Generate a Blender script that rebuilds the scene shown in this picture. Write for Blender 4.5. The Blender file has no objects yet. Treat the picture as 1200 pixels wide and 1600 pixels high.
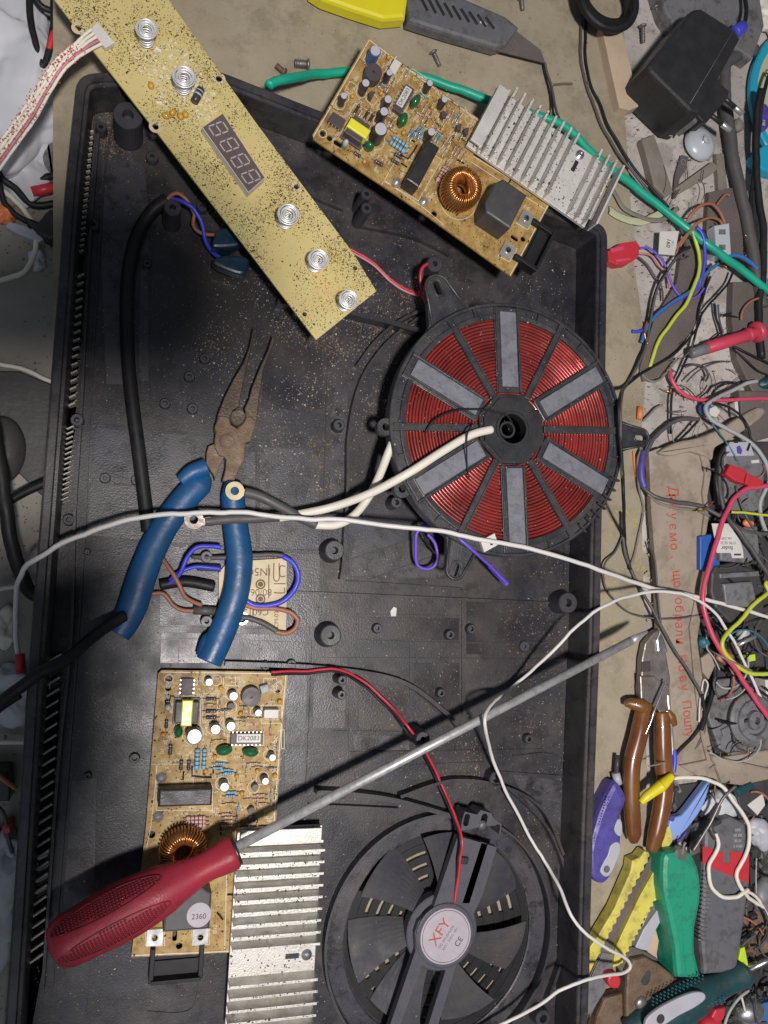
import bpy, bmesh, math, random
from mathutils import Vector, Matrix, noise as mnoise
R = math.radians
rnd = random.Random(7)
scene = bpy.context.scene
COL = scene.collection
# ---------------------------------------------------------------- camera
F_PX, CXP, CYP = 1248.0, 600.0, 800.0      # focal length and centre in photo pixels (1200 x 1600)
H_CAM = 0.555                              # lens height above the bench, metres
upc = Vector((381.0, 90.0, 1248.0)).normalized()        # world up seen from the tilted camera
xc = Vector((1, 0, 0)); xw = (xc - upc * xc.dot(upc)).normalized(); yw = upc.cross(xw)
RW = Matrix((xw, yw, upc))                 # camera vector -> world vector
CAM = Vector((0, 0, H_CAM))
cam = bpy.data.objects.new('camera', bpy.data.cameras.new('camera')); COL.objects.link(cam)
cam.matrix_world = Matrix.Translation(CAM) @ RW.to_4x4()
cam.data.sensor_fit = 'VERTICAL'; cam.data.sensor_height = 32.0
cam.data.lens = 32.0 * F_PX / 1600.0
cam.data.clip_start = 0.01; cam.data.clip_end = 20
scene.camera = cam
def P(u, v, z=0.0):
    """Point of the place at height z (metres) which the photograph shows at (u, v)."""
    d = RW @ Vector(((u - CXP) / F_PX, -(v - CYP) / F_PX, -1.0))
    return CAM + d * ((z - H_CAM) / d.z)
# ---------------------------------------------------------------- light
w = bpy.data.worlds.new('World'); scene.world = w; w.use_nodes = True
w.node_tree.nodes['Background'].inputs[0].default_value = (0.72, 0.84, 1.0, 1)
w.node_tree.nodes['Background'].inputs[1].default_value = 0.10
LC = P(650, 1000)
_t = P(1005, 990, .037)
LAMP = Vector((_t.x - 0.31, _t.y - 0.17, 1.30))
ld = bpy.data.lights.new('bench_lamp', 'AREA'); ld.shape = 'DISK'; ld.size = 0.115
ld.energy = 18.0; ld.color = (1.0, 0.945, 0.91)
lamp = bpy.data.objects.new('bench_lamp', ld); COL.objects.link(lamp)
lamp.location = LAMP
lamp.rotation_euler = (LAMP - Vector((LC.x, LC.y, 0))).to_track_quat('Z', 'Y').to_euler()
# weaker cool light from the room behind the photographer
ld2 = bpy.data.lights.new('room_light', 'AREA'); ld2.shape = 'RECTANGLE'; ld2.size = 0.7; ld2.size_y = 0.5
ld2.energy = 1.1; ld2.color = (0.75, 0.86, 1.0)
rl = bpy.data.objects.new('room_light', ld2); COL.objects.link(rl)
rl.location = (LC.x - 0.55, LC.y - 0.65, 1.0)
rl.rotation_euler = (rl.location - Vector((LC.x, LC.y, 0))).to_track_quat('Z', 'Y').to_euler()
vs = scene.view_settings; vs.view_transform = 'Standard'; vs.look = 'None'; vs.gamma = 1; vs.exposure = 0.0
scene.display_settings.display_device = 'sRGB'
# ---------------------------------------------------------------- materials
def mat(name, col, rough=0.5, metal=0.0, var=0.0, vscale=60, col2=None, bump=0.0, bscale=300, spec=0.5,
        dust=0.0, dcol=(0.16, 0.13, 0.095), dscale=25, specks=0.0, sscale=420, scol=(0.55, 0.52, 0.46), trans=0.0, sss=0.0, coat=0.0, blot=0.0, btscale=70, btcol=(0.012, 0.011, 0.012), lbump=0.0, lbscale=40):
    m = bpy.data.materials.new(name); m.use_nodes = True
    nt = m.node_tree; N = nt.nodes; L = nt.links; b = N['Principled BSDF']
    b.inputs['Roughness'].default_value = rough; b.inputs['Metallic'].default_value = metal
    b.inputs['Specular IOR Level'].default_value = spec
    if trans: b.inputs['Transmission Weight'].default_value = trans
    if coat: b.inputs['Coat Weight'].default_value = coat
    tc = N.new('ShaderNodeTexCoord'); cur = None
    def rgb(c):
        n = N.new('ShaderNodeRGB'); n.outputs[0].default_value = (*c, 1); return n.outputs[0]
    def mix(a, c, f):
        n = N.new('ShaderNodeMix'); n.data_type = 'RGBA'; L.new(f, n.inputs[0]); L.new(a, n.inputs[6]); L.new(c, n.inputs[7]); return n.outputs[2]
    def nz(scale, det=5, lo=0.4, hi=0.6, rg=0.6):
        n = N.new('ShaderNodeTexNoise'); n.inputs['Scale'].default_value = scale; n.inputs['Detail'].default_value = det; n.inputs['Roughness'].default_value = rg
        L.new(tc.outputs['Object'], n.inputs['Vector'])
        r = N.new('ShaderNodeMapRange'); r.inputs[1].default_value = lo; r.inputs[2].default_value = hi; L.new(n.outputs[0], r.inputs[0]); return r.outputs[0]
    def scl(s, k):
        n = N.new('ShaderNodeMath'); n.operation = 'MULTIPLY'; L.new(s, n.inputs[0]); n.inputs[1].default_value = k; return n.outputs[0]
    cur = rgb(col)
    if var or col2:
        c2 = col2 or tuple(c * 0.55 for c in col)
        cur = mix(cur, rgb(c2), scl(nz(vscale, 6, 0.35, 0.68), var or 1.0))
    if dust:
        d = scl(nz(dscale, 9, 0.42, 0.72, 0.72), dust); cur = mix(cur, rgb(dcol), d)
    if blot:
        cur = mix(cur, rgb(btcol), scl(nz(btscale, 8, 0.50, 0.60, 0.7), blot))
    if specks:
        v = N.new('ShaderNodeTexNoise'); v.inputs['Scale'].default_value = sscale; v.inputs['Detail'].default_value = 2
        L.new(tc.outputs['Object'], v.inputs['Vector'])
        r = N.new('ShaderNodeMapRange'); r.inputs[1].default_value = 0.76 - 0.12 * specks; r.inputs[2].default_value = 0.80 - 0.12 * specks; L.new(v.outputs[0], r.inputs[0])
        cur = mix(cur, rgb(scol), r.outputs[0])
    L.new(cur, b.inputs['Base Color'])
    rr = N.new('ShaderNodeMapRange'); rr.inputs[3].default_value = max(0.03, rough - 0.10); rr.inputs[4].default_value = min(1, rough + 0.14)
    L.new(nz(vscale * 1.7, 5, 0.3, 0.7), rr.inputs[0]); L.new(rr.outputs[0], b.inputs['Roughness'])
    if bump:
        n = N.new('ShaderNodeTexNoise'); n.inputs['Scale'].default_value = bscale; n.inputs['Detail'].default_value = 6 if bscale < 150 else 4
        L.new(tc.outputs['Object'], n.inputs['Vector'])
        bp = N.new('ShaderNodeBump'); bp.inputs['Strength'].default_value = bump; bp.inputs['Distance'].default_value = 0.001
        L.new(n.outputs[0], bp.inputs['Height']); L.new(bp.outputs[0], b.inputs['Normal'])
    return m
M = {}
M['bench'] = mat('bench_paint', (0.40, 0.345, 0.25), 0.6, blot=0.35, btscale=35, btcol=(0.15, 0.12, 0.08), var=0.55, vscale=14, col2=(0.27, 0.235, 0.165), bump=0.25, bscale=500, dust=0.5, dcol=(0.24, 0.20, 0.13), dscale=40, specks=0.12, sscale=260, scol=(0.12, 0.1, 0.07))
M['stone'] = mat('worn_concrete', (0.54, 0.50, 0.47), 0.75, var=0.85, vscale=20, col2=(0.34, 0.30, 0.28), bump=0.6, bscale=350, specks=0.5, sscale=330, scol=(0.12, 0.10, 0.09), blot=0.55, btscale=45, btcol=(0.20, 0.165, 0.14))
M['floor'] = mat('shelf_paint', (0.36, 0.325, 0.28), 0.6, var=0.7, vscale=12, col2=(0.16, 0.15, 0.14), bump=0.3)
M['tray'] = mat('black_tray_plastic', (0.037, 0.0365, 0.048), 0.38, var=0.9, vscale=18, col2=(0.015, 0.0145, 0.020), bump=0.15, bscale=900, dust=0.85, dcol=(0.092, 0.076, 0.066), dscale=12, blot=0.6, btscale=60, specks=0.5, sscale=620, scol=(0.17, 0.15, 0.13), spec=0.45)
M['panel'] = mat('paler_tray_panel', (0.054, 0.053, 0.069), 0.34, var=0.6, vscale=25, col2=(0.034, 0.033, 0.042), bump=0.15, bscale=900, dust=0.7, dcol=(0.115, 0.098, 0.088), dscale=16, blot=0.8, btscale=75, specks=0.5, sscale=620, scol=(0.2, 0.18, 0.15), spec=0.5)  # floor panel brightness set as a paler tone of the tray plastic
M['paneld'] = mat('darker_tray_panel', (0.028, 0.027, 0.034), 0.32, var=0.6, vscale=25, col2=(0.016, 0.015, 0.02), bump=0.15, bscale=900, dust=0.7, dcol=(0.080, 0.060, 0.046), dscale=20, specks=0.6, sscale=620, scol=(0.2, 0.17, 0.13), spec=0.5)  # darker tone of the tray plastic for the dimmer floor panels
M['tray2'] = mat('black_tray_clean', (0.030, 0.030, 0.039), 0.45, bump=0.15, bscale=900, dust=0.35, dcol=(0.10, 0.09, 0.08), specks=0.25, sscale=700, scol=(0.2, 0.18, 0.16), spec=0.6)
M['black'] = mat('black_plastic', (0.022, 0.022, 0.025), 0.42, bump=0.15, bscale=900, dust=0.2, dcol=(0.08, 0.07, 0.06), spec=0.55)
M['fanp'] = mat('fan_frame_plastic', (0.072, 0.073, 0.092), 0.45, bump=0.15, bscale=700, dust=0.5, dcol=(0.09, 0.08, 0.075), dscale=50, specks=0.3, sscale=600, scol=(0.25, 0.23, 0.2))
M['coilp'] = mat('coil_frame_plastic', (0.026, 0.027, 0.034), 0.38, bump=0.2, bscale=700, dust=0.6, dcol=(0.10, 0.09, 0.08), dscale=60, specks=0.3, sscale=600, scol=(0.3, 0.28, 0.24), spec=0.6)
M['rubber'] = mat('black_cable_rubber', (0.012, 0.012, 0.014), 0.5, spec=0.35, dust=0.2, dcol=(0.07, 0.065, 0.06))
M['greycable'] = mat('dark_grey_cable', (0.085, 0.08, 0.085), 0.5, dust=0.3)
M['blade'] = mat('fan_blade_plastic', (0.046, 0.046, 0.057), 0.6, spec=0.3, dust=0.8, dcol=(0.10, 0.088, 0.078), dscale=30, specks=0.4, sscale=600, scol=(0.22, 0.2, 0.17))
M['ferrite'] = mat('grey_ferrite', (0.205, 0.21, 0.245), 0.5, var=0.5, vscale=90, bump=0.25, bscale=600, dust=0.3, dcol=(0.12, 0.12, 0.13), blot=0.5, btscale=160, btcol=(0.09, 0.09, 0.10))
M['copper'] = mat('red_enamel_copper', (0.52, 0.062, 0.052), 0.22, 0.42, var=0.85, vscale=30, col2=(0.18, 0.017, 0.013), spec=1.0, coat=0.8, dust=0.3, dcol=(0.10, 0.06, 0.05), dscale=50)
M['goldcu'] = mat('gold_copper_wire', (0.72, 0.33, 0.10), 0.28, 0.85, var=0.35, vscale=120, col2=(0.35, 0.14, 0.04))
M['pcb'] = mat('tan_circuit_board', (0.44, 0.30, 0.09), 0.55, var=1.0, vscale=85, col2=(0.27, 0.135, 0.03), dust=0.6, dcol=(0.55, 0.41, 0.19), dscale=120, specks=0.5, sscale=900, scol=(0.62, 0.53, 0.36), blot=0.6, btscale=90, btcol=(0.17, 0.08, 0.02))
M['pcb2'] = mat('yellow_circuit_board', (0.60, 0.52, 0.22), 0.5, var=0.5, vscale=30, col2=(0.53, 0.42, 0.16), dust=0.5, dcol=(0.60, 0.44, 0.20), dscale=45, coat=0.1)
M['silk'] = mat('white_silkscreen', (0.74, 0.70, 0.58), 0.6)
M['pcb3'] = mat('cream_circuit_board', (0.66, 0.55, 0.34), 0.5, var=0.4, vscale=60)
M['brownink'] = mat('brown_ink', (0.16, 0.10, 0.05), 0.6)
M['rustd'] = mat('dark_rusty_steel', (0.105, 0.085, 0.07), 0.5, 0.5, var=0.9, vscale=90, col2=(0.06, 0.04, 0.03), bump=0.4, bscale=600, dust=0.4, dcol=(0.20, 0.13, 0.08), dscale=60)
M['alu'] = mat('heatsink_aluminium', (0.66, 0.645, 0.61), 0.42, 0.45, var=0.5, vscale=60, col2=(0.55, 0.53, 0.49), dust=0.35, dcol=(0.5, 0.44, 0.34), dscale=90, bump=0.2, bscale=900)
M['steel'] = mat('bright_steel', (0.62, 0.61, 0.62), 0.28, 0.9, var=0.3, vscale=80)
M['shaft'] = mat('brushed_steel_shaft', (0.60, 0.59, 0.60), 0.40, 0.45, var=0.4, vscale=90, blot=0.4, btscale=200, btcol=(0.25, 0.22, 0.20))
M['dsteel'] = mat('dull_tool_steel', (0.30, 0.28, 0.27), 0.45, 0.7, var=0.7, vscale=60, col2=(0.20, 0.16, 0.13), bump=0.3)
M['rust'] = mat('rusty_steel', (0.20, 0.14, 0.09), 0.62, 0.35, var=0.9, vscale=110, col2=(0.11, 0.06, 0.035), bump=0.5, bscale=700, dust=0.5, dcol=(0.26, 0.20, 0.15), dscale=70)
M['tin'] = mat('tinned_metal', (0.62, 0.61, 0.60), 0.3, 0.7)
M['white'] = mat('white_plastic', (0.68, 0.66, 0.62), 0.5, var=0.5, vscale=60, col2=(0.50, 0.47, 0.42))
M['springm'] = mat('bright_spring_wire', (0.86, 0.86, 0.88), 0.34, 0.5)
M['alub'] = mat('bright_heatsink_aluminium', (0.80, 0.79, 0.76), 0.42, 0.35, var=0.5, vscale=60, col2=(0.62, 0.60, 0.57), dust=0.3, dcol=(0.5, 0.44, 0.34), dscale=90, bump=0.2, bscale=900)
M['whitew'] = mat('white_wire_sheath', (0.74, 0.71, 0.69), 0.42, var=0.3, vscale=30, col2=(0.60, 0.57, 0.54))
M['creamw'] = mat('cream_wire_sheath', (0.80, 0.76, 0.66), 0.5, var=0.3, vscale=30, col2=(0.66, 0.60, 0.50))
M['greyw'] = mat('grey_wire_sheath', (0.40, 0.42, 0.42), 0.5, var=0.3)
M['red'] = mat('red_plastic', (0.56, 0.035, 0.05), 0.42, var=0.2)
M['handle'] = mat('red_rubber_handle', (0.36, 0.026, 0.048), 0.5, blot=0.4, btscale=70, btcol=(0.16, 0.015, 0.025), var=0.5, vscale=25, col2=(0.24, 0.015, 0.03), bump=0.25, bscale=900)
M['handled'] = mat('dark_red_grip', (0.17, 0.012, 0.02), 0.7)
M['probe'] = mat('pink_red_probe_sleeve', (0.62, 0.06, 0.11), 0.42, var=0.3, vscale=40)
M['pink'] = mat('pink_red_wire', (0.64, 0.07, 0.14), 0.4)
M['redw'] = mat('red_wire', (0.55, 0.03, 0.06), 0.42)
M['palepink'] = mat('pale_pink_wire', (0.52, 0.22, 0.26), 0.45)
M['blue'] = mat('blue_rubber_handle', (0.008, 0.095, 0.27), 0.42, var=0.8, vscale=45, col2=(0.010, 0.055, 0.14), bump=0.2, dust=0.45, dcol=(0.03, 0.07, 0.12), dscale=80)
M['bluew'] = mat('blue_wire', (0.06, 0.07, 0.62), 0.4)
M['blue2'] = mat('mid_blue_wire', (0.05, 0.16, 0.42), 0.4)
M['brownw'] = mat('brown_wire', (0.36, 0.15, 0.09), 0.45)
M['orange'] = mat('orange_plastic', (0.80, 0.24, 0.07), 0.45)
M['purple'] = mat('purple_wire', (0.16, 0.09, 0.60), 0.42)
M['green'] = mat('green_plastic', (0.02, 0.32, 0.19), 0.38, var=0.4, vscale=14, col2=(0.02, 0.24, 0.14), blot=0.5, btscale=110, btcol=(0.03, 0.15, 0.09), bump=0.15)
M['greenw'] = mat('green_wire_sheath', (0.012, 0.42, 0.27), 0.4, var=0.3)
M['ygw'] = mat('yellow_green_wire', (0.55, 0.62, 0.06), 0.4)
M['shred'] = mat('faded_insulation_shred', (0.42, 0.40, 0.08), 0.6)
M['boxcap'] = mat('dark_grey_resin_case', (0.055, 0.055, 0.06), 0.45, var=0.5, vscale=70, dust=0.4, dcol=(0.13, 0.12, 0.11))
M['slat'] = mat('painted_slit_light', (0.58, 0.55, 0.50), 0.6, var=0.6, vscale=60)  # pale tone paints the light that shows through the vent slots
M['yellow'] = mat('yellow_plastic', (0.78, 0.68, 0.02), 0.42, var=0.25, vscale=20)
M['yellow2'] = mat('scuffed_yellow_plastic', (0.74, 0.66, 0.12), 0.5, var=0.5, vscale=60, dust=0.4, dcol=(0.50, 0.40, 0.14), dscale=90, blot=0.6, btscale=130, btcol=(0.30, 0.22, 0.07))
M['grey'] = mat('grey_rubber', (0.125, 0.125, 0.14), 0.5, bump=0.2, dust=0.4, dcol=(0.19, 0.18, 0.17), blot=0.5, btscale=90, btcol=(0.05, 0.05, 0.055))
M['midgrey'] = mat('mid_grey_plastic', (0.19, 0.19, 0.205), 0.5, var=0.6, vscale=40, dust=0.5, dcol=(0.2, 0.17, 0.14), blot=0.6, btscale=110, btcol=(0.06, 0.055, 0.05))
M['lightgrey'] = mat('light_grey_plastic', (0.46, 0.46, 0.52), 0.45, var=0.2)
M['card'] = mat('brown_cardboard', (0.38, 0.315, 0.25), 0.8, var=0.8, vscale=18, col2=(0.25, 0.20, 0.155), bump=1.0, bscale=70, dust=0.4, dcol=(0.46, 0.39, 0.31), blot=0.4, btscale=60, btcol=(0.16, 0.12, 0.09))
M['wood'] = mat('pale_wood_offcut', (0.58, 0.45, 0.32), 0.7, var=0.4, vscale=40)
M['drift'] = mat('grey_stained_strip', (0.25, 0.23, 0.19), 0.75, var=0.6, vscale=50, bump=0.4)
M['ink'] = mat('red_print_ink', (0.46, 0.07, 0.05), 0.7, blot=0.6, btscale=260, btcol=(0.36, 0.22, 0.17))
M['inkd'] = mat('black_print_ink', (0.05, 0.05, 0.055), 0.7)
M['orangeh'] = mat('amber_dipped_handle', (0.15, 0.045, 0.020), 0.28, var=0.9, vscale=26, col2=(0.23, 0.11, 0.015), coat=0.5)
M['violet'] = mat('violet_handle', (0.095, 0.075, 0.34), 0.45, var=0.4, blot=0.5, btscale=120, btcol=(0.05, 0.04, 0.13), bump=0.2)
M['teal'] = mat('dark_teal_handle', (0.015, 0.065, 0.072), 0.45, var=0.5, blot=0.5, btscale=120, btcol=(0.06, 0.07, 0.065), bump=0.2)
M['teal2'] = mat('teal_grip', (0.04, 0.17, 0.20), 0.5)
M['cyan'] = mat('cyan_plastic', (0.02, 0.36, 0.55), 0.35)
M['palegreen'] = mat('pale_green_plastic', (0.48, 0.50, 0.33), 0.5)
M['skyblue'] = mat('light_blue_plastic', (0.25, 0.38, 0.78), 0.45)
M['cloth'] = mat('white_crumpled_bag', (0.60, 0.61, 0.65), 0.65, var=0.3, vscale=15)
M['film'] = mat('green_film_capacitor', (0.012, 0.13, 0.045), 0.22, coat=0.5)
M['varist'] = mat('dark_blue_film_capacitor', (0.006, 0.035, 0.07), 0.28, dust=0.4, dcol=(0.10, 0.10, 0.07), dscale=90, coat=0.3)
M['resblue'] = mat('blue_resistor_body', (0.20, 0.42, 0.58), 0.4)
M['respink'] = mat('pink_resistor_body', (0.62, 0.34, 0.30), 0.45)
M['restan'] = mat('tan_resistor_body', (0.58, 0.42, 0.28), 0.45)
M['capbody'] = mat('black_capacitor_sleeve', (0.05, 0.045, 0.05), 0.3)
M['captop'] = mat('capacitor_top', (0.62, 0.60, 0.64), 0.35, 0.2)
M['capblue'] = mat('blue_capacitor_sleeve', (0.06, 0.13, 0.30), 0.3)
M['chip'] = mat('dark_brown_chip', (0.085, 0.065, 0.07), 0.5)
M['brown'] = mat('flux_brown', (0.20, 0.10, 0.03), 0.4)
M['tape'] = mat('yellow_tape', (0.80, 0.76, 0.05), 0.3)
M['amber'] = mat('amber_ceramic', (0.62, 0.33, 0.04), 0.35, coat=0.3)
M['label'] = mat('silver_label', (0.46, 0.41, 0.46), 0.4, var=0.3, vscale=90)
M['disp'] = mat('display_face', (0.125, 0.09, 0.088), 0.35)
M['seg'] = mat('display_segment', (0.42, 0.37, 0.38), 0.4)
M['clear'] = mat('translucent_rubber', (0.50, 0.54, 0.58), 0.25, spec=0.7, coat=0.3)
M['dirt'] = mat('brown_dirt_speck', (0.12, 0.066, 0.022), 0.8, var=0.9, vscale=200, col2=(0.03, 0.02, 0.012))
M['crumb'] = mat('pale_crumb', (0.55, 0.50, 0.42), 0.8, var=0.9, vscale=60, col2=(0.28, 0.21, 0.13))
M['grime'] = mat('tan_grit', (0.24, 0.18, 0.12), 0.9, var=0.8, vscale=80, col2=(0.10, 0.07, 0.045))
M['crumb2'] = mat('dark_crumb', (0.16, 0.12, 0.08), 0.9)
M['lime'] = mat('lime_plastic', (0.55, 0.75, 0.03), 0.4)
M['lblue'] = mat('relay_blue', (0.03, 0.12, 0.42), 0.35)
M['dark'] = mat('oily_dark_metal', (0.055, 0.052, 0.055), 0.5, var=0.7, vscale=40, dust=0.4, dcol=(0.12, 0.10, 0.09), bump=0.3)
M['plate'] = mat('brown_grey_plate', (0.15, 0.125, 0.115), 0.7, var=0.6, vscale=30, bump=0.5, bscale=500, specks=0.3, scol=(0.3, 0.27, 0.24))
# ---------------------------------------------------------------- geometry
def cat(pts, n=8, closed=False):
    pts = [Vector(p) for p in pts]
    if len(pts) < 3 and not closed: return pts
    out = []; k = len(pts)
    rng = range(k) if closed else range(k - 1)
    for i in rng:
        if closed: a, b, c, d = pts[(i-1) % k], pts[i], pts[(i+1) % k], pts[(i+2) % k]
        else: a, b, c, d = pts[max(i-1, 0)], pts[i], pts[i+1], pts[min(i+2, k-1)]
        for j in range(n):
            t = j / n
            out.append(0.5 * ((2*b) + (c-a)*t + (2*a-5*b+4*c-d)*t*t + (3*b-a-3*c+d)*t**3))
    if not closed: out.append(pts[-1])
    return out
def lerp(l, t):
    x = t * (len(l) - 1); i = min(int(x), len(l) - 2); f = x - i
    return l[i] * (1 - f) + l[i+1] * f
def offs(poly, d):
    k = len(poly); out = []; A = 0
    for i in range(k): A += poly[i].x * poly[(i+1) % k].y - poly[(i+1) % k].x * poly[i].y
    s = 1 if A > 0 else -1
    for i in range(k):
        p, q, r_ = poly[i-1], poly[i], poly[(i+1) % k]
        e1 = (q - p); e2 = (r_ - q)
        if e1.length < 1e-9 or e2.length < 1e-9: out.append(q.copy()); continue
        e1.normalize(); e2.normalize()
        n1 = Vector((-e1.y, e1.x)) * s; n2 = Vector((-e2.y, e2.x)) * s
        n = n1 + n2
        if n.length < 1e-4: out.append(q.copy()); continue
        n.normalize(); c = max(0.45, n.dot(n1)); out.append(q + n * (d / c))
    return out
class G:
    def __init__(s): s.V = []; s.F = []; s.S = []
    def add(s, V, F, sm=False):
        o = len(s.V); s.V += [tuple(v) for v in V]; s.F += [tuple(i + o for i in f) for f in F]; s.S += [sm] * len(F); return s
    def box(s, c, size, rz=0.0, ch=0.0, rot=None):
        x, y, z = [q / 2 for q in size]; c = Vector(c)
        m = rot if rot else Matrix.Rotation(rz, 3, 'Z')
        t = G(); t.prism([Vector((-x, -y)), Vector((x, -y)), Vector((x, y)), Vector((-x, y))], -z, z, ch)
        return s.add([c + m @ Vector(v) for v in t.V], t.F)
    def prism(s, pts, z0, z1, ch=0.0, ch0=0.0):
        pts = [Vector((p[0], p[1])) for p in pts]
        A = sum(pts[i].x * pts[(i+1) % len(pts)].y - pts[(i+1) % len(pts)].x * pts[i].y for i in range(len(pts)))
        if A < 0: pts = pts[::-1]
        rings = []
        if ch0: rings += [(offs(pts, ch0), z0), (pts, z0 + ch0)]
        else: rings += [(pts, z0)]
        if ch: rings += [(pts, z1 - ch), (offs(pts, ch * 0.3), z1 - ch * 0.3), (offs(pts, ch), z1)]
        else: rings += [(pts, z1)]
        V = []; k = len(pts)
        for r_, z in rings: V += [(p.x, p.y, z) for p in r_]
        F = [tuple(range(k))[::-1], tuple(range((len(rings)-1)*k, len(rings)*k))]
        for a in range(len(rings)-1):
            for i in range(k):
                j = (i+1) % k; F.append((a*k+i, a*k+j, (a+1)*k+j, (a+1)*k+i))
        return s.add(V, F)
    def tube(s, pts, r, n=8, flat=1.0, caps=True, raw=False, segs=8):
        P_ = [Vector(p) for p in pts] if raw else cat(pts, segs)
        V = []; k = len(P_); up = Vector((0, 0, 1)); prev = None
        for i, p in enumerate(P_):
            t = (P_[min(i+1, k-1)] - P_[max(i-1, 0)])
            if t.length < 1e-9: t = Vector((1, 0, 0))
            t.normalize()
            if prev is None:
                sd = t.cross(up)
                if sd.length < 0.1: sd = t.cross(Vector((0, 1, 0)))
            else: sd = prev - t * prev.dot(t)
            sd.normalize(); prev = sd; u2 = sd.cross(t)
            rr = lerp(r, i / max(1, k-1)) if isinstance(r, (list, tuple)) else r
            fl = lerp(flat, i / max(1, k-1)) if isinstance(flat, (list, tuple)) else flat
            for j in range(n):
                a = 2 * math.pi * j / n
                V.append(p + sd * (math.cos(a) * rr) + u2 * (math.sin(a) * rr * fl))
        F = []
        for i in range(k-1):
            for j in range(n):
                q = (j+1) % n; F.append((i*n+j, i*n+q, (i+1)*n+q, (i+1)*n+j))
        if caps: s.add(V, F + [tuple(range(n))[::-1], tuple(range((k-1)*n, k*n))], True)
        else: s.add(V, F, True)
        return s
    def lathe(s, c, prof, n=24, rot=None, sm=False, close=True):
        c = Vector(c); V = []; F = []; k = len(prof)
        m = rot or Matrix.Identity(3)
        for r_, z in prof:
            for j in range(n):
                a = 2*math.pi*j/n; V.append(c + m @ Vector((r_*math.cos(a), r_*math.sin(a), z)))
        for i in range(k-1):
            for j in range(n):
                q = (j+1) % n; F.append((i*n+j, i*n+q, (i+1)*n+q, (i+1)*n+j))
        if close: F += [tuple(range(n))[::-1], tuple(range((k-1)*n, k*n))]
        return s.add(V, F, sm)
    def rod(s, a, b, r, n=12, ch=0.0):
        a = Vector(a); b = Vector(b); d = b - a; l = d.length
        m = d.to_track_quat('Z', 'Y').to_matrix()
        pr = [(r, 0), (r, l)] if not ch else [(r-ch, 0), (r, ch), (r, l-ch), (r-ch, l)]
        return s.lathe(a, pr, n, m, True)
    def torus(s, c, R_, r_, n=48, k=10, sz=1.0, rot=None):
        c = Vector(c); V = []; F = []; m = rot or Matrix.Identity(3)
        for i in range(n):
            a = 2*math.pi*i/n
            for j in range(k):
                b = 2*math.pi*j/k
                V.append(c + m @ Vector(((R_+r_*math.cos(b))*math.cos(a), (R_+r_*math.cos(b))*math.sin(a), r_*math.sin(b)*sz)))
        for i in range(n):
            for j in range(k):
                F.append((i*k+j, ((i+1) % n)*k+j, ((i+1) % n)*k+(j+1) % k, i*k+(j+1) % k))
        return s.add(V, F, True)
    def plate(s, outer, holes, z0, z1):
        """A slab with holes cut through it."""
        bm = bmesh.new(); es = []
        for lp in [outer] + holes:
            vs_ = [bm.verts.new((p[0], p[1], 0)) for p in lp]
            es += [bm.edges.new((vs_[i], vs_[(i+1) % len(vs_)])) for i in range(len(vs_))]
        bmesh.ops.triangle_fill(bm, use_beauty=True, use_dissolve=False, edges=es, normal=(0, 0, 1))
        bm.verts.index_update()
        for f in bm.faces:
            if f.normal.z < 0: f.normal_flip()
        V = [v.co.copy() for v in bm.verts]; n = len(V)
        T = [tuple(v.index for v in f.verts) for f in bm.faces]
        be = [(e.verts[0].index, e.verts[1].index) for e in bm.edges if len(e.link_faces) == 1]
        W = []
        for f in bm.faces:
            for lo in f.loops:
                if len(lo.edge.link_faces) == 1: W.append((lo.vert.index, lo.link_loop_next.vert.index))
        bm.free()
        VV = [(v.x, v.y, z1) for v in V] + [(v.x, v.y, z0) for v in V]
        F = T + [tuple(i + n for i in t)[::-1] for t in T] + [(b, a, a+n, b+n) for a, b in W]
        return s.add(VV, F)
    def xf(s, m): s.V = [tuple(m @ Vector(v)) for v in s.V]; return s
    def mesh(s, name):
        me = bpy.data.meshes.new(name); me.from_pydata(s.V, [], s.F); me.update()
        me.polygons.foreach_set('use_smooth', s.S); me.update(); return me
def mk(name, g, m, parent=None, local=False):
    """One mesh object; points are in world coordinates unless local."""
    me = g.mesh(name) if isinstance(g, G) else g
    me.materials.append(M[m] if isinstance(m, str) else m)
    o = bpy.data.objects.new(name, me); COL.objects.link(o)
    if parent is not None:
        if not local: me.transform(TM[parent.name]['i'])
        o.parent = parent; TM[o.name] = TM[parent.name]
    else:
        c = Vector((0, 0, 0)); n = len(me.vertices)
        for v in me.vertices: c += v.co
        c /= max(1, n); c.z = min((v.co.z for v in me.vertices), default=0)
        me.transform(Matrix.Translation(-c)); o.location = c
        TM[o.name] = {'i': Matrix.Translation(-c)}
    return o
TM = {}
def tag(o, label=None, cat_=None, group=None, kind=None):
    if label: o['label'] = label
    if cat_: o['category'] = cat_
    if group: o['group'] = group
    if kind: o['kind'] = kind
    return o
def thing(name, label, cat_, loc, rz=0.0, group=None, mtx=None):
    o = bpy.data.objects.new(name, None); COL.objects.link(o); o.empty_display_size = 0.01
    m = mtx or (Matrix.Translation(Vector(loc)) @ Matrix.Rotation(rz, 4, 'Z'))
    o.matrix_world = m; TM[o.name] = {'i': m.inverted()}
    return tag(o, label, cat_, group)
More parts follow.
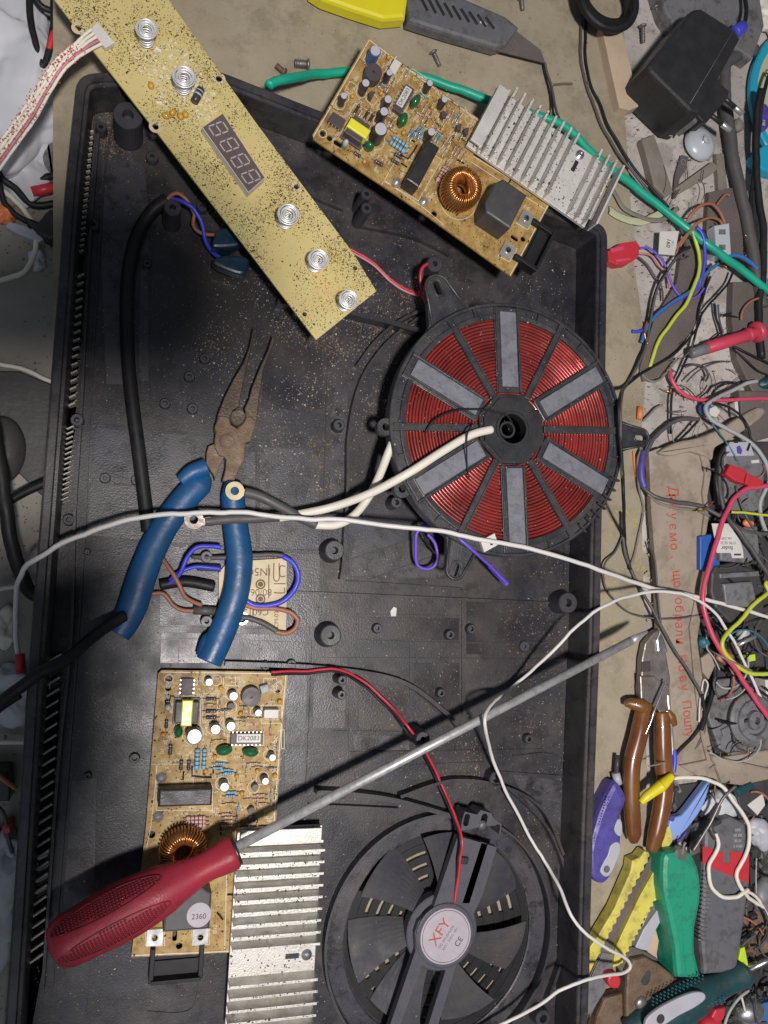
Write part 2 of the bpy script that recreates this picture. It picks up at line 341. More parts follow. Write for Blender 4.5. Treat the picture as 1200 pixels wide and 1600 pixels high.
def text(name, s, size, mtx, m, parent, local=False, ext=0.00012, align='CENTER', sx=1.0, bold=0.0):
    cu = bpy.data.curves.new(name, 'FONT'); cu.offset = bold; cu.body = s; cu.size = size; cu.extrude = ext; cu.align_x = align; cu.align_y = 'CENTER'
    o = bpy.data.objects.new(name, cu); COL.objects.link(o)
    bpy.context.view_layer.update()
    me = bpy.data.meshes.new_from_object(o.evaluated_get(bpy.context.evaluated_depsgraph_get()))
    bpy.data.objects.remove(o); bpy.data.curves.remove(cu)
    me.materials.clear(); me.transform(mtx @ Matrix.Diagonal((sx, 1, 1, 1)))
    return mk(name, me, m, parent, local)
def PP(poly, z): return [P(u, v, z).xy for u, v in poly]
def PM(pts): return [P(u, v, z * 0.001) for u, v, z in pts]          # heights in millimetres
def ppx(u, v, z=0.0):
    """metres per photo pixel near a point"""
    a = P(u-5, v, z); b = P(u+5, v, z); c = P(u, v-5, z); d = P(u, v+5, z)
    return math.sqrt((b-a).length * (d-c).length) / 10
def wire(pts, r, m, label=None, cat_='wire', name='wire', parent=None, n=8, flat=1.0, group=None):
    g = G(); Q = PM(pts)
    for i in range(len(Q)): Q[i].z = max(Q[i].z, r * 0.001 * flat + 0.0001) if pts[i][2] >= 0 else Q[i].z
    if len(Q) > 3:
        Q = cat(Q, 6); L_ = 0; sd = (Q[0].x*37 + Q[0].y*91) % 50
        for i, q in enumerate(Q):
            if i: L_ += (Q[i] - Q[i-1]).length
            w_ = Vector((L_*55, sd, r)); w2 = Vector((L_*170, sd + 9, r))
            am = min(.0011, r*.0007)
            if 0 < i < len(Q)-1: Q[i] = q + Vector((mnoise.noise(w_)*am + mnoise.noise(w2)*am*.35, mnoise.noise(w_ + Vector((7, 3, 1)))*am + mnoise.noise(w2 + Vector((3, 3, 1)))*am*.35, 0))
        g.tube(Q, [r*.001*(1 + .07*mnoise.noise(Vector((i*.7, sd, 2)))) for i in range(len(Q))], n, flat, raw=True)
    else: g.tube(Q, r * 0.001, n, flat)
    o = mk(name, g, m, parent)
    if label: tag(o, label, cat_, group)
    return o
def slab(name, poly, z0, z1, m, label=None, cat_=None, ch=0.0005, parent=None, smooth=0, ch0=0.0, group=None):
    """A block whose top outline is seen at poly (photo pixels) at height z1 (mm)."""
    q = [Vector((a.x, a.y)) for a in PP(poly, z1 * 0.001)]
    if smooth: q = [Vector((a.x, a.y)) for a in cat([Vector((a.x, a.y, 0)) for a in q], smooth, True)]
    o = mk(name, G().prism(q, z0 * 0.001, z1 * 0.001, ch, ch0), m, parent)
    if label: tag(o, label, cat_, group)
    return o
def inside(p, poly):
    c = False; k = len(poly); j = k - 1
    for i in range(k):
        a, b = poly[i], poly[j]
        if (a[1] > p[1]) != (b[1] > p[1]) and p[0] < (b[0]-a[0])*(p[1]-a[1])/(b[1]-a[1]) + a[0]: c = not c
        j = i
    return c
def flakes(poly, z, n, lo, hi, el=2.2, tilt=0.25, seed=1, thick=0.00012, dens=None, xy=None):
    """n little chips lying on the surface inside poly (photo pixels)."""
    r_ = random.Random(seed); g = G()
    pw = xy or PP(poly, z)
    x0 = min(p[0] for p in pw); x1 = max(p[0] for p in pw); y0 = min(p[1] for p in pw); y1 = max(p[1] for p in pw)
    c = 0; tries = 0
    while c < n and tries < n * 40:
        tries += 1
        p = (r_.uniform(x0, x1), r_.uniform(y0, y1))
        if not inside(p, pw): continue
        if dens is not None:
            d = mnoise.noise(Vector((p[0] * dens, p[1] * dens, seed))) * 0.5 + 0.5
            if r_.random() > max(0.04, (d - 0.32) * 2.4): continue
        L_ = r_.uniform(lo, hi) * (1 if r_.random() < 0.9 else 1.8); W_ = L_ / r_.uniform(1, el)
        a = r_.uniform(0, math.pi)
        m = Matrix.Rotation(a, 3, 'Z') @ Matrix.Rotation(r_.uniform(-tilt, tilt), 3, 'X')
        V = [(-L_/2, -W_/2*r_.uniform(.4, 1), 0), (L_/2*r_.uniform(.4, 1), -W_/2, 0), (L_/2, W_/2*r_.uniform(.4, 1), 0), (-L_/2*r_.uniform(.4, 1), W_/2, 0)]
        t = thick * r_.uniform(1, 2.5)
        V = V + [(v[0]*0.8, v[1]*0.8, t) for v in V]
        V = [m @ Vector(v) + Vector((p[0], p[1], z + 0.00005)) for v in V]
        g.add(V, [(4, 5, 6, 7), (0, 1, 5, 4), (1, 2, 6, 5), (2, 3, 7, 6), (3, 0, 4, 7)])
        c += 1
    return g
def circ(c, r_, n=32, a0=0.0): return [Vector((c[0]+r_*math.cos(a0+2*math.pi*i/n), c[1]+r_*math.sin(a0+2*math.pi*i/n))) for i in range(n)]
def rrect(cx, cy, w_, h_, r_=0.0, rz=0.0, k=4):
    out = []
    for sx, sy, a0 in ((1, 1, 0), (-1, 1, 90), (-1, -1, 180), (1, -1, 270)):
        for i in range(k+1):
            a = R(a0 + 90*i/k); out.append((sx*(w_/2-r_)+r_*math.cos(a), sy*(h_/2-r_)+r_*math.sin(a)))
    c, s_ = math.cos(rz), math.sin(rz)
    return [Vector((cx+x*c-y*s_, cy+x*s_+y*c)) for x, y in out]
# ================================================================ setting
def quad_sheet(name, poly, z, m, kind='structure', th=0.004):
    o = mk(name, G().prism(PP(poly, z), z - th, z), m); return tag(o, kind=kind)
quad_sheet('floor', [(-900, -900), (2400, -900), (2400, 2600), (-900, 2600)], -0.05, 'floor')
quad_sheet('concrete_worktop', [(700, -700), (2300, -700), (2300, 2500), (700, 2500)], -0.003, 'stone', th=0.03)
quad_sheet('painted_workbench', [(83, -700), (972, -700), (975, 160), (992, 420), (1012, 560), (1000, 700), (1010, 1100), (1010, 2500), (60, 2500), (83, 700)], 0.0, 'bench', th=0.035)
# ================================================================ tray
ZR = 0.034
def round_poly(poly, r_, k=5):
    out = []; n = len(poly)
    for i in range(n):
        p, q, t = poly[i-1], poly[i], poly[(i+1) % n]
        a = (p - q); b = (t - q); d = min(r_, a.length * .45, b.length * .45); a.normalize(); b.normalize()
        A = q + a * d; B = q + b * d
        for j in range(k + 1):
            s = j / k; out.append(A * (1-s)**2 + q * 2*s*(1-s) + B * s*s)
    return out
tray_px = [(118, 112), (330, 103), (520, 178), (952, 352), (948, 620), (943, 800), (940, 1000), (929, 1300), (917, 1760), (-6, 1760), (19, 1400), (41, 1050), (61, 800), (78, 580), (98, 300)]
TO = round_poly([Vector((a.x, a.y)) for a in PP(tray_px, ZR)], 0.012)
tray = thing('cooker_base_tray', 'large dusty black plastic cooker housing lying open on the workbench', 'cooker tray', P(500, 850, 0))
fc = P(686, 1458, 0.003); FR = 0.0695
g = G()
def loft(g, base, prof, close=False):
    k = len(base); V = []; F = []
    for d, z in prof: V += [(p.x, p.y, z) for p in offs(base, d)]
    for a in range(len(prof)-1):
        for i in range(k):
            j = (i+1) % k; F.append((a*k+i, a*k+j, (a+1)*k+j, (a+1)*k+i))
    g.add(V, F)
loft(g, TO, [(0.0035, 0.0008), (0.0008, ZR - 0.0012), (0.0014, ZR - .0003), (0.0022, ZR), (0.0062, ZR), (0.0066, ZR - 0.0005), (0.0070, ZR - 0.0020), (0.0088, ZR - 0.0022), (0.0093, ZR - 0.003), (0.0098, 0.003)])
FL = offs(TO, 0.0100)
# cooling slots by the left wall are real holes
slots = []
def slotrow(n, a, b, w_, L_, sk):
    for i in range(n):
        t = i / (n-1); u = a[0] + (b[0]-a[0])*t; v = a[1] + (b[1]-a[1])*t
        c = P(u, v, 0.003); s = ppx(u, v)
        wx = L_*s/2; hy = w_*s/2; k = sk*s
        slots.append([Vector((c.x-wx, c.y-hy-k)), Vector((c.x+wx, c.y-hy+k)), Vector((c.x+wx, c.y+hy+k)), Vector((c.x-wx, c.y+hy-k))])
slotrow(22, (141, 215), (126, 400), 3.2, 12, 2)
slotrow(17, (125, 440), (111, 640), 5, 16, 3)
slotrow(15, (108, 675), (100, 785), 3.5, 18, 3)
slotrow(27, (86, 1035), (58, 1500), 6.5, 24, 5)
g.plate(FL, [circ(fc, FR, 64)] + slots, 0.0008, 0.003)
def ridge(g, pts, wmm=1.0, hmm=1.2, z0=3.0):
    Q = [P(u, v, z0*0.001) for u, v in pts]; Q = cat(Q, 8) if len(Q) > 2 else Q
    hw = wmm * 0.00065; h_ = hmm * 0.0015; k = len(Q); V = []; F = []
    for i, q in enumerate(Q):
        d = Q[min(i+1, k-1)] - Q[max(i-1, 0)]; d.normalize(); n_ = Vector((-d.y, d.x, 0)) * hw
        V += [q - n_*1.15, q - n_ + Vector((0, 0, h_)), q + n_ + Vector((0, 0, h_)), q + n_*1.15]
    for i in range(k-1):
        for j in range(3): F.append((i*4+j, i*4+j+1, i*4+j+5, i*4+j+4))
    F += [(0, 1, 2, 3), tuple((k-1)*4 + c for c in (3, 2, 1, 0))]
    g.add(V, F)
RL = [([(154, 215), (140, 400), (128, 640), (118, 800), (112, 1000), (92, 1200), (68, 1540)], 1.3, 4), ([(176, 190), (165, 260), (155, 400), (140, 660), (133, 830), (122, 1000), (104, 1240), (82, 1540)], .8, 1.2),
 ([(513, 520), (508, 700), (503, 860)], .5, .5), ([(400, 560), (402, 870)], .4, .35), ([(200, 640), (197, 820)], .5, .4), ([(148, 662), (325, 680), (420, 690)], .6, .4), ([(330, 655), (500, 668)], .5, .4),
 ([(245, 848), (500, 862)], .7, .8), ([(250, 980), (470, 984)], .6, .5), ([(460, 925), (700, 935), (930, 945)], 1.2, 1.6), ([(540, 908), (700, 918), (720, 921)], .8, 1.2),
 ([(500, 1028), (935, 1030)], .6, .5), ([(488, 1000), (484, 1110), (478, 1240)], .8, .8), ([(545, 1050), (545, 1210)], .4, .35), ([(640, 930), (640, 1100)], .4, .35), ([(722, 935), (722, 1120)], .8, .7), ([(558, 960), (556, 1030)], .4, .4),
 ([(520, 1142), (665, 1144)], .5, .5), ([(545, 1175), (860, 1170)], .5, .5), ([(350, 1035), (500, 1042), (620, 1062), (690, 1110), (712, 1135)], 2.2, 5),
 ([(430, 478), (520, 490), (640, 520), (700, 545)], 2.6, 7), ([(560, 355), (640, 372), (700, 400)], 1.5, 3), ([(530, 905), (534, 870), (540, 760), (542, 680), (560, 600), (600, 540), (650, 500)], 1.6, 4.5), ([(620, 1262), (540, 1258), (480, 1256)], 1.2, 3), ([(620, 1240), (700, 1215), (780, 1225), (840, 1260), (872, 1330)], 1.6, 6),
 ([(528, 880), (715, 820)], .4, .4), ([(560, 912), (725, 850)], .4, .4), ([(405, 950), (405, 1040)], .5, .4), ([(310, 250), (420, 330)], .5, .4), ([(235, 640), (235, 430), (250, 330)], .5, .5), ([(163, 745), (212, 750)], .8, 1.0), ([(163, 755), (212, 760)], .8, 1.0),
 ([(280, 1000), (278, 1040)], .4, .4), ([(160, 1210), (155, 1420)], .5, .5), ([(140, 1500), (133, 1600)], .6, .6), ([(230, 1580), (300, 1575), (310, 1500)], .6, .6), ([(800, 1180), (895, 1215), (897, 1560)], .7, 1.0), ([(440, 1120), (520, 1180)], .4, .4), ([(895, 1213), (780, 1205)], .6, 1), ([(490, 1232), (550, 1236), (617, 1246), (700, 1270), (720, 1280)], 2.4, 7), ([(790, 1228), (850, 1290), (880, 1370), (878, 1470), (850, 1560)], 1.6, 4), ([(555, 575), (590, 530), (640, 495), (720, 470)], 1.8, 5), ([(140, 240), (330, 250)], .4, .3), ([(420, 250), (470, 300), (535, 330)], 1.2, 3), ([(180, 170), (320, 168), (330, 175)], .7, 1), ([(250, 1040), (250, 1000), (480, 1004)], .4, .3), ([(640, 1195), (760, 1190)], .5, .5), ([(880, 480), (885, 700), (880, 900)], .5, .5), ([(560, 1000), (700, 1004), (860, 1004)], .5, .4), ([(560, 960), (720, 962)], .5, .4), ([(220, 330), (215, 600)], .5, .4), ([(300, 690), (298, 860)], .4, .35)]
for pts, ww, hh in RL: ridge(g, pts, ww, hh)
body = mk('tray_body', g, 'tray', tray)
g = G()
for sl_ in slots:
    a, b, c_, d_ = sl_; m_ = (c_ + d_)/2; e_ = c_ - d_; yo = (a - d_).length * .42
    g.box((m_.x - e_.x*.12, m_.y + yo, .0060), (e_.length*1.15, (a - d_).length*.50, .0040), math.atan2(e_.y, e_.x) + .16, .0002)
mk('lit_vent_slats', g, 'slat', tray)['kind'] = 'stuff'  # pale bars stand in for light coming through the slots
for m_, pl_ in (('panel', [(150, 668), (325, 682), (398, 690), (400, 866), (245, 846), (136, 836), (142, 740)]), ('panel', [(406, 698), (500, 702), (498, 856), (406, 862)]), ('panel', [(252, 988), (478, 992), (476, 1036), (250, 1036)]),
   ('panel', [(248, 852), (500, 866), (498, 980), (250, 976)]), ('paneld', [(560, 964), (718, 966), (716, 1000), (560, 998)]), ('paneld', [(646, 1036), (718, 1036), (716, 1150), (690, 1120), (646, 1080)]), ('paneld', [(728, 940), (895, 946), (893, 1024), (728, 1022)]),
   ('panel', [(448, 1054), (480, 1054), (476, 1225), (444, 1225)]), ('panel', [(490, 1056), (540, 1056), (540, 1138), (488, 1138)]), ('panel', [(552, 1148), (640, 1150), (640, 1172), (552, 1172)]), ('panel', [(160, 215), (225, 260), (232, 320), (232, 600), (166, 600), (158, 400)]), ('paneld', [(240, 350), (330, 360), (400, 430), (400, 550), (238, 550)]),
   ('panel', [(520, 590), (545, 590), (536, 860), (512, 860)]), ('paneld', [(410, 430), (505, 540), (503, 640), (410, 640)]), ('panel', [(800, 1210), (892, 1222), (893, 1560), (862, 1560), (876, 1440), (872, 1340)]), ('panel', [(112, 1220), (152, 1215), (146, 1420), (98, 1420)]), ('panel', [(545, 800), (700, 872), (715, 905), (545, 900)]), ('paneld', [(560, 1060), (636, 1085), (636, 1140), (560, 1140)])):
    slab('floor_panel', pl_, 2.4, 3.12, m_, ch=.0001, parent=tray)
gr = G()
gr.lathe((fc.x, fc.y, 0), [(0.0838, 0.003), (0.0838, 0.0115), (0.0854, 0.0115), (0.0854, 0.003)], 96, close=False)
mk('fan_duct_wall', gr, 'tray2', tray)
gr = G()
for rr in (0.018, 0.0262, 0.0344, 0.0426, 0.0508, 0.059, 0.0645):
    gr.lathe((fc.x, fc.y, 0), [(rr, 0.0008), (rr, 0.0032), (rr + 0.0052, 0.0032), (rr + 0.0052, 0.0008)], 64, close=False)
for i in range(16):
    a = i * math.pi / 8 + .1; gr.box((fc.x + .045*math.cos(a), fc.y + .045*math.sin(a), 0.0019), (0.05, 0.007, 0.0018), a)
mk('air_grille', gr, 'rubber', tray)
mk('fan_rim_band', G().lathe((fc.x, fc.y, 0), [(0.0702, .0031), (0.0702, .0046), (0.0712, .0052), (0.0825, .0052), (0.0830, .0031)], 96, close=False), 'panel', tray)
# bosses: u, v (top), top radius px, height mm, bore px, taper
BO = [(200, 180, 22, 28, 9, 1.06), (270, 324, 13, 26, 5, 1.15), (573, 303, 8.5, 26, 3.5, 1.1), (573, 325, 8.5, 26, 3.5, 1.1), (523, 860, 15, 13, 6, 1.3), (517, 993, 16, 13, 6, 1.3), (535, 1063, 7, 14, 3, 1.25), (534, 1086, 7, 14, 3, 1.25),
 (661, 1155, 11, 27, 4, 1.3), (888, 942, 15, 16, 6, 1.15), (323, 870, 9, 9, 4, 1.0), (323, 971, 9, 9, 4, 1.0), (590, 982, 7, 3.5, 3, 1.2), (704, 992, 7, 5, 3.5, 1.2), (737, 983, 7, 4, 3.5, 1.2), (690, 1083, 6.5, 5, 3.3, 1.2),
 (827, 1155, 6.5, 5, 3.5, 1.2), (238, 244, 9, 5, 3.5, 1.15), (158, 198, 8, 8, 3.5, 1.2), (146, 350, 8, 6, 3.5, 1.3), (296, 588, 8, 4, 3.5, 1.1), (258, 630, 8, 4, 4, 1.1), (301, 638, 8, 4, 3.5, 1.1), (320, 560, 8, 3, 4, 1.1), (120, 656, 10, 7, 4.5, 1.1),
 (164, 747, 8, 3, 3.5, 1.1), (213, 750, 8, 3, 3.5, 1.1), (107, 812, 9, 6, 4, 1.1), (776, 1217, 11, 9, 6, 1.2), (849, 1592, 12, 10, 6, 1.2), (530, 664, 9, 6, 4, 1.2), (316, 322, 8, 5, 4, 1.2), (230, 411, 6, 4, 2.5, 1.1), (415, 1040, 7, 5, 4, 1.1), (456, 1039, 8, 5, 4, 1.1), (136, 862, 5, 3, 2, 1.1),
 (309, 1085, 5, 3, 2, 1.1), (620, 785, 9, 14, 4, 1.1), (680, 412, 12, 22, 4, 1.2), (137, 1213, 6, 3, 3, 1.1), (210, 1185, 8, 3, 4, 1.1), (820, 1010, 8, 2, 3, 1.1)]
for u, v, rp, h_, bp, tp in BO:
    z = 0.003 + h_ * 0.001; c = P(u, v, z); s = ppx(u, v, z); r1 = rp * s; b = bp * s
    g = G().lathe((c.x, c.y, 0), [(r1 * tp, 0.003), (r1 * (1 + (tp-1)*.15), z - .0006), (r1 - .0004, z), (b, z), (b * .8, z - min(0.006, h_*0.0008))], 28)
    mk('screw_boss', g, 'midgrey' if (u, v) in ((323, 870), (323, 971)) else 'tray2', tray)
# the crumbs and dust lying in the tray
fl = [(130, 150), (330, 130), (880, 390), (900, 600), (895, 1580), (50, 1590), (90, 1000), (120, 600)]
holefree = lambda p: True
def crumbs(name, n, lo, hi, m, seed, label, dens=18, poly=fl, z=0.003):
    g = flakes(poly, z, n, lo, hi, 2.4, 0.5, seed, 0.0002, dens)
    # leave the fan opening free
    V2 = G(); k = 8
    for i in range(0, len(g.V), k):
        c = Vector(g.V[i][:2])
        if (c - fc.xy).length < FR: continue
        V2.add(g.V[i:i+k], [(4, 5, 6, 7), (0, 1, 5, 4), (1, 2, 6, 5), (2, 3, 7, 6), (3, 0, 4, 7)])
    tag(mk(name, V2, m), label, 'debris', kind='stuff')
crumbs('pale_crumbs', 3600, 0.0002, 0.0009, 'crumb', 3, 'pale crumbs scattered over the black tray floor')
crumbs('brown_crumbs', 5000, 0.0002, 0.0010, 'crumb2', 5, 'brown dust grains scattered over the black tray floor', 14)
crumbs('swarf_specks', 2200, 0.0002, 0.0009, 'crumb', 9, 'fine pale specks in the upper middle of the tray', 30, [(400, 400), (700, 430), (640, 520), (560, 800), (430, 800), (300, 560), (330, 420)])
for nm_, n_, sd__, pl_, lb_ in (('grime_grains', 1300, 51, [(430, 480), (520, 420), (690, 430), (660, 520), (560, 560), (430, 540)], 'tan grit between the yellow board and the coil'),
   ('grime_grains', 500, 52, [(150, 150), (190, 150), (210, 250), (160, 260)], 'tan grit in the upper left corner of the tray'),
   ('grime_grains', 900, 53, [(500, 1040), (620, 1060), (760, 1150), (740, 1240), (640, 1220), (520, 1120)], 'tan grit beside the curved rib under the long screwdriver'),
   ('grime_grains', 500, 54, [(480, 680), (520, 680), (530, 980), (490, 960)], 'tan grit along the seam left of the coil'),
   ('grime_grains', 500, 55, [(780, 940), (880, 930), (880, 1150), (800, 1140)], 'tan grit near the right wall of the tray')):
    crumbs(nm_, n_, .0003, .0013, 'grime', sd__, lb_, 40, pl_)
o = slab('plastic_crumb', [(610, 955), (615, 948), (620, 950), (619, 963), (611, 963)], 3, 4.2, 'white', 'small white chip lying alone on the tray below the coil', 'debris', 0.0002)

# ================================================================ induction coil
ZC = 0.046
cc = P(800, 670, ZC); CR = 0.0908
coil = thing('induction_coil', 'round flat coil of red copper wire in a black spoked frame', 'induction coil', (cc.x, cc.y, 0.003))
a0 = R(2.0)
def cp(r_, a, z=0): return Vector((cc.x + r_*math.cos(a+a0), cc.y + r_*math.sin(a+a0), ZC + z))
g = G()
for i in range(24):
    rr = 0.0265 + i * (0.0797 - 0.0265) / 23
    g.torus((cc.x, cc.y, ZC - 0.0035 + rnd.uniform(-.0002, .0002)), rr + rnd.uniform(-.00012, .00012), 0.00108, 120, 8)
mk('copper_winding', g, 'copper', coil)
g = G()
# backing plate under the winding, spokes and rim
g.lathe((cc.x, cc.y, 0), [(0.02, ZC - .009), (0.02, ZC - .0048), (CR - .002, ZC - .0048), (CR - .002, ZC - .009)], 96, close=False)
g.lathe((cc.x, cc.y, 0), [(CR - .0002, ZC - .011), (CR, ZC - .0005), (CR - .0006, ZC), (CR - .0022, ZC), (CR - .0025, ZC - .002), (CR - .0075, ZC - .002), (CR - .0078, ZC - .0005), (CR - .0085, ZC - .0002), (CR - .0115, ZC - .0006), (CR - .0115, ZC - .005)], 128, close=False)
for k in range(6):
    a = k * math.pi / 3
    # ferrite tray: broad spoke with raised rims
    b = a + math.pi / 6; r0, r1 = 0.026, CR - 0.003
    m0 = cp((r0+r1)/2, b)
    g.box((m0.x, m0.y, ZC - .0028), (r1 - r0, 0.0195, .0042), b + a0, 0.0006)
    for s in (-1, 1):
        q = m0 + Vector((-math.sin(b+a0), math.cos(b+a0), 0)) * (0.0083 * s)
        g.box((q.x, q.y, ZC - .0005), (r1 - r0, 0.0016, .0022), b + a0, 0.0003)
    # thin spoke
    m0 = cp((0.024 + CR)/2, a); g.box((m0.x, m0.y, ZC - .0018), (CR - .027, 0.0052, .0032), a + a0, 0.0005)
    for s in (-1, 1):
        q = m0 + Vector((-math.sin(a+a0), math.cos(a+a0), 0)) * (0.0020 * s)
        g.box((q.x, q.y, ZC - .0000), (CR - .03, 0.0009, .0016), a + a0)
    for t in (0.0035,):
        for s in (-1, 1):
            q = cp(CR - .006, a + s * R(13)); g.box((q.x, q.y, ZC - .0006), (0.008, .0012, .002), a + s*R(13) + a0)
mk('coil_frame', g, 'coilp', coil)
g = G()
oct_ = [cp(0.0235, R(22.5) + i*math.pi/4).xy for i in range(8)]
g.plate([cp(0.0265, R(22.5) + i*math.pi/4).xy for i in range(8)], [circ(cc, 0.0105, 32)], ZC - .006, ZC - .0006)
g.plate(oct_, [circ(cc, 0.0125, 32)], ZC - .0006, ZC + .0016)
g.lathe((cc.x - .001, cc.y - .0005, 0), [(0.0125, ZC-.006), (0.0125, ZC + .003), (0.0105, ZC + .003), (0.0105, ZC - .006)], 32, close=False)
g.lathe((cc.x - .004, cc.y - .001, 0), [(0.006, ZC-.006), (0.006, ZC + .001), (0.0045, ZC + .001), (0.0045, ZC - .006)], 24, close=False)
g.lathe((cc.x, cc.y, 0), [(0.012, ZC-.0085), (0.0, ZC - .0085)], 24)
mk('hub', g, 'black', coil)
for k in range(6):
    b = k * math.pi/3 + math.pi/6; r0, r1 = 0.0290, 0.0830
    m0 = cp((r0+r1)/2 + rnd.uniform(-.001, .001), b)
    mk('ferrite_bar', G().box((m0.x, m0.y, ZC - .0003), (r1 - r0, 0.0124, .0032), b + a0 + rnd.uniform(-.012, .012), 0.0003), 'ferrite', coil)
def lug(a, ln, wd, sk=0.0, r0=None):
    """slotted ear on the rim"""
    r0 = r0 or CR - .003; c0 = cp(r0 + ln, a + sk); out = []
    d = (c0 - cp(r0, a)).xy.normalized(); n_ = Vector((-d.y, d.x)); C0 = c0.xy
    rt = wd * 0.52
    for t in range(13):
        b = -math.pi/2 + math.pi * t/12; out.append(C0 + d * (rt*math.cos(b)) + n_ * (rt*math.sin(b)))
    b0 = cp(r0 - .002, a).xy
    out += [b0 + n_*wd*1.0 + d*.004, b0 + n_*wd*1.25, b0 - n_*wd*1.25, b0 - n_*wd*1.0 + d*.004]
    sl = rrect(C0.x, C0.y, 0.0100, 0.0046, 0.0022, math.atan2(d.y, d.x))
    g = G().plate(out, [sl], ZC - .0095, ZC - .0045)
    rr = [p + (p - C0).normalized() * 0.0 for p in out[:13]]
    pts = [Vector((p.x, p.y, ZC - .0045)) for p in ([b0 - n_*wd*.9] + rr + [b0 + n_*wd*.9])]
    g.tube(pts, 0.0011, 6, raw=True)
    ins = rrect(C0.x, C0.y, 0.0125, 0.0072, 0.0035, math.atan2(d.y, d.x))
    g.tube([Vector((p.x, p.y, ZC - .0045)) for p in ins + ins[:1]], 0.0006, 6, raw=True)
    mk('mounting_lug', g, 'coilp', coil)
lug(R(118), 0.024, 0.0175, -0.02); lug(R(-2), 0.021, 0.0125, -0.0); lug(R(244), 0.020, 0.0125, 0.02)
for a in (R(180), R(207)):
    c0 = cp(CR + .002, a)
    mk('small_lug', G().plate(circ(c0, 0.006, 24), [circ(c0, 0.0026, 16)], ZC - .008, ZC - .002), 'coilp', coil)
c0 = cp(CR - .004, R(-36)); g = G()
for i in range(7):
    q = cp(CR - .0025, R(-24 - i*5)); g.box((q.x, q.y, ZC + .0005), (.008, .0012, .003), R(-24 - i*5) + a0)
mk('rim_rib', g, 'coilp', coil)
mk('coil_dirt', flakes(None, ZC + .0006, 260, .0003, .0009, seed=4, xy=circ(cc, CR - .002, 24)), 'crumb', coil)['kind'] = 'stuff'

# ================================================================ cooling fan
ZF = 0.021
fan = thing('cooling_fan', 'black cooling fan with a round silver label set in the tray opening', 'fan', (fc.x, fc.y, 0.003))
hc = P(695, 1461, ZF)
def fpx(x, y): return (560 + x/4, 1220 + y/4)
out = [fpx(*q) for q in [(622, 345), (866, 415), (775, 720), (722, 830), (722, 960), (690, 1050), (618, 1130), (500, 1520), (420, 1780), (120, 1780), (200, 1520), (358, 1060), (352, 950), (375, 880), (470, 790)]]
h1 = [fpx(*q) for q in [(772, 382), (808, 398), (694, 765), (650, 765)]]
h2 = [fpx(*q) for q in [(395, 1155), (545, 1185), (440, 1520), (380, 1720), (210, 1720), (265, 1520)]]
mk('fan_frame', G().plate([Vector(p) for p in PP(out, ZF)], [[Vector(p) for p in PP(h1, ZF)], [Vector(p) for p in PP(h2, ZF)]], ZF - .006, ZF), 'fanp', fan)
mk('motor_cup', G().lathe((hc.x, hc.y, 0), [(0.0262, .008), (0.0262, .0155), (0.0252, .0162), (.018, .0162), (.018, .0205), (.0215, .0207), (.0215, .0222), (.0205, .0227), (0, .0227)], 48), 'fanp', fan)
lb = mk('round_label', G().lathe((hc.x, hc.y, 0), [(0.0186, .0227), (0.0186, .0230), (0.0184, .0231), (0, .0231)], 48), 'label', fan)
A_ = R(52)
def tm(c, z, a): return Matrix.Translation((c.x, c.y, z)) @ Matrix.Rotation(a, 4, 'Z')
o1 = Vector((math.cos(A_ + math.pi/2), math.sin(A_ + math.pi/2)))
LZ = .02314
text('label_text', 'XFY', 0.0105, tm(hc.xy + o1*0.0055, LZ, A_), 'ink', lb)
text('label_print', 'DC BRUSHLESS', 0.0026, tm(hc.xy - o1*0.0005, LZ, A_), 'midgrey', lb)
text('label_print', 'XFY1 20DS 18V', 0.0026, tm(hc.xy - o1*0.0038, LZ, A_), 'midgrey', lb)
text('ce_mark', 'CE', 0.0055, tm(hc.xy - o1*0.0105 + Vector((o1.y, -o1.x))*0.002, LZ, A_), 'inkd', lb)
mk('label_ring', G().torus((hc.x, hc.y, .0231), 0.0172, 0.00018, 64, 6), 'inkd', lb)
for k in range(7):
    a = k * 2*math.pi/7 + 0.42; V = []; 
    for i in range(9):
        t = i/8
        for rr in (0.026, 0.036, 0.048, 0.0585, 0.0655):
            aa = a + (t - .5) * R(34) + (rr - .026) * 4.0
            V.append((hc.x + rr*math.cos(aa), hc.y + rr*math.sin(aa), 0.004 + 0.010*t + .0015*math.sin(t*3.1)))
    F = [(i*5+j, (i+1)*5+j, (i+1)*5+j+1, i*5+j+1) for i in range(8) for j in range(4)]
    n = len(V); V2 = [(x, y, z - .0011) for x, y, z in V]
    B = [i*5 for i in range(9)] + [40+j for j in range(1, 5)] + [i*5+4 for i in range(7, -1, -1)] + [j for j in range(3, 0, -1)]
    Fs = [(B[i], B[(i+1) % len(B)], B[(i+1) % len(B)]+n, B[i]+n) for i in range(len(B))]
    mk('fan_blade', G().add(V + V2, F + [tuple(q+n for q in f)[::-1] for f in F] + Fs), 'blade', fan)
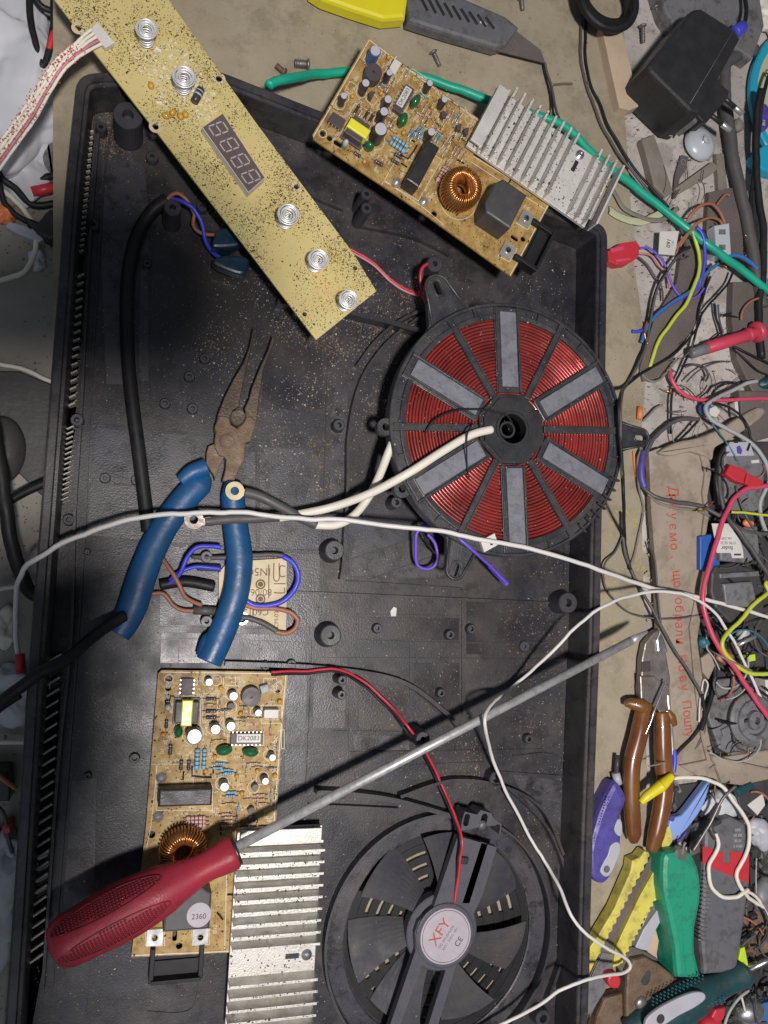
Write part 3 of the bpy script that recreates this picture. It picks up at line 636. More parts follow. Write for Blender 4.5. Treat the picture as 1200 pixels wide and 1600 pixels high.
# bracket with screw
bk = [fpx(*q) for q in [(665, 193), (742, 212), (765, 183), (832, 203), (845, 235), (895, 272), (890, 320), (868, 392), (640, 312), (650, 240)]]
hs = [rrect(*P(*fpx(676, 245), ZF+.003).xy, .0042, .0085, .002, R(-15)), rrect(*P(*fpx(866, 310), ZF+.003).xy, .0042, .0085, .002, R(-15)), rrect(*P(*fpx(785, 245), ZF+.003).xy, .0048, .0090, .0024, R(-15))]
br = mk('mounting_bracket', G().plate([Vector(p) for p in PP(bk, ZF+.003)], hs, ZF - .012, ZF + .003), 'fanp', fan)
q = P(*fpx(777, 280), ZF + .0045)
mk('bracket_screw', G().lathe((q.x, q.y, 0), [(.0033, ZF+.003), (.0033, ZF+.004), (.002, ZF + .0052), (0, ZF + .0054)], 20, sm=False), 'steel', br)
mk('bracket_screw', G().lathe((q.x, q.y, ZF - .02), [(.0012, 0), (.0012, .02)], 10), 'steel', br)
mk('wire_clip', G().box(tuple(P(723, 1344, ZF + .0015)), (.0075, .0045, .003), R(-10), .0004), 'black', fan)
wire([(424, 1050, 18), (480, 1048, 14), (525, 1046, 13), (565, 1062, 10), (610, 1103, 13), (640, 1138, 24), (668, 1180, 15), (690, 1225, 10), (712, 1278, 20), (722, 1315, 27), (719, 1342, 25), (716, 1375, 22), (710, 1412, 21)], .95, 'redw', parent=fan, name='red_lead')
wire([(424, 1054, 18), (480, 1052, 13.5), (525, 1050, 12.5), (563, 1067, 9), (605, 1106, 12), (634, 1140, 22), (664, 1182, 14), (686, 1227, 9), (709, 1280, 19), (719, 1315, 26), (716, 1342, 24), (713, 1375, 21), (708, 1412, 20)], .95, 'rubber', parent=fan, name='black_lead')
# ================================================================ power boards
ZB = 0.010
O1 = P(250, 1047, ZB); X1 = (P(450, 1050, ZB) - O1).normalized(); Y1 = Vector((-X1.y, X1.x, 0))
def LB(u, v, z=0.0):
    """photo point on the lower board -> that board's own coordinates, z above its face"""
    d = P(u, v, ZB + z) - O1; return Vector((d.dot(X1), d.dot(Y1), z))
S1 = ppx(330, 1200, ZB)
def power_board(name, label, mtx, lower, seed):
    r_ = random.Random(seed)
    T = thing(name, label, 'circuit board', None, mtx=mtx, group='power boards of the cooker')
    K = lambda nm, g, m, par=None: mk(nm, g, m, par or T, True)
    ol = [(253, 1047), (450, 1050), (441, 1150), (430, 1302), (369, 1312), (367, 1488), (205, 1496), (228, 1290), (247, 1052)]
    poly = [LB(*p).xy for p in ol]
    holes = []
    for u, v, r0 in ((264, 1061, 5), (263, 1075, 5), (237, 1304, 5.5), (434, 1081, 4), (280, 1478, 5), (246, 1461, 4.5), (313, 1460, 4.5)):
        holes.append(circ(LB(u, v), r0*S1, 20))
    holes.append(rrect(*LB(262, 1092).xy, 9*S1, 17*S1, 4*S1)); holes.append(rrect(*LB(273, 1462).xy, 7*S1, 16*S1, 3*S1))
    board = K('board', G().plate(poly, holes, -.0016, 0), 'pcb')
    xyb = [p for p in poly]; K('board_dirt', flakes(None, 0, 700, .0003, .0012, 2.2, .3, seed, .0001, 60, xyb), 'dirt', board)['kind'] = 'stuff'
    # white printed lines, as a thin raised layer
    g = G()
    def ln(a, b, w_=0.00032):
        A = LB(*a); B = LB(*b); d = B - A
        if d.length < 1e-5: return
        g.box(((A+B)/2) + Vector((0, 0, .00004)), (d.length, w_, .00008), math.atan2(d.y, d.x))
    def rc(u0, v0, u1, v1): ln((u0, v0), (u1, v0)); ln((u1, v0), (u1, v1)); ln((u1, v1), (u0, v1)); ln((u0, v1), (u0, v0))
    def ring(u, v, r0):
        c = LB(u, v); g.lathe((c.x, c.y, 0), [(r0*S1, .00001), (r0*S1, .00008), (r0*S1+.0003, .00008), (r0*S1+.0003, .00001)], 28, close=False)
    rc(272, 1088, 313, 1133); rc(356, 1144, 412, 1165); rc(244, 1194, 302, 1226); ln((236, 1194), (246, 1194)); ln((246, 1194), (236, 1290)); ln((236, 1290), (228, 1330))
    rc(244, 1226, 332, 1266); rc(350, 1125, 372, 1150); rc(349, 1058, 368, 1071); rc(408, 1102, 440, 1130); rc(317, 1084, 340, 1130); ln((354, 1370), (351, 1486)); ln((354, 1370), (356, 1315))
    rc(412, 1060, 432, 1078); rc(440, 1140, 444, 1170); rc(228, 1452, 257, 1478); rc(300, 1450, 327, 1476)
    for u, v, r0 in ((264, 1061, 6.5), (434, 1075, 8), (324, 1063, 8), (338, 1063, 8), (361, 1084, 9), (398, 1112, 7), (333, 1136, 11), (355, 1131, 11), (301, 1146, 16), (421, 1179, 9), (410, 1216, 10), (347, 1224, 10), (285, 1330, 36), (361, 1105, 9), (396, 1230, 9), (420, 1272, 7)): ring(u, v, r0)
    edge = [(251, 1050), (447, 1053), (438, 1150), (427, 1300)]
    for a, b in zip(edge, edge[1:]): ln(a, b, .0005)
    ln((206, 1493), (366, 1486), .0005); ln((365, 1486), (367, 1314), .0004)
    for _ in range(330):                                 # fine printed part numbers
        u = r_.uniform(252, 436); v = r_.uniform(1058, 1298)
        if not inside((u, v), ol): continue
        for k in range(r_.randint(2, 4)):
            d = k*2.6; ln((u + d, v - 1.6), (u + d + r_.uniform(-.6, .6), v + 1.6), .00022)
            if r_.random() < .6: ln((u + d, v + r_.choice((-1.6, 0, 1.6))), (u + d + 1.7, v + r_.choice((-1.6, 0, 1.6))), .00022)
    K('silkscreen', g, 'silk', board)
    g = G()
    for _ in range(420):
        u = r_.uniform(235, 440); v = r_.uniform(1055, 1480)
        if inside((u, v), ol):
            c = LB(u, v); g.lathe((c.x, c.y, 0), [(r_.uniform(.0003, .0007), 0), (.0003, .00025)], 7)
    K('solder_point', g, 'brown', board)['kind'] = 'stuff'
    tx = lambda s, u, v, sz, rz=0, m='silk', z=.00008: text('board_print', s, sz, Matrix.Translation(LB(u, v) + Vector((0, 0, z))) @ Matrix.Rotation(rz, 4, 'Z'), m, board, True, .00003)
    tx('BUZ', 378, 1066, .0022); tx('OC-12', 430, 1160, .0032, -math.pi/2); tx('J312', 336, 1452, .0030, math.pi/2); tx('D7', 254, 1174, .0026, math.pi/2)
    def ecap(u, v, rp, h, m='capbody', par=None):
        c = LB(u, v, h); r0 = rp*S1
        o = K('capacitor', G().lathe((c.x, c.y, 0), [(r0, 0), (r0, h*.1), (r0*.95, h*.15), (r0, h*.2), (r0, h - .0004), (r0*.93, h)], 24, sm=False), m)
        K('capacitor_top', G().lathe((c.x, c.y, 0), [(r0*.86, h - .0001), (r0*.86, h + .00012), (0, h + .00018)], 20).box((c.x, c.y, h + .0002), (r0*1.5, .00022, .0001), .7).box((c.x, c.y, h + .0002), (r0*1.5, .00022, .0001), 2.3), 'captop', o)
    for u, v, rp, h in ((327, 1066, 6, .010), (365, 1088, 7.2, .011), (404, 1114, 6, .010), (337, 1140, 8, .012), (361, 1135, 7.5, .011), (304, 1151, 12, .014), (426, 1184, 6, .010), (415, 1221, 6.2, .010), (351, 1230, 7.5, .011)):
        ecap(u, v, rp, h)
    if not lower: ecap(421, 1076, 10, .012, 'capblue')
    def rod(u, v, ln_, rp, ang, m, nm='resistor', bands=None, z=.0016, lead=True):
        c = LB(u, v, z); d = Vector((math.cos(ang), math.sin(ang), 0)); L_ = ln_*S1; r0 = rp*S1; c.z = max(z, r0)
        pr = [(r0*.8, 0), (r0, L_*.08), (r0, L_*.22), (r0*.85, L_*.3), (r0*.85, L_*.7), (r0, L_*.78), (r0, L_*.92), (r0*.8, L_)]
        mm = d.to_track_quat('Z', 'Y').to_matrix()
        o = K(nm, G().lathe(c - d*L_/2, pr, 12, mm, True), m)
        if lead:
            g = G().rod(c - d*(L_/2+.0022), c + d*(L_/2+.0022), .00028, 6)
            for s in (-1, 1): g.rod(c + d*s*(L_/2+.0022), (c + d*s*(L_/2+.0022)) * 1 - Vector((0, 0, c.z)), .00028, 6)
            K('lead', g, 'tin', o)
        if bands:
            g = G()
            for b in bands: g.lathe(c - d*L_/2 + d*L_*b, [(r0*1.01, 0), (r0*1.01, L_*.05)], 12, mm, True)
            K('band', g, 'inkd' if m != 'capbody' else 'tin', o)
    H, V_ = 0.0, math.pi/2
    for v in (1092, 1111, 1121): rod(330, v, 16, 2.9, H, 'capbody', 'diode', (.82,))
    rod(328, 1101, 9, 1.8, H, 'restan')
    for u, v, L_ in ((283, 1195, 15), (295, 1195, 15), (266, 1171, 16), (260, 1131, 13)): rod(u, v, L_, 3, V_, 'capbody', 'diode', (.8,))
    for u in (308, 319): rod(u, 1186, 32, 4.6 if u < 315 else 3.6, V_, 'resblue', 'resistor', (.2, .4, .6, .8))
    for u, v in ((344, 1193), (340, 1200), (352, 1203), (350, 1210), (362, 1238), (360, 1244), (358, 1208)): rod(u, v, 15, 2.2, H, 'resblue', 'resistor', (.3, .5, .7))
    for v in (1278, 1284, 1290): rod(306, v, 30, 3.2, H, 'respink', 'resistor', (.2, .4, .6, .8))
    for u, v in ((407, 1242), (407, 1249), (410, 1256), (358, 1256), (357, 1277), (357, 1283), (357, 1290), (355, 1299), (392, 1122), (396, 1193), (342, 1157), (392, 1295)): rod(u, v, 13, 1.7, H, 'restan', 'resistor', (.3, .5, .7), lead=True)
    for u, v in ((380, 1190), (330, 1165), (385, 1205), (440-10, 1238), (312, 1060)): rod(u, v, 10, 1.7, V_, 'restan', 'resistor', (.3, .6))
    for i in range(44):                                  # the many small upright parts between the large ones
        u = r_.choice((343, 352, 372, 381, 390, 401, 412, 422, 431)) + r_.uniform(-2, 2); v = r_.uniform(1096, 1300)
        if not inside((u+6, v), ol) or 1138 < v < 1190 and 335 < u < 412: continue
        rod(u, v, r_.uniform(6, 11), r_.uniform(1.2, 1.8), r_.choice((0.0, math.pi/2)), r_.choice(('restan', 'restan', 'resblue', 'respink', 'capbody')), 'resistor', (.3, .6))
    for u, v in ((345, 1075), (376, 1115), (255, 1148), (322, 1205), (437, 1096), (370, 1213), (336, 1183), (402, 1205), (378, 1240), (430, 1212)):
        c = LB(u, v, .002); K('ceramic_capacitor', G().lathe((c.x, c.y, .0018), [(.0004, -.0016), (.0013, -.0010), (.0016, 0), (.0012, .0011), (.0003, .0016)], 14, Matrix.Rotation(r_.uniform(0, 1), 3, 'X'), True), 'amber')
    # chips
    def chip(u0, v0, u1, v1, h, npin, horiz, m='chip'):
        a = LB(u0, v0, h); b = LB(u1, v1, h); c = (a+b)/2; sx = abs(b.x-a.x); sy = abs(b.y-a.y)
        o = K('chip', G().box((c.x, c.y, h*.55), (sx, sy, h*.9), 0, .0003), m); g = G()
        for i in range(npin):
            t = (i+.5)/npin - .5
            for s in (-1, 1):
                if horiz: g.box((c.x + t*sx, c.y + s*(sy/2+.0004), h*.4), (.0008, .001, h*.7))
                else: g.box((c.x + s*(sx/2+.0004), c.y + t*sy, h*.4), (.001, .0008, h*.7))
        K('pin', g, 'tin', o); return o, c
    chip(284, 1060, 301, 1086, .0035, 4, False)
    o, c = chip(361, 1146, 410, 1163, .004, 8, True)
    st = K('chip_sticker', G().box((c.x + 3*S1, c.y + 1*S1, .00415), (38*S1, 13*S1, .0002)), 'white', o)
    text('sticker_text', 'DK2083', .0042, Matrix.Translation((c.x + 3*S1, c.y + 1*S1, .00426)), 'inkd', st, True, .00003)
    # transformer with yellow tape
    a = LB(292, 1113, .008); o = K('transformer', G().box((a.x, a.y, .0042), (35*S1, 32*S1, .0075), 0, .0006).box((a.x, a.y, .001), (40*S1, 42*S1, .002), 0, .0003), 'chip')
    K('yellow_tape', G().box((a.x, a.y - 1*S1, .0055), (17*S1, 40*S1, .0078), 0, .0008), 'tape', o)
    g = G()
    for i in range(5):
        for s in (-1, 1): g.rod((a.x + (i-2)*7*S1, a.y + s*20*S1, 0), (a.x + (i-2)*7*S1, a.y + s*20*S1, .003), .0004, 6)
    K('pin', g, 'tin', o)
    # buzzer
    c = LB(393, 1089, .008); K('buzzer', G().lathe((c.x, c.y, 0), [(15.5*S1, 0), (15.5*S1, .0074), (15*S1, .008), (2.2*S1, .008), (1.8*S1, .006), (0, .006)], 36), 'chip')
    # trimmer, connector, sensor, transistors
    if lower: c = LB(414, 1077, .006); K('trimmer', G().box((c.x, c.y, .003), (14*S1, 13*S1, .006), .3, .0008).lathe((c.x, c.y, 0), [(4*S1, .006), (4*S1, .007), (0, .007)], 14), 'greyw')
    c = LB(424, 1115, .006); K('white_connector', G().box((c.x, c.y, .003), (24*S1, 15*S1, .006), 0, .0004).box((c.x, c.y + 6*S1, .0042), (24*S1, 2*S1, .0085)), 'white')
    c = LB(263, 1106, .007); K('fuse', G().lathe((c.x, c.y, 0), [(5*S1, 0), (5*S1, .006), (3*S1, .008), (0, .0085)], 16, sm=True), 'clear')
    for u, v, a_ in ((361, 1104, 0), (399, 1231, 1.2), (393, 1267, .3), (394, 1282, .3)):
        c = LB(u, v, .005); pts = [(c.x + .0024*math.cos(t), c.y + .0024*math.sin(t)) for t in [a_ + R(-30) + R(240)*i/10 for i in range(11)]]
        K('transistor', G().prism(pts, 0.001, .0055, .0002), 'chip')
    def blob(u, v, wx, wy, h, m, nm, ang=0):
        c = LB(u, v, h*.7); V = G()
        V.lathe((0, 0, 0), [(.0005, -1), (.55, -.85), (.85, -.45), (.97, 0), (.85, .45), (.55, .85), (.0005, 1)], 20, None, True)
        V.xf(Matrix.Translation((c.x, c.y, h*.55)) @ Matrix.Rotation(ang, 4, 'Z') @ Matrix.Diagonal((wx*S1/2, wy*S1/2, h*.5, 1)))
        K(nm, V, m)
    blob(351, 1173, 27, 17, .009, 'film', 'film_capacitor', .15); blob(392, 1176, 27, 15, .009, 'film', 'film_capacitor', -.05); blob(279, 1144, 14, 20, .009, 'film', 'film_capacitor', 0)
    # upright choke box, bent jumper, pink resistors nearby
    c = LB(290, 1246, .013)
    K('box_capacitor', G().box((c.x, c.y, .0068), (80*S1, 26*S1, .0135), 0, .0012), 'black')
    K('solder_blob', G().lathe(tuple(LB(252, 1215)), [(.0035, 0), (.003, .002), (0, .0032)], 14, sm=True).lathe(tuple(LB(247, 1276)), [(.0035, 0), (.003, .0012), (0, .0024)], 14, sm=True), 'tin')
    for pts in ([(300, 1196), (300, 1212), (318, 1214), (330, 1214)], [(287, 1205), (286, 1218)], [(345, 1345-40), (345, 1330-40)], [(339, 1425), (348, 1436)], [(355, 1397), (367, 1397)], [(333, 1208), (333, 1200)]):
        Q = [LB(u, v) + Vector((0, 0, .0012)) for u, v in pts]; K('jumper_wire', G().tube(Q, .0005, 6, raw=True), 'rubber')
    # toroid
    c = LB(287, 1331, .012); g = G(); K('toroid_core', G().torus((c.x, c.y, .010), .0098, .0042, 40, 12, 1.55), 'brown')
    for layer, nn in ((0, 44),):
        for i in range(nn):
            a_ = 2*math.pi*i/nn + r_.uniform(-.015, .015); pts = []
            for j in range(15):
                b = 2*math.pi*j/14; rr = .0098 + .0052*math.cos(b); zz = .0105 + .0085*math.sin(b)
                aa = a_ + .10*math.sin(b/2)
                pts.append((c.x + rr*math.cos(aa), c.y + rr*math.sin(aa), zz))
            g.tube(pts, .00058, 6, raw=True, caps=False)
    g.tube([(c.x-.012, c.y-.008, .002), (c.x - .006, c.y - .006, .019), (c.x + .003, c.y, .0205), (c.x + .006, c.y + .007, .018)], .0006, 6)
    K('toroid_winding', g, 'goldcu')
    # big filter capacitor with round sticker
    c = LB(293, 1418, .018); sx, sy = 68*S1, 62*S1
    o = K('filter_capacitor', G().prism([(c.x-sx/2, c.y-sy/2), (c.x+sx/2, c.y-sy/2), (c.x+sx/2, c.y+sy/2-.004), (c.x+sx/2-.006, c.y+sy/2), (c.x-sx/2+.006, c.y+sy/2), (c.x-sx/2, c.y+sy/2-.004)], .001, .021, .0014), 'boxcap')
    if lower: 
        c2 = Vector((c.x + 17*S1, c.y - 9*S1)); st = K('round_sticker', G().lathe((c2.x, c2.y, .0210), [(18*S1, 0), (18*S1, .0002), (0, .0002)], 32), 'label', o)
        text('sticker_text', '2360', .0045, Matrix.Translation((c2.x, c2.y - .001, .02125)), 'inkd', st, True, .00003)
    for u, v in ((242, 1464), (313, 1463)):
        c = LB(u, v, .002); q = K('screw_terminal', G().plate(rrect(c.x, c.y, 24*S1, 24*S1, .0006), [circ(c, 4.6*S1, 18)], .0005, .0032), 'tin')
        K('terminal_bore', G().lathe((c.x, c.y, 0), [(5.6*S1, .0032), (5.6*S1, .0040), (4.4*S1, .0040), (4.2*S1, .0008)], 20, close=False), 'steel', q)
    # black socket hooked on the lower edge
    a = LB(238, 1494); b = LB(312, 1522); sx = abs(b.x-a.x)
    g = G(); y0, y1 = b.y, a.y + .001; g.box(((a.x+b.x)/2, y0, .001), (sx, .0022, .012), 0, .0003)
    for x in (a.x, b.x): g.box((x, (y0+y1)/2 + .002, 0), (.003, abs(y1-y0) + .006, .010), 0, .0004)
    g.box(((a.x+b.x)/2, (y0+y1)/2, -.002), (sx, abs(y1-y0), .003), 0, .0003)
    g.box(((a.x+b.x)/2, (y0+y1)/2, .001), (sx*.96, abs(y1-y0)*.5, .0012), 0)
    K('sensor_clip', g, 'rubber')
    # heatsink: finned aluminium with a flat clear step half way
    xa = LB(368, 1300).x; yb0 = LB(368, 1300, .012).y; s = S1
    W_ = (137 if lower else 124)*s; x0, x1 = xa + .0005, xa + .0005 + W_
    hz = .004
    hs = mk_hs(K, x0, x1, yb0, s, hz, r_, lower)
    return T
def mk_hs(K, x0, x1, y0, s, hz, r_, lower=True):
    L_ = (302 if lower else 272)*s; g = G()
    g.box(((x0+x1)/2, y0 - L_/2, hz), (x1-x0, L_, .0026), 0, .0002)
    g.box(((x0+x1)/2, y0 - .0045, hz + .0062), (x1-x0 - .003, .009, .0018), 0, .0002)   # flat lip above
    g.box(((x0+x1)/2, y0 - .0088, hz + .003), (x1-x0, .0016, .0075), 0)
    fy = [.0125 + i*.0074 for i in range(9)] + [.0125 + i*.0074 for i in range(11, 17 if lower else 15)]
    AM = 'alu' if lower else 'alub'
    o = K('heatsink', g, AM)
    for i, q in enumerate(fy):
        tl = r_.uniform(-.00015, .00015)
        f = G().box(((x0+x1)/2 + tl, y0 - q, hz + .0062), (x1-x0, .00125, .0125), 0, .0002)
        f.box(((x0+x1)/2 + tl, y0 - q, hz + .0128), (x1-x0, .0017, .0007), 0, .0002)
        K('fin', f, AM, o)
    c = Vector((x1 - .006, y0 - .0125 - 9.5*.0074))
    K('heatsink_screw', G().lathe((c.x, c.y, hz + .0013), [(.0036, 0), (.0036, .001), (.0015, .0022), (.0008, .0016), (0, .0016)], 18, sm=False), 'steel', o)
    K('heatsink_slot', G().box((c.x - .0095, c.y - .0003, hz + .0014), (.009, .0032, .0004)), 'black', o)
    xy = [Vector((x0, y0)), Vector((x1, y0)), Vector((x1, y0-L_)), Vector((x0, y0-L_))]
    d = flakes(None, hz + .0013, 420, .0004, .0014, 1.7, .3, int(s*1e6) + r_.randint(0, 99), xy=xy)
    d.V = d.V; K('heatsink_dirt', d, 'dirt', o)['kind'] = 'stuff'
    d = flakes(None, hz + .0130, 500, .0003, .0010, 1.7, .3, r_.randint(0, 99), xy=xy)
    d2 = G()
    for i in range(0, len(d.V), 8):
        yy = y0 - d.V[i][1]; near = min(fy, key=lambda q: abs(q - yy)); dy = (yy - near)
        if abs(dy) > .0024: continue
        d2.add([(x, y + dy + r_.uniform(-.0003, .0003)*0, z + .0001) for x, y, z in d.V[i:i+8]], [(4, 5, 6, 7), (0, 1, 5, 4), (1, 2, 6, 5), (2, 3, 7, 6), (3, 0, 4, 7)])
    K('heatsink_dirt', d2, 'dirt', o)['kind'] = 'stuff'
    return o
def frame(o, x):
    y = Vector((-x.y, x.x, 0)); return Matrix(((x.x, y.x, 0, o.x), (x.y, y.y, 0, o.y), (0, 0, 1, o.z), (0, 0, 0, 1)))
power_board('lower_power_board'.replace('lower_', ''), 'populated power board with heatsink under the red screwdriver in the tray', frame(O1, X1), True, 11)
Z2 = 0.040
O2 = P(487, 213, Z2); X2 = (P(577, 57, Z2) - O2).normalized()
print('board2 width', (P(577, 57, Z2)-O2).length, 'board1 width', (P(450, 1050, ZB)-O1).length, 'len', (P(787, 441, Z2)-O2).length, (P(205, 1495, ZB)-O1).length)
X2 = X2
pb2 = power_board('power_board', 'populated power board with heatsink resting across the top edge of the tray', frame(O2, X2) @ Matrix.Diagonal((1.05, .945, 1, 1)), False, 12)

# ================================================================ control board
ZK = 0.043
T = thing('control_board', 'long yellow circuit board with a four digit display and coiled touch springs', 'circuit board', P(330, 260, ZK))
kb = [(78, -30), (250, -30), (262, -2), (400, 192), (552, 396), (588, 455), (494, 531), (398, 405), (84, -2)]
holes = [circ(P(u, v, ZK), r0 * ppx(u, v, ZK), 20) for u, v, r0 in ((122, 44, 5), (342, 123, 5), (243, 198, 5), (463, 292, 4), (555, 419, 3.5), (476, 491, 3.5), (205, -5, 5))]
bd = mk('board', G().plate([Vector(p) for p in PP(kb, ZK)], holes, ZK - .0016, ZK), 'pcb2', T)
for u, v, r0 in ((122, 44, 5), (342, 123, 5), (243, 198, 5), (463, 292, 4)):
    s = ppx(u, v, ZK); c = P(u, v, ZK); mk('hole_ring', G().lathe((c.x, c.y, ZK), [(r0*s, .00003), (r0*s, .00012), (r0*s*2, .00012), (r0*s*2, .00003)], 24, close=False), 'pcb3', bd)
mk('fly_specks', flakes(kb, ZK, 9000, .0003, .0009, 2.6, .2, 21, .00008, 40), 'dirt', bd)['kind'] = 'stuff'
mk('flux_residue', flakes([(200, 70), (280, 60), (345, 160), (330, 200), (290, 190), (240, 160)], ZK, 520, .0005, .0018, 3.5, .3, 31, .0001), 'silk', bd)['kind'] = 'stuff'
mk('rosin', flakes([(470, 390), (530, 390), (540, 470), (500, 480)], ZK, 160, .0005, .0014, 2.5, .2, 33, .00005), 'amber', bd)['kind'] = 'stuff'
def spring(u, v, rp, h=.0150):
    top = P(u, v, ZK + h); s = ppx(u, v, ZK + h); g = G(); pts = []
    R0 = rp*s; R1 = R0*.62
    n = 150
    for i in range(n):                                   # body of the spring
        t = i/(n-1); a = t*2*math.pi*5.5; rr = R1
        pts.append((top.x + rr*math.cos(a), top.y + rr*math.sin(a), ZK + .0006 + t*(h - .0022)))
    for i in range(1, 140):                              # flat spiral crown that widens towards the top and closes inward
        t = i/139; a = 5.5*2*math.pi + t*2*math.pi*4.6
        rr = R1 + (R0-R1)*min(1, t*4) if t < .25 else R0 - (R0 - R0*.30)*((t-.25)/.75)
        pts.append((top.x + rr*math.cos(a), top.y + rr*math.sin(a), ZK + h - .0016 + .0016*min(1, t*3) - (0 if t < .3 else (t-.3)*.0026)))
    g.tube(pts, .00050, 6, raw=True); return mk('touch_spring', g, 'springm', T)
for q in ((229, 44, 17), (288, 119, 18), (451, 334, 17), (498, 404, 16), (545, 467, 15)): spring(*q)
# display
dz = ZK + .0075
dq = [P(u, v, dz).xy for u, v in ((348, 177), (414, 278), (388, 301), (316, 199))]
dp = mk('digit_display', G().prism(dq, ZK + .0002, dz, .0002), 'white', T)
def ins(poly, d): return offs(poly, d)
A0 = sum(dq[i].x * dq[(i+1) % 4].y - dq[(i+1) % 4].x * dq[i].y for i in range(4)); dq2 = dq if A0 > 0 else dq[::-1]
mk('display_face', G().prism(offs(dq2, .0003), dz - .0003, dz + .0003, 0), 'disp', dp)
la = ((dq[1] - dq[0]) + (dq[2] - dq[3])); ang = math.atan2(la.y, la.x); L_ = la.length/2; Wd = ((dq[3]-dq[0]).length + (dq[2]-dq[1]).length)/2
ex = la.normalized(); ey = Vector((-ex.y, ex.x)); ctr = sum(dq, Vector((0, 0)))/4
for k in range(4):
    cx_ = ctr + ex * ((k - 1.5) * L_*.245); g = G(); sw = L_*.145; sh = Wd*.62; t = .0009
    for dx, dy, w1, h1 in ((0, 1, sw*.8, t), (0, 0, sw*.7, t), (0, -1, sw*.8, t), (-.5, .5, t, sh*.4), (.5, .5, t, sh*.4), (-.5, -.5, t, sh*.4), (.5, -.5, t, sh*.4)):
        p = cx_ + ex*(dx*sw + dy*sh*.06) + ey*(dy*sh/2); g.box((p.x, p.y, dz + .00033), (w1, h1, .00012), ang + (0 if w1 > h1 else -.12))
    mk('digit', g, 'seg', dp)
p = P(309, 149, ZK + .004); a_ = R(66)
d = Vector((math.cos(a_), math.sin(a_), 0))
o = mk('capacitor', G().rod(p - d*.0052, p + d*.0052, .0027, 18, .0004), 'capbody', T)
mk('capacitor_print', G().rod(p - d*.0005, p + d*.0008, .00275, 18).rod(p + d*.0025, p + d*.0032, .00275, 18), 'lightgrey', o)
for u, v, m in ((259, 180, 'amber'), (270, 175, 'amber'), (282, 181, 'amber'), (236, 133, 'amber'), (290, 178, 'amber')):
    c = P(u, v, ZK + .002); g = G().lathe((0, 0, 0), [(.0005, -1), (.6, -.8), (.95, 0), (.6, .8), (.0005, 1)], 16, None, True)
    g.xf(Matrix.Translation((c.x, c.y, ZK + .0016)) @ Matrix.Rotation(rnd.uniform(0, 3), 4, 'Z') @ Matrix.Diagonal((.0028, .0021, .0018, 1))); mk('ceramic_capacitor', g, m, T)
g = G(); rr_ = random.Random(3)
for _ in range(60):
    u = rr_.uniform(205, 335); v = 75 + (u - 205)*.7 + rr_.uniform(-35, 45)
    if not inside((u, v), kb): continue
    c = P(u, v, ZK); g.box((c.x, c.y, ZK + .0004), (.0016, .0008, .0008), rr_.choice((R(66), R(-24))), .0001)
mk('small_resistors', g, 'restan', T)['kind'] = 'stuff'
# plug and flat cable
c0 = P(159, 53, ZK + .003); cn = mk('cable_plug', G().prism([P(u, v, ZK+.004).xy for u, v in ((152, 33), (179, 66), (164, 75), (142, 45))], ZK + .0002, ZK + .004, .0004), 'white', T)
for k in range(5):
    f = (k - 2)
    wire([(153 + f*5 + 6, 54 + f*5, 45), (140 + f*4, 63 + f*5, 46), (122 + f*3, 78 + f*4, 46), (98 + f*3, 98 + f*4, 44), (74 + f*4, 130 + f*3, 38), (50 + f*5, 170 + f*3, 28), (22 + f*5, 212 + f*3, 18), (-6 + f*5, 252 + f*3, 8), (-40 + f*5, 300 + f*3, -5)],
         1.05 if k != 3 else .9, 'creamw' if k != 3 else 'palepink', parent=T, name='ribbon_strand')
g = G(); rr_ = random.Random(5)
pth = cat(PM([(122, 78, 46), (98, 98, 44), (74, 130, 38), (50, 170, 28), (22, 212, 18), (-6, 252, 8)]), 30)
for _ in range(420):
    p = pth[rr_.randint(0, len(pth)-1)]; g.box(p + Vector((rr_.uniform(-.0055, .0055), rr_.uniform(-.003, .003), .0011)), (.0009, .0006, .0002), rr_.uniform(0, 3))
mk('ribbon_specks', g, 'ink', T)['kind'] = 'stuff'
# ================================================================ things in and over the tray
def tube_obj(name, pts, r, m, parent=None, n=20, flat=1.0, segs=8):
    return mk(name, G().tube(PM(pts), r, n, flat, segs=segs), m, parent)
# --- red screwdriver
SD = thing('screwdriver', 'long screwdriver with red ribbed handle lying diagonally across the tray', 'screwdriver', P(640, 1170, .045))
a = P(362, 1327, .0425); b = P(986, 1001, .0370); tip = P(1011, 987, .0365)
g = G().rod(a, b, .0031, 24)
d = (tip - b).normalized(); sd_ = d.cross(Vector((0, 0, 1))).normalized()
g.tube([b, b + (tip-b)*.35, tip], [.0031, .0027, .0012], 12, raw=True); mk('shaft', g, 'shaft', SD)
h0 = P(368, 1330, .0425); h1 = P(78, 1484, .0465); ax = (h1 - h0); HL = ax.length; ax.normalize()
mm = ax.to_track_quat('Z', 'Y').to_matrix()
prof = [(.004, -.0005), (.0085, 0), (.0098, .002), (.0102, .006), (.0092, .015), (.0086, .022), (.0092, .030), (.0112, .040), (.0138, .052), (.0156, .066), (.0165, .080), (.0164, .094), (.0155, .108), (.0148, .118), (.0138, .125), (.0105, .131), (.004, .1335)]
k_ = HL / .1335
V = []; F = []; n = 48; prof = [(r_, z*k_) for r_, z in prof]
pc = cat([Vector((r_, z, 0)) for r_, z in prof], 3)
for p in pc:
    for j in range(n):
        a_ = 2*math.pi*j/n; t = p.y/HL; fl = 1 + .045*math.cos(a_*4) * (1 if t < .3 or t > .9 else .6); 
        V.append(h0 + mm @ Vector((p.x*fl*math.cos(a_), p.x*fl*math.sin(a_), p.y)))
for i in range(len(pc)-1):
    for j in range(n): q = (j+1) % n; F.append((i*n+j, i*n+q, (i+1)*n+q, (i+1)*n+j))
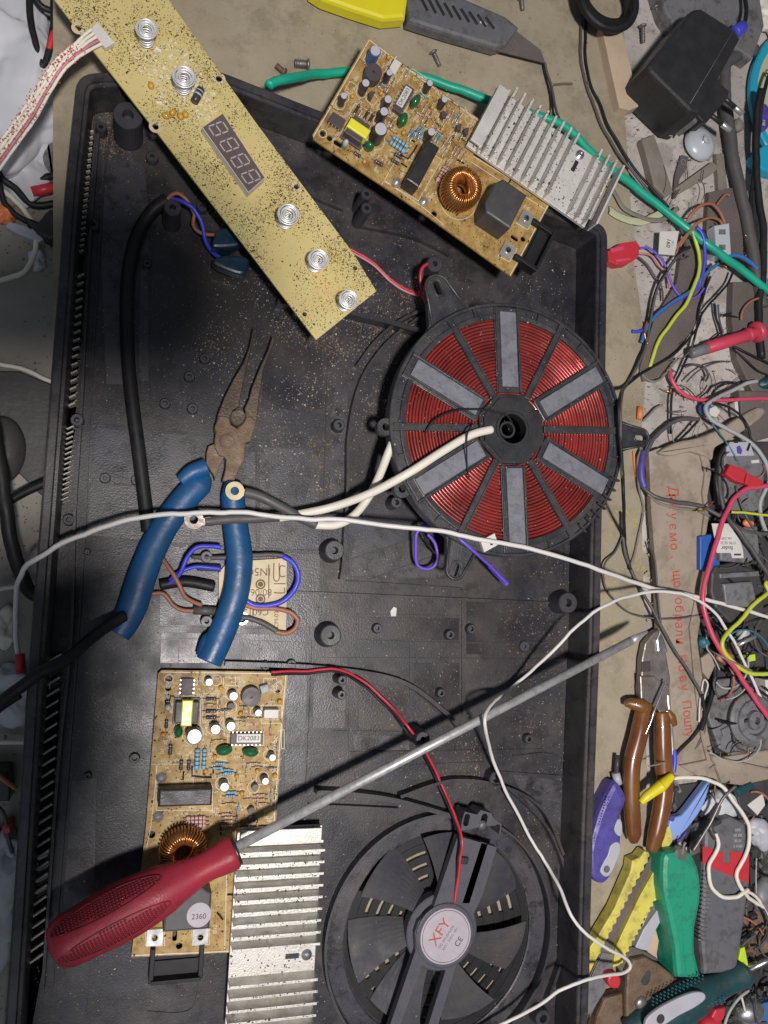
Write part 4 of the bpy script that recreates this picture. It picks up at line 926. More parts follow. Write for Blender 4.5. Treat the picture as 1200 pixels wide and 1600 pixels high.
H = mk('handle', G().add(V, F + [tuple(range(n))[::-1], tuple(range((len(pc)-1)*n, len(pc)*n))], True), 'handle', SD)
def hr(t):
    y = t*HL
    for i in range(len(pc)-1):
        if pc[i].y <= y <= pc[i+1].y: f = (y-pc[i].y)/(pc[i+1].y-pc[i].y+1e-9); return pc[i].x*(1-f)+pc[i+1].x*f
    return pc[-1].x
upv = mm.inverted() @ Vector((0, 0, 1)); au = math.atan2(upv.y, upv.x)
camv = mm.inverted() @ (CAM - (h0+h1)/2).normalized(); ac = math.atan2(camv.y, camv.x)
g = G(); gp = G()
for off in (-.62, .52):                        # two oval grip fields of little domes
    for i in range(30):
        t = .42 + i*.0178
        wdt = min(1, math.sin(math.pi*min(1, max(0, (t-.40)/.56)))**.5)
        r_ = hr(t)
        for j in range(-3, 4):
            da = j*.105
            if abs(da) > .33*wdt: continue
            a_ = ac + off + da
            p = h0 + mm @ Vector((r_*math.cos(a_)*1.004, r_*math.sin(a_)*1.004, t*HL)); nn = (mm @ Vector((math.cos(a_), math.sin(a_), 0)))
            g.lathe(p, [(.00098, -.0005), (.0008, .0005), (.0003, .0008)], 6, nn.to_track_quat('Z', 'Y').to_matrix(), True)
    ring = []
    for s in range(41):
        q = 2*math.pi*s/40; t = .675 + .285*math.cos(q); a_ = ac + off + .40*math.sin(q)*1.0; r_ = hr(t)*1.012
        ring.append(h0 + mm @ Vector((r_*math.cos(a_), r_*math.sin(a_), t*HL)))
    gp.tube(ring, .0005, 6, raw=True)
mk('grip_dots', g, 'handled', H)['kind'] = 'stuff'; mk('grip_outline', gp, 'handled', H)
c = h0; mk('collar', G().rod(h0 - ax*.0015, h0 + ax*.001, .0088, 28, .0006), 'black', SD)
# --- needle nose pliers with blue handles
PL = thing('needle_nose_pliers', 'rusty needle nose pliers with blue handles lying open in the tray', 'pliers', P(340, 760, .003))
cv = lambda L_: [(260 + x/5.33, 500 + y/5.33) for x, y in L_]
slab('jaw', cv([(728, 65), (740, 75), (715, 190), (684, 330), (652, 480), (618, 640), (604, 720), (560, 748), (530, 800), (535, 860), (560, 900), (470, 960), (402, 905), (430, 780), (480, 650), (560, 490), (640, 360), (690, 230), (716, 100)]), 8, 13.4, 'rustd', ch=.0006, parent=PL)
slab('jaw', cv([(885, 130), (905, 150), (880, 230), (845, 310), (806, 420), (790, 560), (772, 650), (756, 830), (722, 930), (700, 1000), (600, 960), (590, 890), (640, 850), (662, 800), (652, 735), (690, 650), (710, 570), (766, 430), (800, 350), (850, 240)]), 8, 13.9, 'rustd', ch=.0006, parent=PL)
slab('tang', cv([(350, 1050), (400, 1030), (450, 1130), (482, 1140), (430, 1250), (404, 1330), (392, 1290), (370, 1260), (330, 1190), (335, 1100)]), 6.6, 13.2, 'rust', ch=.0006, parent=PL)
slab('joint_plate', cv([(404, 880), (402, 905), (412, 940), (402, 990), (402, 1060), (436, 1126), (478, 1138), (498, 1160), (490, 1250), (466, 1340), (520, 1348), (568, 1335), (612, 1230), (652, 1160), (656, 1085), (664, 1020), (704, 1010), (728, 920), (752, 840), (700, 800), (668, 810), (640, 860), (590, 900), (540, 870), (524, 820), (500, 800), (440, 800)]), 5, 15.0, 'rust', ch=.0008, parent=PL)
q = P(260 + 505/5.33, 500 + 1010/5.33, .015); mk('pivot', G().lathe((q.x, q.y, .0142), [(.0050, 0), (.0050, .0010), (.0046, .0014), (0, .0014)], 28), 'rust', PL)
q = P(260 + 597/5.33, 500 + 820/5.33, .012); mk('jaw_recess', G().lathe((q.x, q.y, .009), [(.0056, 0), (.0056, .0034), (.0044, .0030), (0, .0028)], 28), 'rustd', PL)
def grip(pts, rs, fl, nm):
    return mk(nm, G().tube(PM(pts), rs, 24, fl), 'blue', PL)
grip([(322, 742, 13), (312, 756, 13), (290, 778, 13), (262, 815, 12), (240, 855, 12), (222, 900, 12), (208, 945, 12), (196, 972, 11), (184, 990, 11)], [.004, .0085, .0088, .0088, .0090, .0094, .0094, .0088, .0080], .75, 'left_handle'.replace('left_', ''))
mk('finger_guard', G().tube(PM([(282, 752, 16), (300, 738, 17), (322, 730, 16)]), [.004, .0055, .0062], 16, .8), 'blue', PL)
grip([(366, 752, 15), (364, 775, 15), (368, 820, 14), (374, 870, 14), (370, 920, 14), (356, 965, 13), (340, 1004, 13), (326, 1034, 13)], [.0052, .0078, .0084, .0090, .0088, .0088, .0090, .0086], .75, 'handle')
mk('finger_guard', G().tube(PM([(344, 988, 12), (326, 1000, 12), (320, 1024, 12)]), [.003, .005, .006], 16, .8), 'blue', PL)
# --- coil leads with ring terminals
CL = thing('coil_lead', 'two thick white leads with grey sleeves and ring terminals running from the coil', 'cable', P(560, 780, .02))
def lead(pts, r, m, nm='lead_sheath'): return mk(nm, G().tube(PM(pts), r*.001, 14), m, CL)
lead([(768, 671, 49), (735, 680, 51), (690, 706, 52), (640, 738, 52), (580, 770, 40), (520, 792, 26), (470, 803, 23), (436, 809, 22)], 2.9, 'creamw')
lead([(613, 692, 42), (605, 712, 40), (592, 745, 32), (575, 778, 22), (552, 806, 22), (525, 820, 22), (490, 820, 22)], 2.9, 'creamw')
lead([(494, 820, 22), (468, 808, 23), (435, 790, 24), (405, 775, 24), (382, 769, 24)], [2.9*1.2e-3*1000, 3.4, 3.2, 3.0, 2.6][1] , 'greycable', 'heat_shrink')
lead([(440, 807, 22), (400, 810, 22), (360, 811, 22), (320, 815, 22)], 3.2, 'greycable', 'heat_shrink')
for (u, v), ag in (((367, 767), .1), ((303, 812), .2)):
    c = P(u, v, .024); mk('ring_terminal', G().lathe((c.x, c.y, .0225), [(.0062, 0), (.0062, .0012), (.0028, .0012), (.0028, 0)], 28, close=False).box((c.x + .0075, c.y - .0008, .0232), (.007, .0045, .0018), ag), mat('brass', (.40, .34, .20), .45, .6) if u > 350 else 'dsteel', CL)
# --- thermistor lead with violet sheath and white plug
VC = thing('sensor_wire', 'looped violet sensor wire with a small white plug below the coil', 'wire', P(700, 850, .02))
wire([(790, 910, 24), (775, 893, 28), (758, 878, 36), (740, 862, 44), (715, 840, 44), (685, 823, 26), (662, 820, 24), (651, 835, 22), (649, 865, 18), (653, 883, 16), (672, 888, 16), (684, 875, 17), (680, 850, 18), (668, 835, 19)], 1.2, 'purple', parent=VC, name='violet_sheath')
wire([(766, 884, 30), (776, 896, 22), (792, 913, 20)], 2.1, 'purple', parent=VC, name='shrunk_joint')
wire([(660, 822, 24), (664, 840, 20), (675, 858, 18), (684, 868, 17)], .8, 'rubber', parent=VC, name='black_core')
slab('plug', [(751, 845), (773, 833), (779, 851), (757, 863)], 45, 49, 'white', ch=.0003, parent=VC)
for u, v in ((764, 843), (768, 850)): slab('plug_socket', [(u-2, v-2), (u+2, v-2), (u+2, v+2), (u-2, v+2)], 48.6, 49.15, 'black', ch=0, parent=VC)
wire([(664, 676, 48), (680, 655, 50), (715, 640, 50), (755, 640, 50), (790, 648, 50), (800, 662, 46)], .75, 'rubber', 'thin black wire curling into the hub of the coil', name='thin_wire')
wire([(738, 662, 49), (730, 680, 57), (729, 720, 50), (733, 750, 48)], .55, 'rubber', 'hair thin black wire hooked over the white lead on the coil', name='thin_wire')
# --- pink pair by the coil
PW = thing('paired_wire', 'red and black wire pair hooked around the post beside the coil lug', 'wire', P(640, 450, .01))
for m, o in (('redw', 0), ('palepink', 4)):
    wire([(545, 388+o, 5), (580, 408+o, 6), (610, 435+o, 5), (635, 452+o, 5), (655, 458+o, 8)], .9, m, parent=PW, name='wire_core')
wire([(668, 412, 28), (658, 420, 29), (656, 440, 27), (660, 455, 22)], 1.2, 'redw', parent=PW, name='wire_core'); wire([(655, 455, 20), (664, 470, 22), (680, 490, 24)], 1.2, 'redw', parent=PW, name='wire_core'); wire([(662, 418, 28), (660, 440, 25), (668, 458, 20)], 1.0, 'rubber', parent=PW, name='wire_core')
# --- mains cable in the tray with two blue film capacitors
MC = thing('mains_cable', 'black mains cable with brown and blue cores ending in two dark blue capacitors', 'cable', P(220, 560, .003))
tube_obj('outer_sheath', [(262, 312, 14), (238, 330, 10), (216, 365, 8), (203, 410, 8), (198, 470, 8), (200, 560, 8), (208, 640, 8), (216, 700, 8), (226, 780, 8), (232, 830, 8)], .0046, 'rubber', MC, 20)
wire([(262, 312, 16), (275, 303, 20), (291, 312, 20), (303, 335, 16), (302, 352, 14), (315, 363, 14), (348, 367, 18)], 1.3, 'brownw', parent=MC, name='brown_core')
wire([(268, 312, 16), (285, 316, 20), (303, 328, 20), (315, 350, 17), (321, 375, 14), (335, 395, 14), (345, 402, 16)], 1.5, 'bluew', parent=MC, name='blue_core')
def vcap(poly, z0, z1):
    q = [Vector((a.x, a.y, 0)) for a in PP(poly, z1*.001)]; q = [v.xy for v in cat(q, 5, True)]
    mk('film_capacitor', G().prism(q, z0*.001, z1*.001, .0018, .0012), 'varist', MC)
vcap([(340, 358), (362, 354), (382, 357), (384, 370), (375, 382), (350, 386), (332, 384), (336, 368)], 15, 26)
vcap([(342, 400), (362, 398), (386, 402), (389, 415), (380, 428), (355, 422), (333, 410)], 10, 20)
vcap([(333, 380), (355, 382), (372, 386), (360, 394), (338, 394), (328, 386)], 4, 12)
# --- wires under the blue handle and the small printed board
SB = thing('mains_filter_board', 'small cream printed board with brown lettering under the blue plier handle', 'circuit board', P(400, 930, .003))
zb = 7
sl = slab('board', [(342, 895), (365, 868), (388, 876), (448, 872), (447, 985), (430, 982), (396, 968), (342, 956)], zb - 1.6, zb, 'pcb3', ch=0, parent=SB)
def btext(s, u, v, sz, a_, m='brownink', par=None, z=zb + .08): return text('printed_letters', s, sz, tm(P(u, v, z*.001), z*.001, a_), m, par or sl, False, .00004)
btext('IN5C', 404, 893, .0075, math.pi); btext('80/06', 408, 925, .0065, math.pi); btext('C6015', 400, 956, .0065, math.pi); btext('CM-03', 432, 968, .0042, math.pi/2)
g = G()
for pts in ([(428, 880), (428, 905), (436, 905), (436, 880)], [(428, 912), (446, 912)], [(428, 926), (444, 926), (444, 918)], [(420, 882), (420, 935)], [(446, 885), (438, 885), (438, 900), (446, 900)], [(395, 940), (395, 962)]): ridge(g, pts, .5, .12, zb)
for u, v in ((407, 913), (407, 936)): c = P(u, v, zb*.001); g.lathe((c.x, c.y, zb*.001), [(.0034, 0), (.0034, .0002), (.0024, .0002), (.0024, 0)], 24, close=False); g.lathe((c.x, c.y, zb*.001), [(.0018, 0), (.0018, .0004), (0, .0004)], 16)
mk('printed_tracks', g, 'brownink', sl)
wire([(300, 869, 8), (345, 872, 12), (380, 868, 12), (415, 866, 12), (444, 869, 12)], 1.6, 'greycable', parent=SB, name='sleeve')
wire([(442, 868, 12), (456, 876, 13), (465, 895, 13), (462, 918, 12), (448, 936, 11), (425, 946, 10), (400, 947, 10), (384, 938, 10)], 1.8, 'bluew', parent=SB, name='blue_core')
wire([(380, 944, 10), (400, 950, 10), (430, 950, 10), (452, 955, 10), (465, 968, 10), (462, 982, 10), (448, 988, 10), (430, 986, 10)], 1.6, 'orange' if 0 else 'brownw', parent=SB, name='brown_core')
wire([(434, 986, 10), (412, 974, 9.5), (390, 966, 9), (375, 965, 9)], 1.9, 'greycable', parent=SB, name='sleeve')
c = P(378, 966, .008); mk('crimp_ring', G().lathe((c.x, c.y, .0075), [(.0045, 0), (.0045, .001), (.003, .001), (.003, 0)], 24, close=False), 'tin', SB)
wire([(262, 915, 10), (280, 900, 14), (290, 880, 16), (302, 860, 16), (316, 853, 16), (345, 856, 15)], 1.5, 'bluew', 'bright blue wire bent beside the small cream board', name='core_wire')
wire([(258, 918, 8), (275, 900, 12), (290, 892, 13), (310, 886, 13), (345, 890, 12)], 1.4, 'bluew', 'bright blue wire running straight to the grey sleeve', name='core_wire')
wire([(250, 868, 10), (265, 888, 14), (280, 915, 15), (292, 934, 13), (315, 945, 10)], 1.5, 'brownw', 'brown wire crossing over the black tube under the pliers', name='core_wire')
wire([(225, 930, 8), (255, 928, 9), (270, 945, 9), (285, 954, 9), (306, 955, 9)], 1.4, 'brownw', 'brown wire curving below the black tube under the pliers', name='core_wire')
for i, (pts, r_, lb_) in enumerate((([(250, 914, 8), (290, 909, 9), (335, 917, 9)], 3.6, 'short black tube sleeve under the blue plier handle'), ([(302, 953, 8), (340, 955, 8)], 3.0, 'grey sleeve on the brown wires beside the round post'), ([(308, 886, 9), (345, 888, 9)], 2.4, 'grey sleeve on the blue wires beside the round post'))):
    wire(pts, r_, 'rubber' if i == 0 else 'greycable', lb_, 'sleeve', name='wire_sleeve', n=16)
# --- long white and grey cords
wire([(30, 1028, 6), (26, 990, 4), (26, 930, 6), (34, 893, 24), (60, 872, 38), (120, 838, 40), (200, 812, 38), (280, 804, 34), (350, 800, 30), (400, 802, 28), (440, 807, 30), (500, 812, 36), (560, 815, 40), (620, 822, 46), (690, 830, 50), (770, 845, 51), (840, 860, 50), (920, 885, 44), (1010, 916, 22), (1080, 930, 16), (1140, 946, 16), (1230, 974, 14)], 1.6, 'whitew', 'thick white cord crossing the whole tray from left edge to right edge', 'cord', 'white_cable', n=12)
wire([(1240, 1150, 12), (1200, 1110, 12), (1170, 1050, 14), (1145, 1000, 16), (1115, 955, 20), (1080, 933, 24), (1040, 924, 26), (995, 929, 28), (950, 944, 38), (905, 975, 38), (860, 1022, 32), (800, 1075, 16), (764, 1105, 44), (758, 1135, 50), (768, 1180, 26), (785, 1225, 18), (815, 1285, 10), (850, 1345, 12), (873, 1385, 26), (892, 1430, 38), (925, 1467, 40), (958, 1486, 34), (980, 1500, 28), (984, 1512, 26), (970, 1521, 28), (925, 1528, 38), (880, 1545, 37), (840, 1572, 30), (800, 1592, 22), (740, 1620, 16)], 1.2, 'whitew', 'thinner white cord looping from the right edge down around the fan', 'cord', 'white_cable', n=12)
q = P(31, 1040, .0); tube_obj('red_stub', [(31, 1022, 8), (33, 1052, 8)], .0030, 'red'); tag(bpy.data.objects['red_stub'], 'small red cap on the end of the white cord at the left', 'cap')

# ================================================================ bench, upper part
UK = thing('utility_knife', 'yellow and grey utility knife with a snapped blade at the top edge', 'utility knife', P(680, 40, 0))
slab('yellow_body', [(480, -52), (560, -72), (625, -42), (638, -2), (634, 27), (600, 30), (550, 14), (505, -2), (486, -14)], 3, 14, 'yellow', ch=.003, parent=UK)
slab('blade', [(770, 20), (845, 78), (852, 98), (760, 75)], 8, 9, 'plate', ch=0, parent=UK)
kb_ = slab('grip', [(630, -42), (700, -15), (790, 24), (812, 42), (792, 70), (776, 74), (700, 52), (638, 32), (636, 2)], 3, 13, 'grey', ch=.003, parent=UK)
g = G()
for i in range(9):
    a = P(655 + i*13, -9 + i*4.5, .0132); b = P(668 + i*13, 17 + i*3.5, .0132); d = b - a
    g.box(((a+b)/2), (d.length, .0022, .0010), math.atan2(d.y, d.x), .0003)
mk('grip_rib', g, 'black', kb_)
mk('arrow_mark', G().box(P(752, 33, .0132), (.004, .0012, .0003), 1.2).box(P(757, 36, .0132), (.004, .0012, .0003), -.6), 'white', kb_)
# green cable
wire([(420, 134, 36), (450, 123, 30), (500, 116, 10), (545, 113, 6), (600, 112, 6), (660, 120, 8), (720, 140, 10), (770, 158, 14), (830, 178, 20), (880, 196, 22), (930, 243, 16), (990, 290, 8), (1060, 346, 8), (1110, 385, 14), (1160, 422, 12), (1240, 485, 10)], 3.2, 'greenw', 'thick green cable running behind the upper board towards the right edge', 'cable', 'green_cable', n=16)
# screws
def screw(u, v, ang, L_, label, hd=.0032, sh=.0013, dr=.004, m='dsteel', z=0.0):
    c = P(u, v, z); d = Vector((math.cos(ang), math.sin(ang), -.16)).normalized(); p0 = Vector((c.x, c.y, z + hd)); mm_ = d.to_track_quat('Z', 'Y').to_matrix()
    S = thing('screw', label, 'screw', c, group='loose screws on the bench')
    mk('screw_head', G().lathe(p0, [(hd*.2, -.0012), (hd*.8, -.0008), (hd, 0), (hd*.9, .0007), (sh, .0014)], 18, mm_, True), m, S)
    g = G(); g.lathe(p0, [(sh, 0), (sh, L_*.85), (.0002, L_)], 12, mm_, True)
    for i in range(int(L_/.0013)):
        g.lathe(p0, [(sh*.9, .0018 + i*.0012), (sh*1.45, .0023 + i*.0012), (sh*.9, .0028 + i*.0012)], 12, mm_, True, False)
    mk('screw_shank', g, m, S)
screw(480, 106, R(180), .010, 'short wide screw lying above the green cable beside a washer', .0042, .0024, z=0)
screw(443, 117, R(140), .007, 'small brown screw beside the left tip of the green cable', .0032, .0015, m='rust')
screw(675, 85, R(-58), .011, 'slim screw lying between the knife and the upper board')
screw(812, 2, R(-80), .009, 'small bright screw at the top edge right of the knife')
screw(1001, 44, R(-84), .013, 'threaded bright screw beside the pale wood offcut'); screw(1021, 14, R(-60), .009, 'grey screw near the dark case at the top')
screw(918, 130, R(0), .001, 'tiny dark stud on the bench near the knife tip', .0010, .0008, m='rust')
wire([(862, 133, 2), (880, 131, 2), (894, 131, 2)], .9, 'dsteel', 'bent nail lying on the bench right of the knife blade', 'nail', 'nail')
wire([(851, 98, 3), (855, 115, 2), (862, 135, 2), (866, 160, 4), (874, 188, 16)], 1.0, 'greycable', 'short dark wire from the blade tip to the green cable', name='thin_wire')
wire([(848, 96, 3), (852, 118, 2), (858, 140, 2), (862, 165, 4), (868, 185, 16)], .8, 'rubber', 'second short dark wire beside the bent nail', name='thin_wire')
# coil of cable at the top, wood offcut
g = G()
for i in range(5): g.torus(P(950, -8 + i*1.5, .006 + .004*i), .024 + .0012*math.sin(i*2.1), .0034, 48, 10)
tag(mk('coiled_cable', g, 'rubber'), 'coil of black cable cut off by the top edge of the photo', 'cable')
slab('wood_offcut', [(940, 40), (968, 33), (985, 100), (998, 166), (984, 172), (968, 168), (955, 110)], 0, 9, 'wood', 'pale flat offcut of wood standing between two wires at the top', 'wood', .0006)
wire([(913, 10, 4), (908, 40, 2), (907, 80, 2), (912, 120, 2), (930, 170, 3), (945, 205, 3), (965, 240, 4), (990, 270, 6), (1030, 320, 5), (1065, 360, 5), (1072, 400, 8)], 1.1, 'greycable', 'dark twin wire hanging down from the coiled black cable', name='twin_wire')
wire([(918, 10, 4), (915, 45, 2), (915, 90, 2), (922, 130, 2), (938, 165, 3), (955, 205, 4), (985, 255, 4), (1010, 285, 5), (1045, 325, 5)], 1.1, 'rubber', 'violet black twin wire beside the wood offcut', name='twin_wire')
wire([(930, 262, 3), (960, 300, 3), (980, 330, 3), (1030, 345, 3), (1060, 325, 4)], 2.0, 'drift', 'limp olive strip lying behind the heatsink corner', 'strip', 'olive_strip', flat=.3)
wire([(952, 328, 2), (965, 338, 2), (990, 346, 2), (1010, 345, 2), (1035, 332, 3)], 3.4, 'lime' if 0 else 'palegreen', 'pale green translucent strip curling right of the heatsink', 'strip', 'plastic_strip', flat=.15)
# dark case and white bag, top right
slab('dark_case', [(1022, -40), (1040, 18), (1058, 46), (1092, 40), (1176, 92), (1195, 40), (1180, -60)], -3, 12, 'midgrey', 'dark grey speckled case behind the power adapter', 'case', .002)
def lump(name, c, rx, ry, rz, m, label, cat_, seed, amp=.35, fr=60, sub=5, parent=None):
    bm = bmesh.new(); bmesh.ops.create_icosphere(bm, subdivisions=sub, radius=1)
    for v in bm.verts:
        p = v.co.copy(); q = Vector((p.x*rx, p.y*ry, p.z*rz)); nz = mnoise.fractal(q*fr + Vector((seed, 0, 0)), 1.0, 2.1, 3) ; rd = abs(mnoise.noise(q*fr*.8 + Vector((0, seed, 0))))
        k = 1 + amp*.6*nz - amp*1.5*rd; v.co = Vector((q.x*k, q.y*k, max(-rz*.35, q.z*k))) + Vector((0, 0, rz*.35))
    me = bpy.data.meshes.new(name); bm.to_mesh(me); bm.free(); me.transform(Matrix.Translation(c))
    me.polygons.foreach_set('use_smooth', [True]*len(me.polygons))
    o = mk(name, me, m, parent)
    return tag(o, label, cat_) if label else o
lump('rag', P(1215, 25, 0), .028, .030, .012, 'cloth' if 0 else 'creamw', 'cream rag in the upper right corner', 'rag', 4)
# power adapter
AD = thing('power_adapter', 'black plug-in power adapter with two round pins and a blue cable collar', 'power adapter', P(1075, 100, 0))
top = [(1086, 13), (1096, 12), (1150, 46), (1158, 60), (1150, 75), (1094, 178), (1078, 174), (1015, 112), (1012, 102), (1078, 18)]
slab('adapter_body', top, 0, 40, 'black', ch=.003, parent=AD)
mk('seam', G().tube([P(1146, 47, .0401), P(1112, 105, .0402), (P(1078, 162, .0401))], .0003, 6, raw=True), 'midgrey', AD)
slab('plug_block', [(1102, 118), (1112, 116), (1140, 142), (1138, 152), (1106, 190), (1098, 190), (1078, 166), (1080, 152)], 18, 33, 'black', ch=.0012, parent=AD)
for (u, v), (u2, v2) in (((1106, 176), (1141, 204)), ((1128, 150), (1160, 178))):
    a = P(u, v, .026); b = P(u2, v2, .024); m_ = a + (b-a)*.62
    pn = mk('plug_pin', G().rod(a, m_, .0020, 16), 'black', AD); mk('pin_tip', G().rod(m_, b, .0023, 16, .0005), 'tin', pn)
g = G().rod(P(1120, 122, .030), P(1120, 112, .036), .0022, 12); mk('plug_clip', g, 'tin', AD)
a = P(1147, 52, .030); b = P(1160, 42, .028); mk('cable_collar', G().rod(a, b, .0052, 20, .001), 'bluew', AD)
wire([(1158, 43, 27), (1165, 32, 26), (1166, 10, 22), (1160, -20, 18)], 1.8, 'rubber', parent=AD, name='cord')
slab('grey_label', [(1070, 176), (1080, 160), (1096, 178), (1088, 192)], 8, 30, 'midgrey', ch=.0004, parent=AD)
c = P(1055, 202, .012); lump('putty_ball', Vector((c.x, c.y, .004)), .004, .003, .003, 'white', 'small white lump stuck under the corner of the adapter', 'lump', 2, .3, 200, 3)
# suction cup
c = P(1099, 221, .006); SC = thing('suction_cup', 'grey translucent suction cup lying in front of the adapter pins', 'suction cup', (c.x, c.y, 0))
mk('cup', G().lathe((c.x, c.y, .001), [(.0150, 0), (.0152, .0008), (.0120, .0042), (.0070, .0062), (.0035, .0066), (.0030, .0074), (.0018, .0078), (0, .0078)], 48, None, True), 'clear', SC)
mk('nub', G().lathe((c.x, c.y, .008), [(.0030, 0), (.0030, .0022), (.0018, .0026), (.0014, .0012), (0, .0012)], 20), 'lightgrey', SC)
# strips, tab
slab('wood_strip', [(1003, 218), (1022, 209), (1036, 250), (1052, 300), (1040, 308), (1022, 290), (1012, 250)], -2, 5, 'drift', 'short dark grey wooden strip below the adapter', 'strip', .0008)
slab('wood_strip', [(1113, 252), (1124, 262), (1112, 272), (1062, 302), (1055, 294)], -3, 3, 'drift', 'thin grey strip slanting away from the suction cup', 'strip', .0005)
slab('wood_strip', [(1119, 240), (1131, 240), (1138, 308), (1124, 308)], -3, 2, 'drift', 'narrow upright grey strip beside the thick black cable', 'strip', .0004)
MT = slab('metal_tab', [(1065, 242), (1076, 245), (1071, 266), (1062, 280), (1056, 310), (1052, 309), (1056, 272)], 0, 1.4, 'dsteel', 'thin metal terminal tab with a round hole near the green cable', 'terminal', 0)
c = P(1068, 253, .0015); mk('tab_hole', G().lathe((c.x, c.y, .0014), [(.0026, 0), (.0026, .0002), (.0022, .0002), (.0022, 0)], 20, close=False), 'tin', MT)
# thick black cable, clock-like cyan disc
wire([(1180, 78, 6), (1150, 88, 6), (1133, 105, 6), (1133, 150, 6), (1138, 200, 6), (1146, 250, 6), (1156, 300, 6), (1168, 350, 6), (1180, 420, 6), (1190, 480, 6)], 5.2, 'greycable', 'thickest black cable running down the right side past the suction cup', 'cable', 'thick_cable', n=18)
wire([(1190, 140, 20), (1182, 180, 16), (1181, 240, 12), (1184, 300, 10), (1192, 360, 10), (1192, 430, 10), (1185, 480, 8), (1190, 560, 8)], 3.2, 'rubber', 'black cable at the right edge crossing the cyan disc', 'cable', 'edge_cable', n=14)
wire([(1205, 110, 18), (1190, 160, 18), (1186, 210, 14), (1174, 300, 8), (1176, 380, 8)], 1.6, 'rubber', 'thin black wire over the cyan disc', 'cable', 'thin_wire')
c = P(1284, 168, .006); RD = (P(1176, 168, .006) - c).length; RI = (P(1187, 168, .006) - c).length; CD = thing('cyan_disc', 'cyan ringed round disc with a pale green face cut by the right edge', 'roll', (c.x, c.y, 0))
mk('ring', G().lathe((c.x, c.y, 0), [(RD - .0010, 0), (RD, .002), (RD, .0050), (RD - .0012, .0062), (RI + .0012, .0062), (RI, .005)], 64, None, False), 'cyan', CD)
f_ = mk('face', G().lathe((c.x, c.y, 0), [(RI + .0003, .001), (RI + .0003, .0052), (0, .0052)], 64), 'palegreen', CD)
text('face_mark', '8', .012, tm(P(1199, 116, .0054), .0053, R(-12)), 'inkd', f_)
TG = slab('dark_tag', [(1186, 168), (1196, 162), (1204, 175), (1202, 196), (1190, 206), (1182, 196)], 6.3, 8.0, 'violet', 'dark violet tag with white letters beside the cyan disc', 'tag', .0006, smooth=4)
text('tag_letters', 'BH', .0042, tm(P(1194, 192, .0081), .00805, R(80)), 'white', TG)
slab('cyan_plug', [(1180, 240), (1200, 225), (1230, 240), (1225, 270), (1195, 266), (1183, 256)], -3, 8, 'cyan', 'rounded cyan cap below the cyan disc', 'cap', .002, smooth=4)
c = P(1165, 188, .01); lump('putty_ball', Vector((c.x, c.y, 0)), .006, .006, .004, 'drift', 'olive lump touching the tip of the adapter pin', 'lump', 9, .3, 150, 3)
# ================================================================ right side clutter, middle
slab('stained_plate', [(1068, 372), (1100, 376), (1108, 430), (1098, 480), (1080, 520), (1052, 560), (1030, 590), (1005, 596), (1000, 575), (1022, 500), (1058, 440)], -3, 2.5, 'plate', 'long brown grey metal plate lying under the blue and yellow wires', 'plate', .0006)
slab('stained_plate', [(1108, 300), (1148, 292), (1160, 330), (1162, 400), (1130, 405), (1104, 360)], -3, 3, 'plate', 'brown stained square plate under the grey terminal block', 'plate', .0006)
slab('grey_board', [(1146, 440), (1260, 440), (1260, 680), (1180, 620), (1152, 560), (1144, 500)], -3, 5, 'plate', 'purple grey board under the red test probe at the right edge', 'board', .001)
RC = thing('red_connector', 'red plastic spade connector housing right of the heatsink', 'connector', P(975, 395, 0))
slab('connector_shell', [(950, 392), (970, 380), (994, 376), (1000, 384), (998, 402), (982, 412), (966, 414), (951, 408)], 0, 9, 'red', ch=.0008, parent=RC)
slab('connector_ridge', [(954, 388), (974, 384), (976, 390), (956, 395)], 8.8, 10.2, 'pink', ch=.0003, parent=RC); slab('connector_ridge', [(962, 405), (984, 402), (985, 406), (963, 410)], 8.8, 10.2, 'pink', ch=.0003, parent=RC)
